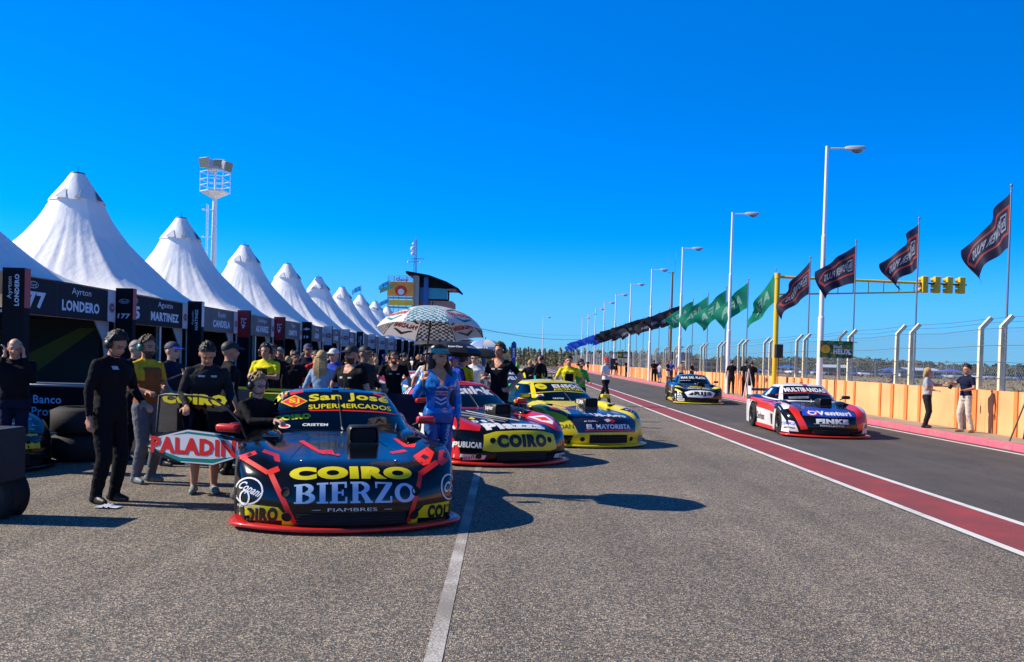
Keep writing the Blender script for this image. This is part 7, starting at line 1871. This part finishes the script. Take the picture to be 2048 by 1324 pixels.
# ------------------------------------------------------------------ umbrellas
UM_W = mat('umbrella_white', (.88, .87, .87), .6, trans=.42); UM_T = mat('umbrella_teal', (.0, .33, .42), .6, trans=.25); UM_G = mat('umbrella_print', (.0, .22, .24), .6, trans=.15); UM_R = mat('umbrella_red', (.50, .015, .04), .6, trans=.15)
UM_B = mat('umbrella_black', (.012, .012, .015), .5)
def umbrella(label, loc, rad, tilt, yaw, polelen, kind, hook=True, hand=None):
    t = empty('umbrella', loc, 0); tag(t, label, 'umbrella')
    Mx = Matrix.Rotation(yaw, 4, 'Z') @ Matrix.Rotation(tilt, 4, 'X')
    D = rad * .46; UM_L, UM_D = mat('umbrella_lining', (.85, .82, .82), .7, trans=.45), mat('umbrella_lining_dark', (.10, .10, .105), .7)
    def S(g, u, v):      # gore g, u across -1..1, v from crown 0 to rim 1
        a0 = R(-90 + g * 45); half = R(22.5)
        rr = rad * math.sin(v * 1.18) / math.sin(1.18); z = D * (math.cos(v * 1.30) - math.cos(1.30)) / (1 - math.cos(1.30))
        e1, e2 = Vector((math.cos(a0 - half), math.sin(a0 - half), 0)), Vector((math.cos(a0 + half), math.sin(a0 + half), 0))
        p = (e1.lerp(e2, (u + 1) / 2)) * rr
        sag = .05 * rad * (1 - u * u) * v * v
        return Vector((p.x, p.y, z + sag * .6))
    cm = MB()
    for g in range(8):
        chk = kind == 'big' and g % 2 == 0
        n = 28 if chk else 10; nv = 24 if chk else 12
        G = [[S(g, -1 + 2 * i / n, j / nv) for j in range(nv + 1)] for i in range(n + 1)]
        k0 = len(cm.f); base = UM_W if kind in ('big', 'white') else UM_B
        if kind == 'white' and g % 2: base = mat('umbrella_pale_blue', (.25, .36, .62), .6, trans=.25)
        cm.grid(G, base, True)
        if chk:
            q = k0
            for i in range(n):
                for j in range(nv):
                    # checks of even size: fewer across near the crown
                    v = (j + .5) / nv; w_ = 2 * math.tan(R(22.5)) * v; ci = int(math.floor(((i + .5) / n - .5) * w_ / .058 + 100)); cj = j
                    if (ci + cj) % 2: cm.m[q] = cm.mi(UM_T)
                    q += 1
        def put(W, Fc, w_, h_, v0, m, off, sg):
            V2, F2 = cut_grid([(p[0] * w_, p[1] * h_) for p in W], Fc, .15)
            vs = []
            for a, b_ in V2:
                v = v0 - b_; u = a / (math.tan(R(22.5)) * max(v, .05)); u = max(-1, min(1, u)); p = S(g, u, v)
                nn = (S(g, u + .02, v) - S(g, u - .02, v)).cross(S(g, u, v + .02) - S(g, u, v - .02)).normalized(); 
                if nn.z < 0: nn = -nn
                vs.append(p + nn * (off if sg > 0 else -off * 2.4))
            cm.add(vs, F2, m)
        if kind == 'big' and g % 2:
            for sg in (1, -1):
                put([(-.5, 0), (0, .5), (.5, 0), (.36, -.02), (0, .26), (-.36, -.02)], [(0, 5, 4, 1), (1, 4, 3, 2)], .46, .26, .62, UM_G if sg > 0 else UM_D, .003, sg)
                put([(-.5, 0), (0, -.5), (.5, 0), (.36, .02), (0, -.26), (-.36, .02)], [(0, 1, 4, 5), (1, 2, 3, 4)], .46, .26, .82, UM_G if sg > 0 else UM_D, .003, sg)
                W, Fc, _ = text_shape('PALADINI', .05); put(W, Fc, .50, .11, .72, UM_R, .004, sg)
        if kind == 'black' and g in (0, 1, 7):
            W, Fc, _ = text_shape('Rotor-Clero' if g == 0 else 'MX', .05); put(W, Fc, .42, .10, .72, WHITEP, .004, 1)
    tot = Vector((0, 0, 0)); 
    if kind == 'big':          # grey coated inner lining
        for g in range(8):
            chk = g % 2 == 0; n = 28 if chk else 10; nv = 24 if chk else 12; k0 = len(cm.f)
            cm.grid([[S(g, -1 + 2 * i / n, j / nv) - Vector((0, 0, .0025)) for j in range(nv + 1)] for i in range(n + 1)], UM_L, True)
            if chk:
                q = k0
                for i in range(n):
                    for j in range(nv):
                        v = (j + .5) / nv; w_ = 2 * math.tan(R(22.5)) * v; ci = int(math.floor(((i + .5) / n - .5) * w_ / .058 + 100))
                        if (ci + j) % 2: cm.m[q] = cm.mi(UM_D)
                        q += 1
    for i, v in enumerate(cm.v): cm.v[i] = tuple(Mx @ Vector(v))
    cm.build('canopy', t)
    for g in range(8):
        rb = MB(); a = -1
        pts = [Mx @ (S(g, -1, j / 10) - Vector((0, 0, .008))) for j in range(11)]; rb.tube(pts, .004, BLACK, 4)
        st = Mx @ Vector((0, 0, D * .25)); rb.tube([st, Mx @ (S(g, -1, .55) - Vector((0, 0, .012)))], .0035, BLACK, 4)
        if g < 8: rb.build('rib', t)
    mb = MB(); top = Mx @ Vector((0, 0, D + .07)); botp = Vector(hand) - Vector(loc) if hand is not None else Mx @ Vector((0, 0, D - polelen))
    mb.tube([top, Mx @ Vector((0, 0, D)), botp], .011, BLACK, 8); dirn = (botp - top).normalized()
    mb.tube([botp - dirn * .08, botp + dirn * .12], .016, BLACK, 8)
    mb.build('pole', t)
    return t
tipL = UW.matrix_basis @ UK['tips']['L']
apex = dp(857, 606, 10.2)
umbrella('large umbrella with teal and white checks and triangular logos over the woman in blue', (apex.x + .0, tipL.y + .05, apex.z - .32), .655, R(-9), 0, .9, 'big', hand=(tipL.x, tipL.y, tipL.z))
q = dp(905, 690, 17.5); umbrella('black umbrella with white lettering behind the checked umbrella', (q.x, q.y, q.z - .2), .62, R(-4), .2, 1.1, 'black')
q = dp(877, 688, 19.5); umbrella('grey and black umbrella partly hidden left of the lettered black one', (q.x, q.y, q.z - .04), .55, R(-3), .5, 1.1, 'black')
q = dp(971, 690, 26); umbrella('white and pale blue umbrella beside the head of the tall headset man', (q.x, q.y, q.z - .1), .56, R(-3), .3, 1.0, 'white')
q = dp(966, 708, 24); umbrella('small black umbrella just below the white one', (q.x, q.y, q.z - .1), .55, R(-3), .1, 1.0, 'black2')

# lettering and white top on the umbrella woman
t = UW; mb = MB()
bodyo = [c for c in kids(UW) if c.name.startswith('body')][0]; me = bodyo.data
bv = BVHTree.FromPolygons([v.co for v in me.vertices], [tuple(p.vertices) for p in me.polygons])
def on_body(W, Fc, w_, h_, cx_, cz_, m_, off=.004, rot=0, ang=0.0):
    c_, s_ = math.cos(rot), math.sin(rot)
    V2, F2 = cut_grid([(p[0] * w_ * c_ - p[1] * h_ * s_ + cx_, p[0] * w_ * s_ + p[1] * h_ * c_ + cz_) for p in W], Fc, .03)
    A = Matrix.Rotation(ang, 3, 'Z'); pts = []; good = []
    for a, b_ in V2:
        hit = bv.ray_cast(A @ Vector((a, -2, 0)) + Vector((0, 0, b_)), A @ Vector((0, 1, 0))); good.append(hit[0] is not None); pts.append((hit[0] + hit[1] * off) if hit[0] is not None else Vector((a, 0, b_)))
    mb.add(pts, [f for f in F2 if all(good[i] for i in f)], m_, True)
SQ = [(-.5, -.5), (.5, -.5), (.5, .5), (-.5, .5)]
BT = mat('blue_top', (.004, .05, .26), .7); LV = mat('pale_print', (.42, .48, .66), .6)
on_body([(-.5, .5), (-.32, .0), (-.42, -.5), (.42, -.5), (.34, .0), (.5, .5), (0, .12)], [(0, 1, 6), (1, 2, 3, 4, 6), (4, 5, 6)], .19, .34, .0, 1.19, BT, .004)
for k_ in (0, 1): on_body([(-.5, .3), (0, -.2), (.5, .3), (.5, .0), (0, -.5), (-.5, .0)], [(0, 5, 4, 1), (1, 4, 3, 2)], .13, .07, .0, 1.14 - k_ * .05, LV, .007)
on_body([(-.5, -.3), (0, .2), (.5, -.3), (.5, .0), (0, .5), (-.5, .0)], [(0, 1, 4, 5), (1, 2, 3, 4)], .13, .06, .0, 1.27, LV, .007)
on_body(SQ, [(0, 1, 2, 3)], .15, .05, 0, 1.205, LV, .007); W, Fc, _ = text_shape('PALADINI', .05); on_body(W, Fc, .14, .03, 0, 1.205, UM_R, .010)
mb.build('suit_print', UW)
for cx_, cz_ in ((.115, 1.27), (.045, 1.0)):
    mb = MB(); on_body([(-.5, 0), (0, .5), (.5, 0), (0, -.5)], [(0, 1, 2, 3)][::-1], .10, .06, cx_, cz_, LV, .006); on_body(W, Fc, .085, .018, cx_, cz_, UM_R, .009); mb.build('jacket_badge', UW)
mb = MB()
on_body(W, Fc, .30, .035, .085, .68, LV, .006, rot=R(82), ang=0)
mb.build('suit_print', UW)

# ------------------------------------------------------------------ things on the ground at left
DPAN = mat('grey_panel', (.018, .021, .028), .8, var=.1)
a = gp(-60, 1018)
def tyre(mb, c, r=.33, w=.28, axis='X', rz=0.0):
    mb.lathe([(.19, -w / 2), (.29, -w / 2 - .005), (r, -w * .38), (r, w * .38), (.29, w / 2 + .005), (.19, w / 2), (.19, -w / 2)], RUBBER, 36, axis, M=Matrix.Translation(c) @ Matrix.Rotation(rz, 4, 'Z'))
t = empty('equipment_cart', (-5.12, 8.35, 0)); tag(t, 'low dark grey cart panel on fat black tyres at the left edge', 'cart')
mb = MB(); mb.rbox((-.10, 0, .60), (.95, .5, .50), DPAN, .015, 1); mb.box((.20, -.252, .43), (.12, .004, .05), D_WHT); mb.build('panel', t)
for xx in (-.35, .14): mb = MB(); tyre(mb, (xx + .0, .1, .20), .24, .26, 'Y', 0); mb.lathe([(.20, -.03), (.0, -.06)], BLACK, 24, 'Y', M=Matrix.Translation((xx, .1, .2))); mb.build('tyre', t)
n_ = 0
TL = ['upper slick tyre of the pile behind the tall man in black', 'lower slick tyre of the pile behind the tall man in black']
for zz in (.20, .58):
    mb = MB(); tyre(mb, (0, 0, 0), .40, .37, 'Z'); mb.lathe([(.19, -.1), (.05, -.1), (.05, .08), (.19, .08)], BLACK, 20); o = mb.build('slick_tyre'); o.location = (-6.33, 12.9, zz - .0); tag(o, TL[1 if zz < .3 else 0], 'tyre', 'slick tyres in the pile')
t = empty('sponsor_banner', (-7.15, 13.3, 0)); tag(t, 'low black banner with pale lettering in front of the first box', 'banner')
mb = MB(); mb.box((.15, 0, .72), (1.7, .03, .62), mat('banner_black', (.006, .006, .009), .95, spec=.1)); flat_text(mb, 'Banco', (.12, -.016, .84), (1, 0, 0), (0, 0, 1), .42, .12, D_BLU, .01, .002); flat_text(mb, 'Provincia', (.22, -.016, .66), (1, 0, 0), (0, 0, 1), .66, .13, D_BLU, .01, .002); mb.build('banner_sheet', t)
mb = MB(); mb.tube([(-.68, .03, 0), (-.68, .03, 1.05), (.98, .03, 1.05), (.98, .03, 0)], .018, METAL, 6); mb.tube([(-.68, .03, .36), (.98, .03, .36)], .018, METAL, 6); mb.build('frame', t)
t = empty('tool_bench', (-7.3, 14.0, 0)); tag(t, 'long tool bench with grey trays in the shade of the first box', 'bench')
mb = MB(); mb.box((0, 0, .92), (2.6, .6, .06), DPAN); mb.box((0, 0, 1.0), (1.4, .4, .12), mat('tray_grey', (.10, .11, .13), .4)); mb.rbox((1.05, 0, 1.03), (.3, .3, .16), P_YEL, .02, 1); mb.build('bench_top', t)
for sx in (-1.2, 1.2): mb = MB(); mb.box((sx, 0, .45), (.06, .5, .9), METAL); mb.build('leg', t)
p = gp(216, 1016); mb = MB(); G = []
for i in range(15):
    G.append([Vector(((i / 14 - .5) * .24, (j / 7 - .5) * .13, .012 + .05 * max(0, noise.noise(Vector((i * .6, j * .8, 3)))) * (1 - abs(i / 7 - 1)) + .03 * (1 - abs(i / 7 - 1)) * (1 - abs(j / 3.5 - 1)))) for j in range(8)])
mb.grid(G, mat('crumpled_rag', (.45, .5, .6), .6, var=.5, vscale=14), True); o = mb.build('crumpled_rag'); o.location = (p.x, p.y, .002); tag(o, 'crumpled white and blue rag on the asphalt by the tall man', 'rag')
# yellow tape and boards behind the front car
t = empty('barrier_tape', (0, 13.9, 0)); tag(t, 'yellow barrier tape on low posts in front of the boxes', 'barrier')
mb = MB(); x0, x1 = dp(440, 780, 13.9).x, dp(760, 780, 13.9).x
G = [[(x0 + (x1 - x0) * i / 20, .0, z - .03 * math.sin(math.pi * i / 20)) for z in (1.06, 1.10)] for i in range(21)]
mb.grid(G, D_YEL, True); mb.build('tape', t)
for xx in (x0, (x0 + x1) / 2, x1): mb = MB(); mb.tube([(xx, .02, 0), (xx, .02, 1.12)], .015, METAL, 6); mb.build('post', t)
for (pa, pb, Y, z0, z1, m_, lab) in ((500, 575, 12.2, .55, 1.08, D_YEL, 'bright yellow flat board behind the crouching blond man'), (545, 690, 13.2, .3, .98, mat('olive_board', (.28, .28, .03), .5), 'long olive yellow board behind the roof of the front car')):
    xa, xb = dp(pa, 780, Y).x, dp(pb, 780, Y).x; t = empty('sponsor_board', ((xa + xb) / 2, Y, 0)); tag(t, lab, 'board')
    mb = MB(); mb.rbox((0, 0, (z0 + z1) / 2), (xb - xa, .03, z1 - z0), m_, .01, 1); mb.build('board_face', t)
    for s_ in (-1, 1): mb = MB(); mb.tube([(s_ * (xb - xa) * .4, .04, 0), (s_ * (xb - xa) * .4, .04, z1)], .015, METAL, 6); mb.build('leg', t)
t = empty('barrier_banner', (0, 15.0, 0)); x0, x1 = dp(560, 780, 15).x, dp(700, 780, 15).x; tag(t, 'dark blue crowd barrier banner behind the blonde woman', 'barrier'); t.location.x = (x0 + x1) / 2
mb = MB(); mb.box((0, 0, .6), (x1 - x0 + 2.6, .03, .8), P_DBL); mb.box((-.2, -.018, .62), (.5, .006, .35), mat('banner_grey_print', (.06, .08, .14), .6)); mb.build('banner_sheet', t)
for s_ in (-1, 1): mb = MB(); mb.tube([(s_ * 1.9, .03, 0), (s_ * 1.9, .03, 1.05)], .018, METAL, 6); mb.build('post', t)
# right: tripod, camera, device, clipboard, litter
t = empty('camera_tripod', (11.15, 19.9, .15)); tag(t, 'black tripod legs standing at the right edge of the pavement', 'tripod')
for a in (200, 320, 80):
    mb = MB(); mb.tube([(.1, 0, 1.3), (.1 + .6 * math.cos(R(a)), .5 * math.sin(R(a)), 0)], .018, BLACK, 6); mb.build('leg', t)
mb = MB(); mb.rbox((.1, 0, 1.38), (.12, .2, .14), BLACK, .02, 1); mb.build('head', t)
t = empty('handheld_device', (10.80, 22.75, 1.27)); tag(t, 'black handheld device passed between the two people by the wall', 'device')
mb = MB(); mb.rbox((0, 0, 0), (.09, .06, .15), BLACK, .015, 2, rot=(0, R(25), 0)); mb.build('case', t); mb = MB(); mb.tube([(.02, 0, .07), (.04, 0, .17)], .008, BLACK, 5); mb.build('aerial', t)
p = gp(1995, 905, .15); mb = MB(); G = [[Vector(((i / 8 - .5) * .16, (j / 5 - .5) * .12, .01 + .035 * abs(noise.noise(Vector((i * .7, j * .9, 1)))))) for j in range(6)] for i in range(9)]
mb.grid(G, mat('paper_white', (.7, .68, .66), .7), True); o = mb.build('paper_litter'); o.location = (10.62, p.y, .15); tag(o, 'scrap of white paper lying on the pink kerb', 'litter')
t = empty('video_camera', (dp(1452, 728, 42.6).x - .02 + .35, 42.6, 1.62)); t.location.x = 10.72; tag(t, 'black video camera on a white tripod in front of the camera man', 'camera')
mb = MB(); mb.rbox((0, 0, 0), (.14, .34, .16), BLACK, .02, 1); mb.tube([(0, -.17, .0), (0, -.30, 0)], .05, BLACK, 10); mb.build('camera_body', t)
for a in (90, 210, 330): mb = MB(); mb.tube([(0, 0, -.1), (.3 * math.cos(R(a)), .3 * math.sin(R(a)), -1.47)], .02, LAMPW, 5); mb.build('tripod_leg', t)
